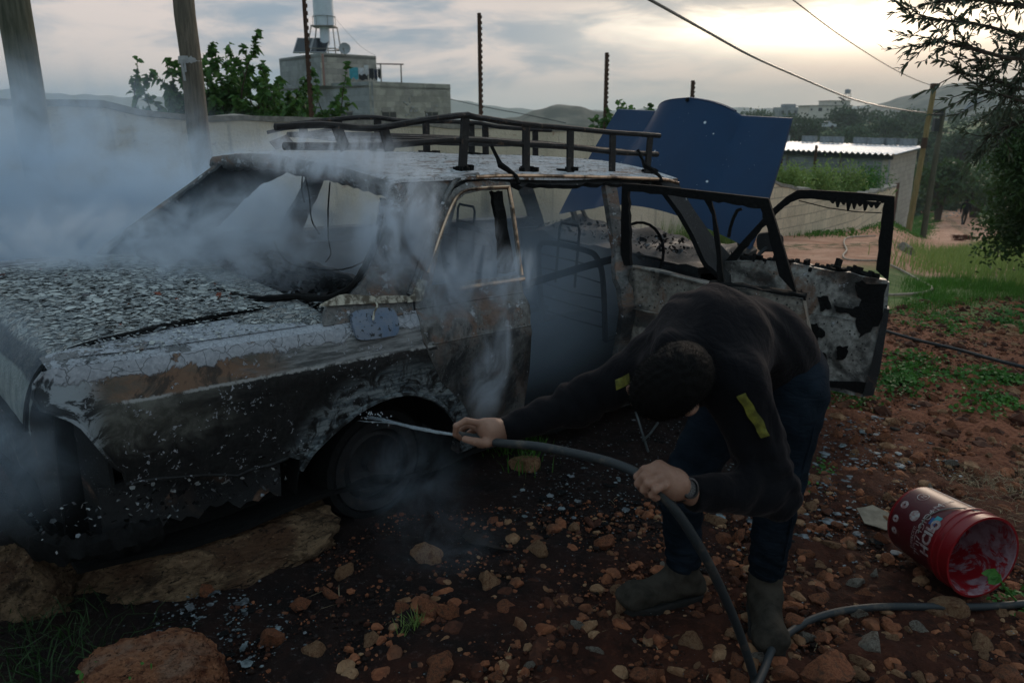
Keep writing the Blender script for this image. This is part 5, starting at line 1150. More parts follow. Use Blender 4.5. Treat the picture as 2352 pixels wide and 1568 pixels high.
P = scatter([(340, 1450), (500, 1370), (620, 1450), (560, 1540), (500, 1470)], 500, 71, 40, .07); S = np.random.default_rng(7).pareto(2.2, len(P)) * .003 + .003; S = np.minimum(S, .02); P[:, 2] += .02
crumbs('ash_debris', 'burnt scraps and glass lying behind the orange rock', P, S, [MT['ashbit'], MT['char'], MT['glassbit']], 72, cat='debris', flat=.25)
P = scatter([(2140, 490), (2185, 485), (2190, 500), (2145, 505)], 60, 73, 6, .5); S = np.random.default_rng(8).uniform(.03, .14, len(P)); P[:, 2] += .05
crumbs('litter', 'pale and turquoise litter by the foot of the utility poles', P, S, [MT['printt'], MT['glassbit'], MT['tape']], 74, cat='litter', flat=.4)

# ------------------------------------------------------------------ burnt car
_az, _pi, _ro = R(47), R(-2.5), R(2.5)
cf = Vector((math.sin(_az) * math.cos(_pi), math.cos(_az) * math.cos(_pi), math.sin(_pi)))
cr_ = Vector((math.cos(_az), -math.sin(_az), 0)); cu = cr_.cross(cf)
cr2 = cr_ * math.cos(_ro) - cu * math.sin(_ro); cu2 = cr_ * math.sin(_ro) + cu * math.cos(_ro)
CO = Vector((-1.11393, 3.52619, -.02431))
car = empty('burnt_car', CO); tag(car, 'burnt-out long saloon car, still smoking, with doors and bonnet open and a bent roof rack', 'car')
Mc = Matrix((cf, -cr2, cu2)).transposed().to_4x4(); Mc.translation = CO; car.matrix_world = Mc
def W(z): return float(np.interp(z, [.2, .35, .6, .772, .790, .802, .86, .905, .925, .94, 1.38, 1.45], [.80, .84, .872, .886, .884, .870, .866, .85, .822, .80, .625, .56]))
def SR(u, z, o=0): return (u, -(W(z) + o) * 1.0, z)
def SL(u, z, o=0): return (u, (W(z) + o), z)
def endw(u): return 1 - .10 * max(0, min(1, (-.85 - u) / .33)) ** 2
def side(side_, pts, holes=(), mat='side', parent=car, name='panel', off=0, thick=.012, step=.05, ragged=0, mp=None):
    s_ = -1 if side_ == 'R' else 1
    fn = mp or (lambda u, z: (u, s_ * (W(z) * endw(u) + off), z))
    V, F = sheet(pts, holes, step, fn, thick * (1 if side_ == 'R' else -1), ragged=ragged); return V, F
def mk(name, parts, mat, parent=car, smooth=True, angle=35):
    g = G()
    for V, F in parts: g.add(V, F)
    return g.build(name, MT[mat] if isinstance(mat, str) else mat, parent, smooth, angle)
arc = spl([(-.357, .40), (-.30, .475), (-.168, .567), (-.075, .607), (.034, .621), (.128, .607), (.244, .55), (.352, .445), (.422, .322), (.44, .25)], 4)
arc = [tuple(p) for p in arc]
rear = [(-.355, .44), (-.41, .468), (-.47, .455), (-.543, .458), (-.60, .448), (-.645, .465), (-.733, .489), (-.79, .50), (-.848, .513), (-.957, .520), (-.962, .563), (-.985, .59), (-1.024, .663), (-1.062, .733), (-1.086, .758), (-1.12, .778), (-1.153, .795), (-1.168, .83), (-1.160, .868), (-1.135, .90)]
lower = rear[::-1] + arc
# rear wing, side faces only; the rear door is its own sheet
wing = lower + [(.46, .23), (.74, .22), (.76, .30), (.765, .45), (.772, .59), (.75, .75), (.745, .905)] + [(-.2, .912), (-1.0, .912)]
# door shut line
body_parts = []
dooredge = [(.165, .915), (.16, .86), (.19, .76), (.27, .62), (.40, .50), (.47, .40), (.49, .26)]
wing1 = lower[:-1] + [(.44, .25), (.52, .26), (.51, .42), (.44, .53), (.31, .65), (.23, .78), (.20, .86), (.20, .93), (-.2, .93), (-.21, .912), (-1.0, .912), (-1.11, .908)]
body_parts.append(side('R', wing1, step=.04))
# shoulder: rolls inward over the top of the wing
def shoulder(sgn, u0, u1):
    g = G(); prof = [(.912, 0), (.921, -.018), (.927, -.04), (.930, -.07), (.932, -.11)]
    g.grid(lambda u, k: (u, sgn * (W(.912) + prof[k][1]) * endw(u), prof[k][0] - .03 * max(0, (-1.02 - u) / .12) ** 2), list(np.linspace(u0, u1, 30)), list(range(5))); return g.v, g.f
# sills, B pillar, cant rail
sill = [(.45, .20), (3.02, .20), (3.02, .33), (1.62, .345), (1.55, .40), (1.47, .40), (1.40, .345), (.80, .345), (.78, .33), (.45, .33)]
body_parts.append(side('R', sill, off=-.03, thick=.05))
body_parts.append(side('R', [(1.455, .34), (1.60, .34), (1.575, .93), (1.60, 1.375), (1.51, 1.375), (1.49, 1.05), (1.43, .90)], off=-.035, thick=.03))
# front wing
fw = [(2.46, .33), (2.98, .33), (3.0, .40), (3.06, .52), (3.2, .62), (3.38, .655), (3.56, .62), (3.70, .52), (3.76, .40), (3.80, .33), (4.18, .36), (4.22, .56), (4.20, .66), (4.12, .71), (3.3, .80), (2.9, .85), (2.5, .912)]
body_parts.append(side('R', fw, off=-.005, step=.08))
# left flank
lw = [(-1.135, .90), (-1.168, .83), (-1.153, .795), (-1.03, .66), (-.96, .52), (-.70, .44), (-.36, .42)] + [(math.cos(a) * .39 + .03, .31 + .33 * math.sin(a)) for a in np.linspace(2.75, .1, 12)] + [(.45, .22), (3.0, .22)] + [(math.cos(a) * .37 + 3.38, .31 + .33 * math.sin(a)) for a in np.linspace(3.0, .1, 12)] + [(3.8, .33), (4.18, .36), (4.22, .56), (4.20, .66), (4.12, .71), (3.3, .82), (2.9, .88), (2.4, .93), (-.2, .93), (-1.0, .912)]
body_parts.append(side('L', lw, step=.09))
# left greenhouse: one sheet with three window holes
gl = [(-.52, .93), (-.50, .97), (-.30, 1.13), (-.12, 1.27), (0.0, 1.37), (.06, 1.405), (1.0, 1.41), (2.0, 1.40), (2.10, 1.37), (2.50, .94), (2.50, .93)]
h1 = [(.0, 1.01), (.44 - .04, 1.01), (.53, 1.355), (.33, 1.36), (.21, 1.31), (.11, 1.20), (.03, 1.10)]
h2 = [(.53, 1.01), (1.46, 1.01), (1.49, 1.35), (.62, 1.36)]
h3 = [(1.60, 1.01), (2.30, 1.01), (2.00, 1.34), (1.58, 1.35)]
def rag(p, e, n_=5):
    out = []
    for a, b in zip(p, p[1:] + p[:1]):
        for k in range(n_): t = k / n_; out.append((a[0] + (b[0] - a[0]) * t + random.uniform(-e, e), a[1] + (b[1] - a[1]) * t + random.uniform(-e, e)))
    return out
V, F = side('L', gl, [rag(h1, .006, 8), rag(h2, .006, 12), rag(h3, .006, 8)], step=.10, thick=.03); body_parts.append((V, F))
mk('body', body_parts[1:], 'side'); mk('rear_wing', body_parts[:1], 'wing')
mk('shoulder_strip', [shoulder(-1, -1.12, -.15), shoulder(1, -1.12, 2.4)], 'ash')
# C-pillar (right)
cpil = [(-.245, .925), (-.21, .985), (-.13, 1.0), (-.055, 1.045), (.021, 1.12), (.08, 1.20), (.125, 1.28), (.155, 1.36), (.165, 1.415), (.55, 1.425), (.49, 1.385), (.426, 1.325), (.357, 1.235), (.252, 1.072), (.17, .985), (.155, .925)]
mk('roof_pillar', [side('R', cpil, step=.04, off=.004, thick=.02)], 'quarter')
# A pillar + cant rail (right), dark
apil = [(1.95, 1.40), (1.985, 1.42), (2.056, 1.397), (2.12, 1.36), (2.195, 1.25), (2.327, 1.10), (2.499, .96), (2.55, .92), (2.55, .34), (2.40, .34), (2.36, .80), (2.213, .965), (2.150, 1.108), (2.075, 1.222), (1.975, 1.33)]
mk('windscreen_pillar', [side('R', apil, step=.06, off=-.006, thick=.03)], 'dark')
rail = [(.50, 1.385), (.58, 1.412), (.9, 1.412), (1.98, 1.40), (2.0, 1.372)] + [(2.0 - .05 * k, 1.385 + random.uniform(-.008, .012)) for k in range(1, 23)] + [(.86, 1.395)]
mk('cant_rail', [side('R', rail, step=.08, off=-.01, thick=.03)], 'dark')

# roof skin --------------------------------------------------------------
def roofz(u, w):
    s_ = abs(w) / .615; c = 1.468 - .010 * (u - .9) ** 2 * (1 if u > .9 else 1.5); e = 1.425 - .008 * max(0, u - .7) ** 2 - .02 * max(0, .35 - u) ** 1.2
    return c + (e - c) * s_ ** 2.6 + .004 * math.sin(u * 7 + w * 5)
def roofpt(a, b):    # a along 0..1, b across -1..1 (negative = right)
    w = -b * .615 if b < 0 else -b * .66
    u0 = .10 - .06 * (1 - abs(b)) ** 2 + .07 * abs(b) ** 4 if b < 0 else .10 - .02 * (1 - b) - .10 * b ** 2
    u1 = 2.10 + .03 * (1 - b * b); u = u0 + (u1 - u0) * a; ww = abs(w)
    return (u, ww * (-1 if b < 0 else 1), roofz(u, ww))
A_ = list(np.r_[0, .012, np.linspace(.03, 1, 34)]); B_ = list(np.linspace(-1, 1, 33))
def roofp2(a, b):
    p = roofpt(a, b); dz = -.016 if a == 0 else (-.004 if a < .02 else 0); return (p[0], p[1], p[2] + dz)
G().grid(roofp2, A_, B_, (0, 0, -.014)).build('roof', MT['roof'], car, True, 50)
# rear header: band rolling down to the rear window opening
g = G(); Bh = list(np.linspace(-1, 1, 41)); pr = [(0, -.002), (-.012, -.018), (-.016, -.042), (-.004, -.062), (.035, -.075)]
g.grid(lambda b, k: (roofpt(0, b)[0] + pr[k][0] + .004 * math.sin(b * 37) * (k == 4), roofpt(0, b)[1], roofpt(0, b)[2] + pr[k][1] - .008 + (.005 * math.sin(b * 61) if k == 4 else 0)), Bh, list(range(5)), (0.012, 0, 0)); g.build('rear_header', MT['quarter'], car)
g = G(); g.grid(lambda b, k: (roofpt(1, b)[0] + (0, .03, .02)[k], roofpt(1, b)[1], roofpt(1, b)[2] + (0, -.03, -.07)[k] - .012), Bh, [0, 1, 2], (-.012, 0, 0)); g.build('windscreen_header', MT['dark'], car)
# drip rail
drip = [(.15, .99), (.215, 1.075), (.276, 1.162), (.362, 1.269), (.437, 1.361), (.50, 1.405), (.56, 1.422), (.65, 1.43)]
pts = [SR(u, z, .014) for u, z in spl(drip, 4)]; G().tube(pts, .012, 6).build('drip_rail', MT['quarter'], car)
pts = [SR(u, z, .030) for u, z in spl([(.62, 1.424), (.773, 1.428), (1.035, 1.426), (1.363, 1.42), (1.77, 1.410), (1.95, 1.404), (2.06, 1.385)], 4)]
G().tube(pts, .0085, 8).build('bright_gutter', MT['gold'], car)
g = G(); g.add(*side('R', [(.13, .965), (.20, .965), (.245, 1.035), (.205, 1.045), (.16, 1.0)], off=.022, thick=.006, step=.03)); g.build('pillar_trim_end', MT['cream'], car)
tp = [tuple(p) for p in spl([(-.245, .992), (-.19, 1.012), (-.134, 1.022), (-.02, 1.004), (.133, .990), (.128, .968), (0, .975), (-.13, .985)], 3, True)]
# bright strip at the pillar foot, wrapping the corner
g = G(); g.add(*side('R', tp, off=.018, thick=.006, step=.03)); g.build('pillar_foot_trim', MT['cream'], car)
g = G(); g.tube([SR(-.02, 1.0, .03), SR(-.025, .975, .05), SR(-.045, .955, .05), SR(-.06, .93, .045)], .004, 5); g.build('hanging_scrap', MT['cream'], car)

# rear deck, window opening and lid --------------------------------------
def deckz(u): return float(np.interp(u, [-1.2, -1.1, -.95, -.6, -.25, 0], [.86, .905, .925, .94, .955, .965]))
gap = lambda u: float(np.interp(u, [-1.12, -1.05, -.94, -.68, -.2], [.70, .665, .640, .600, .575]))
g = G()   # scuttle below the rear window and the channels either side of the lid
g.grid(lambda u, b: (u, b * .80, deckz(u) + .004 - .03 * abs(b) ** 6), list(np.linspace(-.50, -.20, 8)), list(np.linspace(-1, 1, 25)), (0, 0, -.02))
g.build('rear_scuttle', MT['lid'], car)
for sg in (-1, 1):
  g = G(); g.grid(lambda u, b: (u, sg * (gap(u) + .014 + (.80 * endw(u) - gap(u) - .010) * b), .930 - .03 * max(0, (-1.0 - u) / .13) ** 2 + (deckz(u) - .930) * .6 * (1 - b) * (u > -1.0) - .012 * (b == 0)), list(np.linspace(-1.12, -.30, 24)), [0, .08, .3, .6, 1.0]); g.build('wing_top', MT['ash'], car)
g = G()
for sg in (-1, 1): g.grid(lambda u, b: (u, sg * (gap(u) + .016 - .05 * b), deckz(u) - .012 - .05 * b), list(np.linspace(-1.12, -.28, 16)), [0, 1])
g.grid(lambda w, b: (-1.175 + .03 * b, w, .66 - .0 * b), list(np.linspace(-.62, .62, 5)), [0, 1]); g.build('lid_channel', MT['char'], car)
prof = [(-.47, .955), (-.6, .951), (-.8, .940), (-.95, .928), (-1.04, .916), (-1.085, .900), (-1.112, .875), (-1.135, .83), (-1.150, .78), (-1.158, .72), (-1.155, .66)]
P_ = spl(prof, 3)
def lidpt(i, b):
    u, z = P_[i]; gw = gap(max(u, -1.12)) - (0 if z > .87 else (.87 - z) * .32) - (.006); crown = .014 * (1 - b * b); front = -.02 if i < 0 else 0
    uu = u + (.0 if i > 3 else .10 * (abs(b) ** 2) * (1 - i / 3) * 1.6)
    return (uu, b * gw, z + crown + .0025 * math.sin(b * 31 + i))
G().grid(lidpt, list(range(len(P_))), list(np.linspace(-1, 1, 35)), (0.004, 0, -.012)).build('trunk_lid', MT['lid'], car, True, 50)
for sg in (-1, 1):
    q = [(u, sg * (gap(u) + .004), deckz(u) + .002) for u in np.linspace(-.36, -1.03, 12)] + [(-1.07, sg * .672, .905), (-1.105, sg * .678, .885), (-1.135, sg * .672, .84), (-1.152, sg * .655, .78), (-1.160, sg * .64, .72), (-1.16, sg * .62, .67)]
    G().tube(spl(q, 3), .0095, 6).build('lid_gap_shade', MT['char'], car)  # black tube laid in to stand for the shade inside the gap
# loose flakes lying on the lid, the wing and the roof
def flakes(name, n_, fn, smin_, smax_, mats, seed, lift=.35):
    g = np.random.default_rng(seed); V = []; F = []; M_ = []
    for k in range(n_):
        c = np.array(fn(g)); s_ = g.uniform(smin_, smax_) * (1.6 if g.random() < .08 else 1); m_ = int(g.integers(4, 7)); a0 = g.uniform(0, 6.28); N = nrm(np.array([[g.normal(0, lift), g.normal(0, lift), 1.]]))[0]
        X = nrm(np.cross(N, [0.3, 1, 0])[None])[0]; Y = np.cross(N, X); b0 = len(V)
        for j in range(m_): a = a0 + 6.283 * j / m_; r_ = s_ * g.uniform(.55, 1.15); V.append(c + X * math.cos(a) * r_ + Y * math.sin(a) * r_ * .75 + N * g.uniform(-.1, .12) * s_ + [0, 0, s_ * .22])
        F.append(tuple(range(b0, b0 + m_))); M_.append(int(g.integers(0, len(mats))))
    me = bpy.data.meshes.new(name); me.from_pydata([tuple(v) for v in V], [], F); 
    for mm in mats: me.materials.append(mm)
    me.polygons.foreach_set('material_index', M_); me.update(); o = bpy.data.objects.new(name, me); COL.objects.link(o); o.parent = car; o['kind'] = 'stuff'; return o
def onlid(g):
    while True:
        u = -1.06 + .72 * g.random(); b = g.uniform(-1, 1)
        if g.random() < min(1, .15 + (u + 1.12) * 3.2): break
    return (u, b * .61, float(np.interp(u, [q[0] for q in prof[::-1]], [q[1] for q in prof[::-1]])) + .014 * (1 - b * b) + .002)
flakes('lid_flakes', 6500, onlid, .005, .016, [MT['flake'], MT['flake2'], MT['flake'], MT['flake2'], MT['lid']], 1, .16)
flakes('lid_crumbs', 60, onlid, .006, .012, [MT['redcrumb']], 2, .9)
flakes('wing_flakes', 900, lambda g: (lambda u, b: (u, -(gap(max(u, -1.1)) + .02 + b * .20), .934 + (deckz(u) - .93) * .6 * (1 - b)))(g.uniform(-1.05, .02), g.random() ** 1.6), .003, .009, [MT['flake'], MT['flake2'], MT['ashbit']], 3)
flakes('roof_flakes', 1400, lambda g: (lambda a, b: (lambda p: (p[0], p[1], p[2] + .001))(roofpt(a, b)))(g.random() ** 1.3, g.uniform(-1, 1)), .003, .008, [MT['flake2'], MT['flake'], MT['ashbit']], 4, .2)
# rear window opening: seal
sealpts = [(-.215, .565, .975), (-.32, .50, .965), (-.38, .38, .960), (-.42, .15, .958), (-.43, -.1, .958), (-.43, -.35, .962), (-.41, -.55, .968), (-.33, -.66, .985)]
bl = [(.130, .632, 1.345), (.105, .655, 1.28), (.06, .69, 1.20), (.0, .722, 1.12), (-.07, .745, 1.05), (-.14, .73, 1.005), (-.18, .66, .985)]
G().tube([(a, -b, c) for a, b, c in spl(bl + sealpts, 5)], .013, 6, jit=.2).build('rear_window_seal', MT['char'], car)
G().tube([(a, -b, c) for a, b, c in spl([(-.33, -.66, .985), (-.22, -.665, 1.06), (-.10, -.655, 1.17), (.0, -.64, 1.28), (.05, -.60, 1.36)], 5)], .011, 6, jit=.2).build('rear_window_seal', MT['char'], car)
# left C-pillar inner return (wide dark pillar)
mk('inner_pillar', [side('L', rag([(-.50, .95), (-.02, .96), (.03, 1.05), (.12, 1.16), (.22, 1.27), (.36, 1.335), (.55, 1.36), (.6, 1.40), (.04, 1.40), (-.14, 1.25), (-.33, 1.10)], .005, 6), step=.06, off=-.035, thick=.02)], 'dark')

# rear door ---------------------------------------------------------------
rd = [(.160, .905), (.157, .86), (.184, .765), (.264, .63), (.394, .51), (.468, .40), (.488, .300), (.775, .300), (.775, .47), (.772, .59), (.755, .75), (.76, .93), (.775, 1.0)]
rdo = rd + [(.80, 1.18), (.826, 1.40), (.705, 1.408), (.58, 1.403), (.49, 1.377), (.427, 1.318), (.358, 1.231), (.253, 1.072), (.18, .96)]
whole = [(.275, 1.012), (.36, 1.165), (.435, 1.27), (.487, 1.325), (.545, 1.355), (.64, 1.368), (.795, 1.372), (.785, 1.2), (.765, 1.012)]
rdoor = mk('rear_door', [side('R', rdo, [whole], step=.04, off=.0015, thick=.004)], 'rdoor')
gi = [(.262, 1.072), (.362, 1.213), (.445, 1.315), (.499, 1.363), (.547, 1.382), (.645, 1.39), (.80, 1.393)]
g = G(); g.tube([SR(u, z - .010, .012) for u, z in spl(gi, 4)], .0065, 6); g.tube([SR(u, z, .012) for u, z in [(.80, 1.385), (.797, 1.293), (.787, 1.171), (.776, 1.071), (.772, 1.01)]], .0065, 6); g.build('window_trim', MT['gold'], rdoor)
g = G(); g.tube([SR(u, z, .022) for u, z in [(.34, .990), (.45, .992), (.6, .994), (.77, .997)]], .010, 8); g.build('sill_trim', MT['gold'], rdoor)
g = G(); g.add(*side('R', rag([(.728, 1.36), (.79, 1.36), (.782, 1.25), (.772, 1.02), (.68, 1.02), (.688, 1.05), (.70, 1.10), (.712, 1.16), (.726, 1.25)], .004, 5), off=-.03, thick=.02)); g.build('glass_channel', MT['char'], rdoor)
g = G()
for z in (.80, .935): g.tube([SR(.19 + (.02 if z < .9 else -.02), z, .006), SR(.5, z + .002, .006), SR(.755, z + .004, .006)], .004, 5)
g.build('pressed_line', MT['rdoor'], rdoor)
fl = [tuple(p) for p in spl([(-.128, .958), (-.03, .962), (.045, .955), (.058, .92), (.045, .868), (.0, .862), (-.12, .866), (-.140, .90)], 4, True)]
# fuel flap sits on the wing below the trim
mk('fuel_flap', [side('R', fl, off=.010, thick=.012, step=.03, mp=lambda u, z: (u, -(float(np.interp(z, [.86, .90, .93, .97], [.868, .856, .838, .806])) + .008), z))], 'flap')
# wheel-arch lip
G().tube([SR(u, z, .006) for u, z in arc[:-3]], .010, 6, jit=.15).build('arch_lip', MT['wing'], car)
G().tube([(u, -(W(z) * endw(u) + .004), z) for u, z in rear[1:]], .006, 5, jit=.3).build('wing_edge', MT['wing'], car)

# tail panel, bumper remains, underside ----------------------------------
g = G(); g.grid(lambda w, z: (-1.09 - .05 * (z - .3) - .02 * math.sin(w * 9) + .10 * abs(w / .8) ** 4, w, z), list(np.linspace(-.80, .80, 25)), [.30, .38, .46, .54, .60, .65, .70], (.012, 0, 0)); g.build('tail_panel', MT['dark'], car)
g = G(); g.tube(spl([(-.86, -.84, .33), (-1.0, -.86, .335), (-1.12, -.84, .34), (-1.20, -.70, .345), (-1.22, -.4, .335), (-1.225, 0, .32), (-1.22, .4, .33), (-1.2, .72, .34), (-1.1, .84, .34)], 9), .030, 7, flat=1.5, jit=.3); g.build('bumper', MT['char'], car)
g = G(); g.grid(lambda u, w: (u, w, .23 + .02 * math.sin(u * 7 + w * 4)), list(np.linspace(-1.1, 4.1, 30)), list(np.linspace(-.80, .80, 9)), (0, 0, -.02)); g.build('floor_pan', MT['char'], car)
g = G(); g.grid(lambda u, z: (u, -.80 + .02 * math.sin(u * 11 + z * 9), z + (.012 * math.sin(u * 37) + .012 * math.sin(u * 91) if z < .33 else 0)), list(np.linspace(-1.02, -.42, 30)), [.31, .34, .38, .42, .50], (0, .02, 0)); g.build('tail_shade_sheet', MT['dark'], car)  # dark sheet added to stand for the shade below the wing
flakes('hanging_flakes', 260, lambda g: (lambda u: (u, -.835 + g.uniform(-.03, .02), .40 + g.uniform(-.06, .10)))(g.uniform(-1.2, -.4)), .003, .012, [MT['char'], MT['flake'], MT['char'], MT['ashbit']], 8, 1.5)
# inner wheel arch (dark tub)
g = G(); g.grid(lambda a, w: (.03 + .40 * math.cos(a), w, .30 + .34 * math.sin(a)), list(np.linspace(0, math.pi, 15)), [-.84, -.66, -.5], (0, 0, .01)); g.grid(lambda u, z: (u, -.50, z), [-.4, 0, .46], [.12, .4, .66], (0, .01, 0)); g.build('wheel_tub', MT['char'], car)
g = G(); g.grid(lambda u, z: (u, -.70 + .0 * z, z), [-1.1, -.7, -.38], [.22, .4, .9], (0, .02, 0)); g.build('inner_wing', MT['char'], car)
# wheels
wheelm = burnt('burnt_wheel', white=.06, grey=.35, rust=.28, soot=.70, sc=4, gcol=(.016, .02, .024), base=(.006, .0065, .008))
def wheel(u, w, z, sg, name='wheel'):
    root = G().lathe([(.155, -.07), (.195, -.075), (.20, -.06), (.185, -.02), (.185, .03), (.20, .065), (.195, .08), (.16, .07)], 40, Matrix.Rotation(R(90) * sg, 4, 'X'), True).build(name, wheelm, car)
    root.location = (u, w, z)
    g = G(); g.lathe([(.003, -.045), (.035, -.05), (.045, -.02), (.09, -.03), (.125, -.055), (.15, -.04), (.175, .0), (.17, .03), (.10, .01), (.003, .0)], 40, Matrix.Rotation(R(90) * sg, 4, 'X')); g.build('hub_disc', wheelm, root)
    g = G(); g.lathe([(.205, -.075), (.232, -.07), (.245, -.02), (.242, .05), (.21, .075), (.20, .0)], 40, Matrix.Rotation(R(90) * sg, 4, 'X'), True); g.build('tyre_remains', MT['char'], root); return root
wheel(.02, -.715, .295, -1); wheel(.02, .765, .33, 1); wheel(3.38, -.765, .315, -1); wheel(3.38, .765, .32, 1)

# cabin -------------------------------------------------------------------
g = G(); g.grid(lambda u, w: (u, w, .90 + .015 * math.sin(u * 17 + w * 13) + .012 * math.sin(w * 31)), list(np.linspace(-.48, .25, 16)), list(np.linspace(-.66, .66, 30)), (0, 0, -.03)); g.build('parcel_shelf', MT['cabin'], car)
flakes('shelf_debris', 900, lambda g: (g.uniform(-.42, .24), g.uniform(-.62, .62), .915 + .01 * g.random()), .006, .022, [MT['char'], MT['char'], MT['ashbit'], MT['char']], 6, .9)
g = G(); g.grid(lambda w, t: (.28 + .18 * t + .012 * math.sin(w * 40), w, .93 - .55 * t), list(np.linspace(-.66, .66, 40)), list(np.linspace(0, 1, 8)), (.03, 0, 0)); g.build('rear_seat_back', MT['cabin'], car)
def seat(name, u, w, zt, hw, hh=.50, head=True, par=None):
    rt = G().tube(spl([(u + .10, w - hw, zt - hh), (u + .03, w - hw, zt - .15), (u, w - hw + .03, zt - .03), (u, w - hw + .12, zt), (u, w + hw - .12, zt), (u, w + hw - .03, zt - .03), (u + .03, w + hw, zt - .15), (u + .10, w + hw, zt - hh)], 4), .016, 7).build(name, MT['char'], car)
    if head:
        g = G(); g.tube([(u, w - .075, zt - .22), (u, w - .075, zt + .10), (u, w - .062, zt + .125), (u, w + .062, zt + .125), (u, w + .075, zt + .10), (u, w + .075, zt - .22)], .0075, 6); g.tube([(u, w - .075, zt + .03), (u, w + .075, zt + .03)], .007, 6); g.build('headrest_hoop', MT['char'], rt)
    g = G()
    for k in range(5): zz = zt - .08 - k * .085; g.tube([(u + .02 + k * .012, w - hw, zz), (u + .025 + k * .012, w, zz + random.uniform(-.02, .02)), (u + .02 + k * .012, w + hw, zz)], .004, 4)
    g.tube([(u + .12, w - hw, zt - hh), (u - .42, w - hw, zt - hh - .02), (u - .44, w + hw, zt - hh - .02), (u + .12, w + hw, zt - hh)] if False else [(u + .10, w - hw, zt - hh), (u + .48, w - hw, zt - hh + .02), (u + .50, w + hw, zt - hh + .02), (u + .10, w + hw, zt - hh)], .014, 6)
    g.build('springs', MT['char'], rt); return rt
seat('seat_frame', 1.62, -.27, 1.00, .25); seat('seat_frame', 1.30, .25, 1.05, .24)
G().tube([(1.30, -.10, .74), (1.55, -.45, .92), (1.68, -.62, 1.0)], .020, 6).build('loose_bar', MT['char'], car)
# dash, cowl, steering column and the bonnet --------------------------------
g = G(); g.grid(lambda u, w: (u, w, .955 - .10 * (2.62 - u) + .02 * math.sin(w * 9 + u * 7) + .012 * math.sin(w * 27)), list(np.linspace(2.22, 2.85, 12)), list(np.linspace(-.74, .74, 36)), (0, 0, -.04)); g.grid(lambda w, t: (2.22 + .06 * t, w, .91 - .35 * t), list(np.linspace(-.74, .74, 20)), [0, .5, 1], (.03, 0, 0)); g.build('dashboard', MT['cabin'], car)
flakes('dash_debris', 420, lambda g: (g.uniform(2.2, 2.85), g.uniform(-.72, .72), .955 + .02 * g.random()), .006, .020, [MT['char'], MT['char'], MT['char'], MT['ashbit'], MT['char'], MT['cabin']], 7, .8)
g = G(); g.tube([(2.15 + .03 * math.sin(a), -.35 + .19 * math.cos(a), .93 + .19 * math.sin(a)) for a in np.linspace(0, 2 * math.pi, 25)], .009, 6); g.tube([(2.16, -.35, .93), (2.4, -.35, .82)], .02, 6); g.tube([(2.15, -.54, .93), (2.15, -.16, .93)], .008, 5); g.build('steering_wheel', MT['char'], car)
g = G(); g.grid(lambda u, w: (u, w * .74, .84 - .02 * abs(w) ** 2 - .12 * max(0, u - 3.0)), list(np.linspace(2.85, 4.15, 10)), list(np.linspace(-1, 1, 13)), (0, 0, -.02)); g.grid(lambda w, z: (4.17, w, z), list(np.linspace(-.76, .76, 7)), [.34, .5, .68], (-.03, 0, 0)); g.grid(lambda w, z: (2.88, w, z), list(np.linspace(-.80, .80, 7)), [.22, .5, .84], (-.02, 0, 0)); g.build('engine_bay', MT['char'], car)
# bonnet: hinged at the cowl and thrown fully open, outer (blue) face to the rear
Hd = Vector((.42, 0, .80)); Hd.normalize()
def hoodpt(s_, w):     # s_ 0 hinge .. 1 nose
    b = abs(w); half = .80 - .10 * s_ ** 1.5 - .0 * s_
    base_z = 1.0 + .135 * (1 - (b) ** 1.8) * (1 - s_) ; u = 2.66 + .44 * s_; z = base_z * (1 - s_) + 1.775 * s_ if s_ < 1 else 1.775
    z = (1.0 + .135 * (1 - b ** 1.8)) * (1 - s_) + 1.775 * s_
    kw = .50 - .10 * s_                     # centre bulge width
    k = max(0, 1 - (b / (kw + .08)) ** 4) if b < kw + .08 else 0
    hgt = .045 + .085 * s_ ** 1.4
    nose = .045 * s_ ** 2 * (1 - b)
    bu = k * hgt
    return (u - bu * .88 - .0 * nose, -w * half, z + bu * .46 + (.03 * s_ ** 6 * (1 - b / .5) if b < .5 else 0))
S_ = list(np.linspace(0, 1, 30)); Wd = list(np.linspace(-1, 1, 61))
hood = G().grid(hoodpt, S_, Wd, (.022, 0, .004)).build('bonnet', MT['blue'], car, True, 30)
g = G(); g.grid(lambda w, k: tuple(Vector(hoodpt(1.0, w)) + Vector(((.0, .03, .05)[k], 0, (.002, .006, -.03)[k]))), list(np.linspace(-.44, .44, 25)), [0, 1, 2], (.0, 0, .006)); g.build('grille_lip', MT['blue'], hood)
q = Vector(hoodpt(.985, 0)); g = G(); g.lathe([(.001, 0), (.014, 0), (.014, .006), (.001, .006)], 12, Matrix.Translation(q + Vector((-.006, .0, .005))) @ Matrix.Rotation(R(-70), 4, 'Y')); g.build('badge_hole', MT['char'], hood)
g = G()
for w in (-.70, .70): g.bar((2.78, w, .90), (2.70, w, 1.04), .03, .03); g.bar((2.92, w, .90), (2.74, w, 1.12), .02, .02)
g.build('bonnet_hinge', MT['steel'], car)

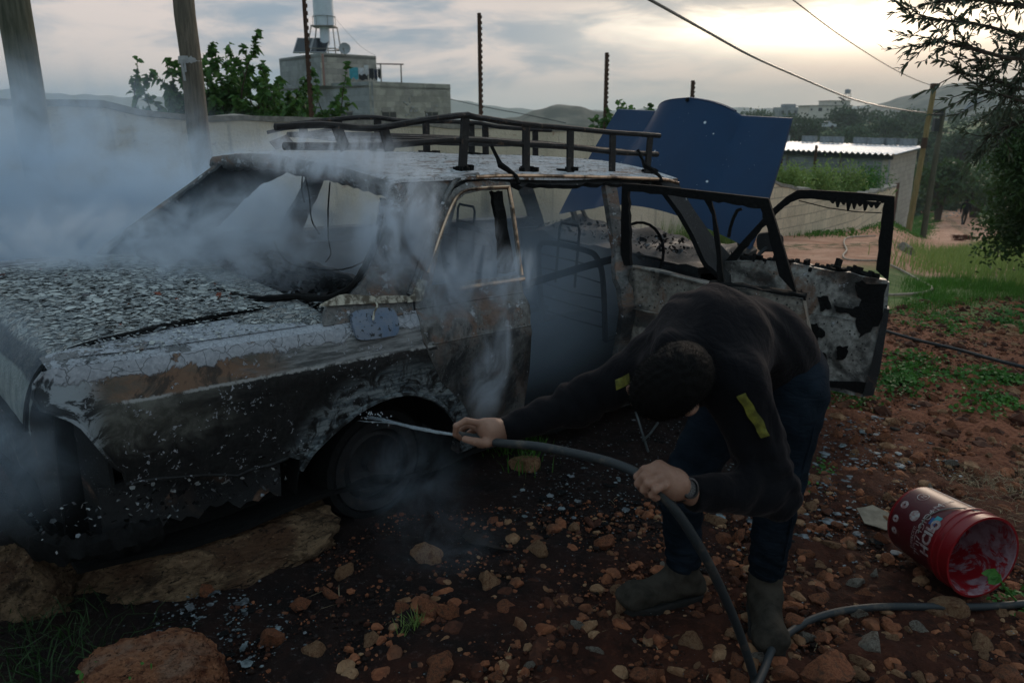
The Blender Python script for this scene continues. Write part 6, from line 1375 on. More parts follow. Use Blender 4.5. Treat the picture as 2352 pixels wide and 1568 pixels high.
# open doors -----------------------------------------------------------------
def vdoor(hu, hw, du, dw, lean=0):
    t = Vector((du, -dw, 0)).normalized(); n_ = Vector((-t.y, t.x, 0)); n_ = n_ if n_.x < 0 else -n_     # n_ points to the inner face (rearwards)
    return (lambda a, z, o=0: Vector((hu, -hw, 0)) + t * a + n_ * o + Vector((0, 0, z))), n_
def door(fn, frame_o, frame_i, low, name, mat_panel, belt):
    root = None
    V, F = sheet(low, [], .04, lambda a, z: fn(a, z, .05 + .010 * math.sin(a * 11) * math.sin(z * 13)), .012, ragged=.003); g = G(); g.add(V, F)
    V, F = sheet(low, [], .10, lambda a, z: fn(a, z, -.035), .012); g.add(V, F)
    n_ = len(low)
    for k in range(n_):
        (a0, z0), (a1, z1) = low[k], low[(k + 1) % n_]; g.add([fn(a0, z0, .055), fn(a1, z1, .055), fn(a1, z1, -.04), fn(a0, z0, -.04)], [(0, 1, 2, 3)])
    root = g.build(name, MT[mat_panel], car, True, 30)
    V, F = sheet(frame_o + frame_i[::-1], [], .08, lambda a, z: fn(a, z, .018), .04, ragged=.0025); g = G(); g.add(V, F); g.build('window_frame', MT['char'], root, True, 30); return root
fm, nm_ = vdoor(1.58, .82, .36, .93)
mo = [(-.10, .985), (-.125, 1.20), (-.142, 1.396), (.03, 1.402), (.282, 1.398), (.575, 1.392), (.655, 1.217), (.775, .955)]
mi_ = rag([(-.055, .985), (-.08, 1.20), (-.105, 1.362), (.089, 1.359), (.319, 1.353), (.45, 1.345), (.545, 1.34), (.589, 1.253), (.70, .985)], .004, 5)[:-5]
mlow = [(-.04, .34), (-.055, .55), (-.05, .80), (-.04, .985), (.10, .982), (.231, .966), (.38, .955), (.53, .965), (.69, .955), (.80, .955), (.86, .78), (.88, .55), (.86, .35), (.5, .325)]
md = door(fm, mo, mi_, mlow, 'middle_door', 'inner2', .96)
g = G(); V, F = sheet(rag([(.281, 1.353), (.325, 1.287), (.372, 1.098), (.398, .94), (.432, .94), (.408, 1.04), (.366, 1.22), (.312, 1.355)], .002, 5), [], .06, lambda a, z: fm(a, z, .012), .02); g.add(V, F); g.build('divider_bar', MT['char'], md)
g = G(); V, F = sheet([(.10, .53), (.50, .53), (.55, .68), (.45, .72), (.12, .74)], [], .06, lambda a, z: fm(a, z, .058), .004); g.add(V, F)
V, F = sheet(rag([(.40, .40), (.74, .40), (.76, .62), (.62, .70), (.46, .60)], .01, 3), [], .06, lambda a, z: fm(a, z, .058), .004); g.add(V, F); g.build('panel_opening', MT['char'], md)
g = G(); g.tube([fm(-.05, .78, .065), fm(.3, .77, .066), fm(.8, .76, .065)], .005, 5); g.tube([fm(-.03, .99, .05), fm(.2, .975, .06), fm(.4, .95, .06)], .008, 5, jit=.4); g.build('ridge_line', MT['inner2'], md)
G().tube([fm(.36 + .05 * k, .962 + random.uniform(-.004, .006), .03) for k in range(10)], .018, 6, jit=.35, flat=.7).build('charred_dulled_edge', MT['char'], md); G().tube([fm(.36 + .05 * k, .958 + random.uniform(-.004, .004), -.015) for k in range(10)], .024, 6, jit=.35, flat=.7).build('charred_dulled_edge', MT['char'], md)  # char tubes added to dull the sunlit top edge of the middle door
g = G(); g.tube([fm(.46, 1.33, .0), fm(.44, 1.32, .0), fm(.425, 1.28, .0), fm(.418, 1.235, .0), fm(.416, 1.19, 0)], [.006, .009, .008, .007, .009], 6, jit=.2); g.build('hanging_seal', MT['char'], md)

ff, nf_ = vdoor(2.42, .80, .44, .90)
fo = [(-.005, .95), (.074, 1.08), (.196, 1.252), (.270, 1.345), (.325, 1.385), (.40, 1.395), (.657, 1.402), (.815, 1.398), (.84, 1.233), (.866, .945)]
fi_ = rag([(.05, .95), (.12, 1.075), (.19, 1.18), (.245, 1.258), (.290, 1.310), (.345, 1.343), (.728, 1.366), (.772, 1.358), (.783, 1.20), (.796, .95)], .0035, 5)[:-5]
flow = [(.03, .34), (.015, .60), (-.005, .95), (.07, .962), (.162, .977), (.27, .985), (.378, .986), (.45, .980), (.522, .974), (.60, .966), (.661, .974), (.73, .958), (.80, .955), (.868, .945), (.885, .80), (.893, .6), (.905, .42), (.898, .30), (.84, .28), (.5, .30)]
fd = door(ff, fo, fi_, flow, 'front_door', 'inner', .96)
g = G(); V, F = sheet([(.335, 1.365)] + [(.34 + .0, 1.35)] + [q for k in range(9) for q in ((.50 + k * .028, 1.345), (.512 + k * .028, 1.345 - [.012, .030, .014, .048, .03, .016, .038, .014, .02][k]), (.522 + k * .028, 1.342 - [.01, .028, .012, .040, .03, .01, .03, .014, .01][k]))] + [(.76, 1.362)], [], .1, lambda a, z: ff(a, z, .02), .006); g.add(V, F); g.build('melted_seal', MT['char'], fd)
G().tube([ff(.34, 1.33, .0), ff(.5, 1.305, 0), ff(.65, 1.298, 0), ff(.77, 1.305, 0)], .003, 5).build('hanging_wire', MT['char'], fd)
g = G()      # ragged burnt top edge of the door
for k in range(26): a = .10 + k * .028; g.box(ff(a, .985 - .0006 * k + random.uniform(-.01, .018), random.uniform(-.03, .045)), (random.uniform(.015, .05), random.uniform(.012, .03), random.uniform(.015, .045)), Matrix.Rotation(random.uniform(-.6, .6), 3, 'Y'))
g.tube([ff(.07 + .03 * k, .978 - .0007 * k, .005) for k in range(26)], .017, 6, jit=.4); g.box(ff(.60, 1.01, .01), (.05, .02, .05), Matrix.Rotation(.3, 3, 'Y')); g.build('charred_dulled_edge', MT['char'], fd, False)
g = G(); V, F = sheet([tuple(p) for p in spl([(.142, 1.10), (.20, 1.122), (.262, 1.122), (.288, 1.09), (.285, 1.045), (.25, 1.015), (.17, 1.008), (.145, 1.04)], 4, True)], [], .04, lambda a, z: ff(a, z, -.14), .035); g.add(V, F); g.tube([ff(.16, .97, -.02), ff(.17, 1.0, -.09), ff(.2, 1.03, -.13)], .012, 6); g.build('wing_mirror', MT['dark'], fd)
def hole(pts, o=.064, e=.006): V, F = sheet(rag(pts, e, 4), [], .08, lambda a, z: ff(a, z, o + .010 * math.sin(a * 11) * math.sin(z * 13)), .003); G().add(V, F).build('burnt_opening', MT['char'], fd)
hole([(.34, .83), (.44, .835), (.45, .80), (.38, .79)], .056); hole([(.52, .82), (.58, .83), (.60, .76), (.55, .74)], .056); hole([(.62, .78), (.72, .77), (.72, .74), (.63, .745)], .056)
hole([(.72, .93), (.86, .93), (.86, .70), (.78, .62), (.74, .70), (.70, .76), (.74, .82), (.70, .90)], .056, .012); hole([(.34, .52), (.62, .50), (.64, .42), (.60, .36), (.34, .36)], .056, .008)
hole([(.46, .66), (.54, .665), (.60, .62), (.56, .57), (.48, .56)], .056, .010); hole([(.66, .55), (.72, .56), (.73, .50), (.68, .47)], .056, .008); hole([(.35, .31), (.88, .30), (.885, .37), (.60, .34), (.36, .345)], .056, .006)
g = G(); g.tube([ff(.10, .735, .062), ff(.4, .725, .064), ff(.72, .715, .064)], .003, 5); g.build('latch_rod', MT['inner'], fd)
g = G(); V, F = sheet([(.845, .29), (.90, .30), (.908, .45), (.895, .80), (.868, .80), (.86, .5)], [], .08, lambda a, z: ff(a, z, .060), .095); g.add(V, F); g.build('door_edge', MT['dark'], fd)

# roof rack ------------------------------------------------------------------
rack = empty('roof_rack'); rack.parent = car
def rtube(name, pts, r, mat='rackm', n=8, sp=4): return G().tube([(a, -b, c) for a, b, c in spl(pts, sp)], r, n, jit=.06).build(name, MT[mat], rack)
nt = [(-.253, .5, 1.597), (-.07, .5, 1.612), (.10, .5, 1.606), (.198, .5, 1.61), (.40, .5, 1.645), (.63, .5, 1.677), (.70, .5, 1.672), (1.001, .5, 1.652), (1.308, .5, 1.645), (1.632, .5, 1.634), (1.85, .5, 1.632), (2.044, .5, 1.629)]
rtube('top_rail', nt, .0135)
nl = [(-.22, .5, 1.530), (0, .5, 1.533), (.199, .5, 1.54), (.636, .5, 1.572), (1.009, .5, 1.562), (1.318, .5, 1.556), (1.647, .5, 1.536), (2.042, .5, 1.528)]
rtube('lower_rail', nl, .0145)
ft_ = [(.30, -.42, 1.580), (.40, -.42, 1.592), (.559, -.42, 1.615), (.768, -.42, 1.632), (.978, -.42, 1.622), (1.297, -.42, 1.631), (1.50, -.40, 1.630), (1.60, -.38, 1.617), (1.75, -.36, 1.612), (1.9, -.35, 1.61), (2.05, -.35, 1.61)]
rtube('top_rail', ft_, .0125, 'rackm')
rtube('lower_rail', [(.28, -.42, 1.53), (.5, -.42, 1.535), (1.0, -.42, 1.54), (1.5, -.40, 1.535), (2.02, -.35, 1.525)], .013)
def post(u, w, zt, foot=True, r=.0135, lean=0, zb=None):
    zb = roofz(u, abs(w)) if zb is None else zb
    g = G(); g.bar((u, -w, zt), (u + lean, -(w + .02), zb - .004), .042, .012, up=(0, 1, 0)); o = g.build('post', MT['rackm'], rack, False)
    if foot:
        g = G()
        for k in range(7): g.box((u + lean + random.uniform(-.03, .09), -w + random.uniform(-.02, .02), zb + random.uniform(0, .012)), (random.uniform(.02, .05), .03, random.uniform(.01, .026)), Matrix.Rotation(random.uniform(-1, 1), 3, 'Z'))
        g.build('melted_foot', MT['char'], o, False)
for u, f_, ln in ((.0, False, .03), (.215, False, .02), (.64, True, -.02), (1.01, True, 0), (1.315, True, 0), (1.64, False, 0), (1.96, True, -.02)): post(u, .5, float(np.interp(u, [q[0] for q in nt], [q[2] for q in nt])), f_, lean=ln, zb=None if u > .5 else 1.525)
for u, f_ in ((.36, False), (.56, False), (.80, True), (1.12, True), (1.45, True), (1.56, False), (1.98, False)): post(u, -.42, float(np.interp(u, [q[0] for q in ft_], [q[2] for q in ft_])), f_, zb=None if u > .7 else 1.52)
for u in (.22, .40, .64, .85, 1.05, 1.32, 1.64, 1.96): rtube('cross_bar', [(u, .5, float(np.interp(u, [q[0] for q in nl], [q[2] for q in nl]))), (u + .02, .04, 1.535 + random.uniform(-.006, .006)), (max(u, .30), -.42, 1.535)], .010, n=6)
for w in (-.25, -.08, .12, .3): rtube('slat', [(.3, w, 1.545), (.7, w, 1.553), (1.4, w, 1.55), (2.0, w, 1.532)], .009, n=6)
# clamps that hook the rack to the gutter
for u in (.80, 1.86):
    g = G(); q = [(u, -.50, 1.55), (u + .015, -.53, 1.50), (u + .005, -.56, 1.47), (u + .03, -.585, 1.455), (u + .05, -.625, 1.425), (u + .05, -.645, 1.395)]; g.tube(q, [.009, .008, .014, .012, .010, .012], 6, jit=.2); g.build('gutter_clamp', MT['char'], rack)
g = G(); V, F = sheet([(0, 0), (.09, .05), (.07, .10), (-.02, .05)], [], .05, lambda a, b: (-.02 + a, -.05 + b * .4, 1.49 + b * .6), .006); g.add(V, F); g.build('scrap_plate', MT['rust'], rack)
g = G()
for k in range(5): a = (random.uniform(.0, .3), random.uniform(-.3, .1)); g.tube([(a[0], a[1], 1.55), (a[0] + random.uniform(.1, .35), a[1] + random.uniform(-.1, .1), 1.56 + random.uniform(0, .03))], .008, 5)
g.build('bent_rods', MT['rackm'], rack)
# cables hanging in the openings
for nm_w, q in (('hanging_cable', [(.12, -.25, 1.37), (.14, -.2, 1.25), (.2, -.1, 1.1), (.3, .05, 1.0), (.36, .2, .93)]), ('hanging_cable', [(.14, .02, 1.38), (.14, .03, 1.31), (.15, .025, 1.25)]), ('hanging_cable', [(.14, .0, 1.38), (.15, -.02, 1.28), (.16, -.02, 1.18), (.17, -.07, 1.12)]), ('hanging_cable', [(.2, -.50, 1.1), (.15, -.3, 1.0), (.1, .0, .965), (.12, .2, .98), (.15, .33, 1.03)]), ('hanging_cable', [(.5, -.3, 1.40), (.5, -.28, 1.3), (.52, -.26, 1.2)])):
    G().tube(spl(q, 4), .0035, 5, jit=.2).build(nm_w, MT['char'], car)
# scorched curved sheet lying on the ground below the wheel
g = G(); b0 = gpt(1150, 1265)
g.add(*sheet(rag([(0, .3), (.15, .0), (.5, -.12), (.8, .0), (1, .35), (.85, .75), (.6, 1.0), (.3, .85), (.1, .7)], .05, 3), [], .09, lambda a, b: (b0.x - .16 + a * .30, b0.y + .03 + b * .15 - .06 * math.sin(a * 3.1), hz_(b0.x, b0.y) + .010 + .035 * (b - .4) ** 2 + .018 * math.sin(a * 5 + b * 3)), .004))
tag(g.build('scorched_sheet', simple('scorched_mud', (.016, .010, .008), .95, sc=40, st=.9, dist=.01)), 'curled scorched black sheet lying on the soil below the rear wheel', 'metal sheet')
b1 = gpt(2010, 1205); V, F = sheet(rag([(-.07, -.03), (0, -.075), (.055, -.055), (.07, .03), (.02, .08), (-.05, .05)], .006, 2), [], .05, lambda a, b: (b1.x + a, b1.y + b * 1.2, b1.z + .03 + b * .12), .004); g = G(); g.add(V, F); tag(g.build('scrap_plate', simple('beige_scrap', (.20, .18, .14), .8, sc=20)), 'flat beige broken scrap plate lying left of the red bucket', 'scrap')
for k, (pp, lb) in enumerate([([(1463, 950), (1475, 1010), (1488, 1052)], 'charred stick standing in the ash behind the near hand'), ([(1510, 985), (1492, 1010), (1476, 1025)], 'thin burnt stick crossing behind the charred one'), ([(690, 1162), (725, 1157), (742, 1148), (790, 1150)], 'pale forked twig lying in the shadow under the tail of the wreck')]):
    Q = []
    for (x, y) in pp: q = gpt(x, y); Q.append(tuple(q + Vector((0, 0, .03 if k < 2 else .06))))
    if k == 0: Q[0] = tuple(Vector(Q[1]) + Vector((-.03, .06, .10)))
    tag(G().tube(Q, .006 if k < 2 else .004, 6, jit=.2).build('stick', MT['straw'] if k == 2 else MT['metalscrap']), lb, 'stick')

# ------------------------------------------------------------------ the man bending over the hose
def A3(x, y, t): return np.array(at(x, y, t), np.float32)
gz = lambda x, y: hz_(x, y)
# joints (metres, world)
an_n = A3(1757, 1335, 2.62); an_f = A3(1568, 1318, 2.72)              # near (left) and far (right) ankle
kn_n = A3(1790, 1105, 2.46); kn_f = A3(1565, 1120, 2.58)
hp_n = A3(1822, 905, 2.42); hp_f = A3(1700, 880, 2.62)
pel = (hp_n + hp_f) / 2 + np.array([.03, .02, .06], np.float32)
wst = A3(1740, 790, 2.42); chest = A3(1640, 775, 2.28); neck = A3(1568, 800, 2.12)
sh_n = A3(1688, 880, 2.06); sh_f = A3(1490, 838, 2.38)
el_n = A3(1775, 1128, 2.10); wr_n = A3(1592, 1132, 1.97)
el_f = A3(1330, 925, 2.42); wr_f = A3(1160, 985, 2.36)
head = A3(1528, 885, 1.97)
man = empty('person', (float(an_n[0] + an_f[0]) / 2, float(an_n[1] + an_f[1]) / 2, gz(.7, 2.35))); mo_ = Vector(man.location)
tag(man, 'man in black sweatshirt and jeans bending down and pointing a hose at the wheel', 'person')
def mput(name, V, F, mat, par=None, smooth=True):
    V = np.asarray(V) - np.array(mo_); me = fast_mesh(name, V, F, smooth); me.materials.append(MT[mat] if isinstance(mat, str) else mat)
    o = bpy.data.objects.new(name, me); COL.objects.link(o); o.parent = par or man; return o
def fold(P, d, f, amp, ph=0): return amp * (1.2 - 2.4 * np.abs(np.sin(P @ np.array(d, np.float32) * f * .5 + ph + 1.6 * np.sin(P[:, 2] * 17 + P[:, 0] * 13) + 1.2 * np.sin(P[:, 1] * 21 + ph))))
# sweatshirt
def f_jacket(P):
    ax = nrm((chest - pel)[None])[0]; lat = nrm((sh_n - sh_f)[None])[0]
    d = cone(P, pel + ax * .05, wst, .138, .118, .95, np.cross(ax, lat)); d = smin(d, cone(P, wst, chest, .118, .132), .08)
    d = smin(d, cone(P, chest, (sh_n * .42 + sh_f * .58), .132, .105), .08)
    d = smin(d, cone(P, chest * .6 + sh_n * .4, sh_n, .125, .082), .08); d = smin(d, cone(P, chest * .6 + sh_f * .4, sh_f, .125, .080), .08)
    d = smin(d, ell(P, (pel + wst) / 2 + [0, .0, .0], (.145, .14, .125)), .06)
    d = smin(d, cone(P, chest * .5 + neck * .5, neck + (head - neck) * .22, .105, .075), .07)
    sn = cone(P, sh_n, el_n, .082, .066); fn_ = cone(P, el_n, wr_n, .066, .043)
    arm = smin(sn, fn_, .03); arm = np.minimum(arm, 9)
    sf = cone(P, sh_f, el_f, .080, .060); ff2 = cone(P, el_f, wr_f, .060, .040); armf = smin(sf, ff2, .05)
    fo = fold(P, nrm((el_n - sh_n)[None])[0], 95, .0035) * np.exp(-((np.linalg.norm(P - el_n, axis=1) / .15) ** 2)) * 1.8 + fold(P, nrm((wr_n - el_n)[None])[0], 83, .0024, 1)
    arm = arm + fo * .9; armf = armf + fold(P, nrm((wr_f - el_f)[None])[0], 61, .0028, 2) * (1 + 1.2 * np.exp(-((np.linalg.norm(P - el_f, axis=1) / .12) ** 2)))
    d = smin(d, arm, .035); d = smin(d, armf, .045)
    # drape: broad creases fanning from the armpits over the back
    q = P - chest; d = d + .006 * np.sin((q @ np.array([.6, -.5, .9], np.float32)) * 38 + 2.2 * np.sin(q[:, 0] * 9)) * np.exp(-(np.linalg.norm(q, axis=1) / .35) ** 2) + .0025 * np.sin(P[:, 0] * 60 + P[:, 2] * 45 + 3 * np.sin(P[:, 1] * 20))
    # cut the neck hole and the cuffs
    d = np.maximum(d, -(np.linalg.norm(P - (neck + (head - neck) * .70), axis=1) - .066))
    for w_, e_ in ((wr_n, el_n), (wr_f, el_f)):
        n_ = nrm((w_ - e_)[None])[0]; cut = (P - w_) @ n_ - .012; near = np.linalg.norm(P - w_, axis=1) < .16; d = np.where(near, np.maximum(d, cut), d)
    hem = (P - (pel - ax * .075)) @ -ax; d = np.maximum(d, hem - .0)
    return d
allp = np.stack([pel, wst, chest, neck, sh_n, sh_f, el_n, wr_n, el_f, wr_f])
V, F = surfnet(f_jacket, allp.min(0) - .21, allp.max(0) + .21, .0085); V = relax(V, F, 2, .4)
jacket = mput('sweatshirt', V, F, 'jacket')
# jeans
def f_jeans(P):
    d = cone(P, hp_n, kn_n, .105, .074); d = smin(d, cone(P, kn_n, an_n + [0, 0, .045], .072, .057), .03)
    e = cone(P, hp_f, kn_f, .105, .074); e = smin(e, cone(P, kn_f, an_f + [0, 0, .045], .072, .057), .03)
    d = smin(d, e, .02); d = smin(d, ell(P, (hp_n + hp_f) / 2 + [.02, .03, .05], (.175, .165, .145)), .06)
    for k_, a_ in ((kn_n, an_n), (kn_f, an_f)):
        r_ = np.linalg.norm(P - (a_ + [0, 0, .08]), axis=1); d = d + .0055 * np.sin(P[:, 2] * 150 + 2.5 * np.sin(P[:, 0] * 40 + P[:, 1] * 30)) * np.exp(-(r_ / .11) ** 2)
        r_ = np.linalg.norm(P - k_, axis=1); d = d + .0045 * np.sin(P[:, 2] * 105 + 3 * np.sin(P[:, 0] * 24)) * np.exp(-(r_ / .12) ** 2)
    d = d + .002 * np.sin(P[:, 2] * 70 + P[:, 0] * 60)
    for a_ in (an_n, an_f):
        near = (np.linalg.norm(P[:, :2] - a_[:2], axis=1) < .12) & (P[:, 2] < a_[2] + .2); d = np.where(near, np.maximum(d, (a_[2] + .030) - P[:, 2] + .04 * (P[:, 1] - a_[1])), d)
    return d
jp = np.stack([hp_n, hp_f, kn_n, kn_f, an_n, an_f, pel + [0, 0, .1]])
V, F = surfnet(f_jeans, jp.min(0) - .18, jp.max(0) + .18, .0085); V = relax(V, F, 2, .4); jeans = mput('jeans', V, F, 'denim')
g = G()
sd = nrm((hp_n - hp_f)[None])[0]
P_ = [hp_n + sd * .10 + [0, 0, .02], (hp_n + kn_n) / 2 + sd * .092, kn_n + sd * .075, (kn_n + an_n) / 2 + sd * .066, an_n + sd * .058 + [0, 0, .06]]
o = G().tube([tuple(np.array(p) - np.array(mo_)) for p in spl(P_, 5)], .0035, 5).build('seam', MT['denim'], jeans)
# boots
def boot(ank, tdir, name):
    tdir = np.array([*tdir, 0.]); tdir /= np.linalg.norm(tdir); z0 = gz(ank[0], ank[1]) + .004; sdv = np.array([-tdir[1], tdir[0], 0])
    base = np.array([ank[0], ank[1], z0]); heel = base - tdir * .045; ball = base + tdir * .125; toe = base + tdir * .185; top = np.array(ank) + [0, 0, .075]
    def f(P):
        d = cone(P, base + [0, 0, .10], top, .053, .052); d = smin(d, cone(P, heel + [0, 0, .045], base + [0, 0, .09], .045, .052), .03)
        d = smin(d, cone(P, base + [0, 0, .07] + tdir * .02, ball + [0, 0, .046], .052, .048), .035)
        d = smin(d, ell(P, toe + [0, 0, .046], (.060, .060, .046)), .03)
        wid = np.abs((P - base) @ sdv) - .055; d = np.maximum(d, wid * .8); d = d + .002 * np.sin(P[:, 2] * 120 + P[:, 0] * 50) + .0015 * np.sin(P[:, 0] * 90)
        return np.maximum(d, (z0 + .022) - P[:, 2])
    lo = np.minimum(heel, toe) - [.08, .08, .01]; hi = np.maximum(heel, toe) + [.08, .08, 0]; hi[2] = top[2] + .07; lo[2] = z0 - .02
    V, F = surfnet(f, lo, hi, .005); V = relax(V, F, 2, .4); b = mput('boot', V, F, 'suede')
    def fs(P):
        q = P * np.array([1, 1, 0]); c_ = cone(q, (heel + tdir * .01) * [1, 1, 0], ball * [1, 1, 0], .046, .056); c_ = smin(c_, cone(q, ball * [1, 1, 0], (toe + tdir * .008) * [1, 1, 0], .056, .046), .02); return np.maximum(c_, np.abs(P[:, 2] - (z0 + .006)) - .018)
    V, F = surfnet(fs, lo - [0, 0, .03], [hi[0], hi[1], z0 + .05], .005); mput('sole', V, F, 'sole', b); return b
boot(an_n, (-.16, -1), 'boot'); boot(an_f + np.array([0, 0, 0]), (-1, -.32), 'boot')

# bare body under the clothes: head, neck, forearms, hands -- one surface
Uh = nrm(np.array([[-.34, -.93, .06]]))[0]; Fh = np.array([-.72, .22, -.62]); Fh = nrm((Fh - Uh * (Fh @ Uh))[None])[0]; Lh = np.cross(Uh, Fh)   # up, face, left
HM = np.stack([Fh, Lh, Uh])
def hd(f_, l_, u_): return head + Fh * f_ + Lh * l_ + Uh * u_
# far hand grips the nozzle end; near hand closes round the hose
T1 = A3(1043, 997, 2.33)
kn1 = A3(1092, 975, 2.315)
def fingers(P, chains):
    d = None
    for ch in chains:
        for (a, ra), (b, rb) in zip(ch, ch[1:]):
            c_ = cone(P, a, b, ra, rb); d = c_ if d is None else smin(d, c_, .004)
    return d
def chain(pts, r0, r1): n_ = len(pts); return [(p, r0 + (r1 - r0) * i / (n_ - 1)) for i, p in enumerate(pts)]
H1 = [chain([A3(1105, 972, 2.315), A3(1070, 966, 2.30), A3(1048, 978, 2.30), A3(1046, 997, 2.315), A3(1058, 1006, 2.33)], .0105, .0078),      # index over the tip
      chain([A3(1108, 985, 2.325), A3(1075, 975, 2.35), A3(1060, 985, 2.37), A3(1060, 1001, 2.365), A3(1075, 1008, 2.35)], .0105, .0080),
      chain([A3(1115, 995, 2.335), A3(1092, 985, 2.375), A3(1078, 995, 2.385), A3(1080, 1012, 2.37), A3(1094, 1016, 2.355)], .0102, .0078),
      chain([A3(1122, 1005, 2.345), A3(1104, 1000, 2.385), A3(1095, 1010, 2.385), A3(1100, 1022, 2.37), A3(1110, 1024, 2.355)], .0092, .0072),
      chain([A3(1142, 1008, 2.325), A3(1118, 1017, 2.30), A3(1092, 1014, 2.29), A3(1068, 1008, 2.295)], .0150, .0100)]                              # thumb below
H2k = [A3(1503, 1066, 1.885), A3(1487, 1082, 1.885), A3(1494, 1100, 1.872), A3(1507, 1118, 1.868)]
H2 = [chain([A3(1512, 1068, 1.895), A3(1480, 1078, 1.885), A3(1464, 1094, 1.90), A3(1470, 1108, 1.925), A3(1488, 1112, 1.93)], .0105, .0080),
      chain([A3(1508, 1084, 1.880), A3(1479, 1094, 1.868), A3(1466, 1110, 1.885), A3(1475, 1122, 1.912), A3(1490, 1124, 1.92)], .0108, .0082),
      chain([A3(1516, 1100, 1.873), A3(1489, 1110, 1.856), A3(1479, 1124, 1.872), A3(1488, 1134, 1.90), A3(1502, 1134, 1.91)], .0105, .0080),
      chain([A3(1528, 1114, 1.870), A3(1506, 1124, 1.850), A3(1497, 1136, 1.862), A3(1505, 1143, 1.888), A3(1516, 1140, 1.90)], .0095, .0074),
      chain([A3(1552, 1108, 1.92), A3(1528, 1080, 1.925), A3(1505, 1078, 1.935), A3(1490, 1090, 1.945)], .0145, .0095)]
def f_hand1(P):
    d = cone(P, wr_f, A3(1128, 988, 2.325), .029, .033, 1.25, nrm((A3(1128, 988, 2.3) - A3(1128, 988, 2.4))[None])[0]); d = smin(d, cone(P, A3(1128, 986, 2.325), A3(1110, 978, 2.325), .033, .022), .02); d = smin(d, cone(P, A3(1130, 998, 2.33), A3(1116, 998, 2.34), .028, .020), .02)
    d = smin(d, cone(P, wr_f + (el_f - wr_f) * .5, wr_f, .036, .028), .02); return smin(d, fingers(P, H1), .008)
def f_hand2(P):
    d = cone(P, wr_n, A3(1548, 1112, 1.92), .028, .032); d = smin(d, cone(P, A3(1548, 1108, 1.92), A3(1514, 1074, 1.898), .031, .019), .02); d = smin(d, cone(P, A3(1548, 1116, 1.915), A3(1520, 1104, 1.885), .031, .019), .02); d = smin(d, cone(P, A3(1545, 1110, 1.91), A3(1516, 1090, 1.889), .030, .019), .02)
    d = smin(d, cone(P, wr_n + (el_n - wr_n) * .5, wr_n, .038, .028), .02)
    d = smin(d, fingers(P, H2), .007)
    for k_ in ((1512, 1068, 1.887), (1508, 1084, 1.872), (1516, 1100, 1.865), (1528, 1114, 1.861)): d = smin(d, ell(P, A3(*k_), (.0105, .0105, .0105)), .006)
    return d
def f_head(P):
    d = ell(P, hd(-.012, 0, .012), (.098, .076, .092), HM); d = smin(d, ell(P, hd(.025, 0, -.055), (.068, .060, .075), HM), .03)
    d = smin(d, cone(P, hd(.045, 0, -.115), hd(.062, 0, -.108), .032, .022), .03)                        # jaw, chin
    d = smin(d, cone(P, hd(-.03, 0, -.06), neck, .056, .062), .03)
    d = smin(d, cone(P, hd(.083, 0, -.01), hd(.106, 0, -.052), .008, .014), .012)                           # nose
    for s_ in (-1, 1):
        d = smin(d, ell(P, hd(-.008, .089 if s_ > 0 else -.058, -.036), (.022, .014, .034), HM), .006)                        # ears
        d = smin(d, ell(P, hd(.076, s_ * .030, .008), (.014, .024, .007), HM), .008)                            # brows
        d = np.maximum(d, -ell(P, hd(.096, s_ * .031, -.012), (.012, .016, .010), HM) + .0)
        d = smin(d, ell(P, hd(.078, s_ * .031, -.012), (.012, .013, .010), HM), .003)                           # eyes
    d = np.maximum(d, -ell(P, hd(.096, 0, -.083), (.010, .022, .0028), HM)); d = smin(d, ell(P, hd(.079, 0, -.089), (.008, .020, .006), HM), .004); return d
parts = []
for f, pts, m_, h_ in ((f_hand1, [c[0] for ch in H1 for c in ch] + [wr_f, wr_f + (el_f - wr_f) * .5], .045, .0026), (f_hand2, [c[0] for ch in H2 for c in ch] + [wr_n, wr_n + (el_n - wr_n) * .5], .045, .0026), (f_head, [head, hd(.1, .08, -.13), hd(-.1, -.09, .1), hd(.1, -.08, .05), hd(-.11, .09, .0), neck], .05, .0045)):
    pts = np.stack([np.asarray(p, float) for p in pts]); V, F = surfnet(f, pts.min(0) - m_, pts.max(0) + m_, h_); parts.append((relax(V, F, 1, .4), F))
# inner limbs join them into one body
def f_core(P):
    d = cone(P, neck, chest, .058, .11); d = smin(d, cone(P, chest, pel, .12, .11), .05)
    for a, b, c in ((sh_n, el_n, wr_n + (el_n - wr_n) * .3), (sh_f, el_f, wr_f + (el_f - wr_f) * .3)): d = smin(d, cone(P, chest, a, .08, .05), .03); d = smin(d, cone(P, a, b, .045, .038), .02); d = smin(d, cone(P, b, c, .038, .028), .02)
    for a, b, c in ((hp_n, kn_n, an_n), (hp_f, kn_f, an_f)): d = smin(d, cone(P, a, b, .075, .05), .03); d = smin(d, cone(P, b, c, .05, .038), .02)
    return d
ap = np.concatenate([allp, jp]); parts.append(surfnet(f_core, ap.min(0) - .13, ap.max(0) + .13, .022))
V = []; F = []; o_ = 0
for v_, f_ in parts: V.append(v_); F.append(f_ + o_); o_ += len(v_)
mput('body', np.concatenate(V), np.concatenate(F), 'skin')
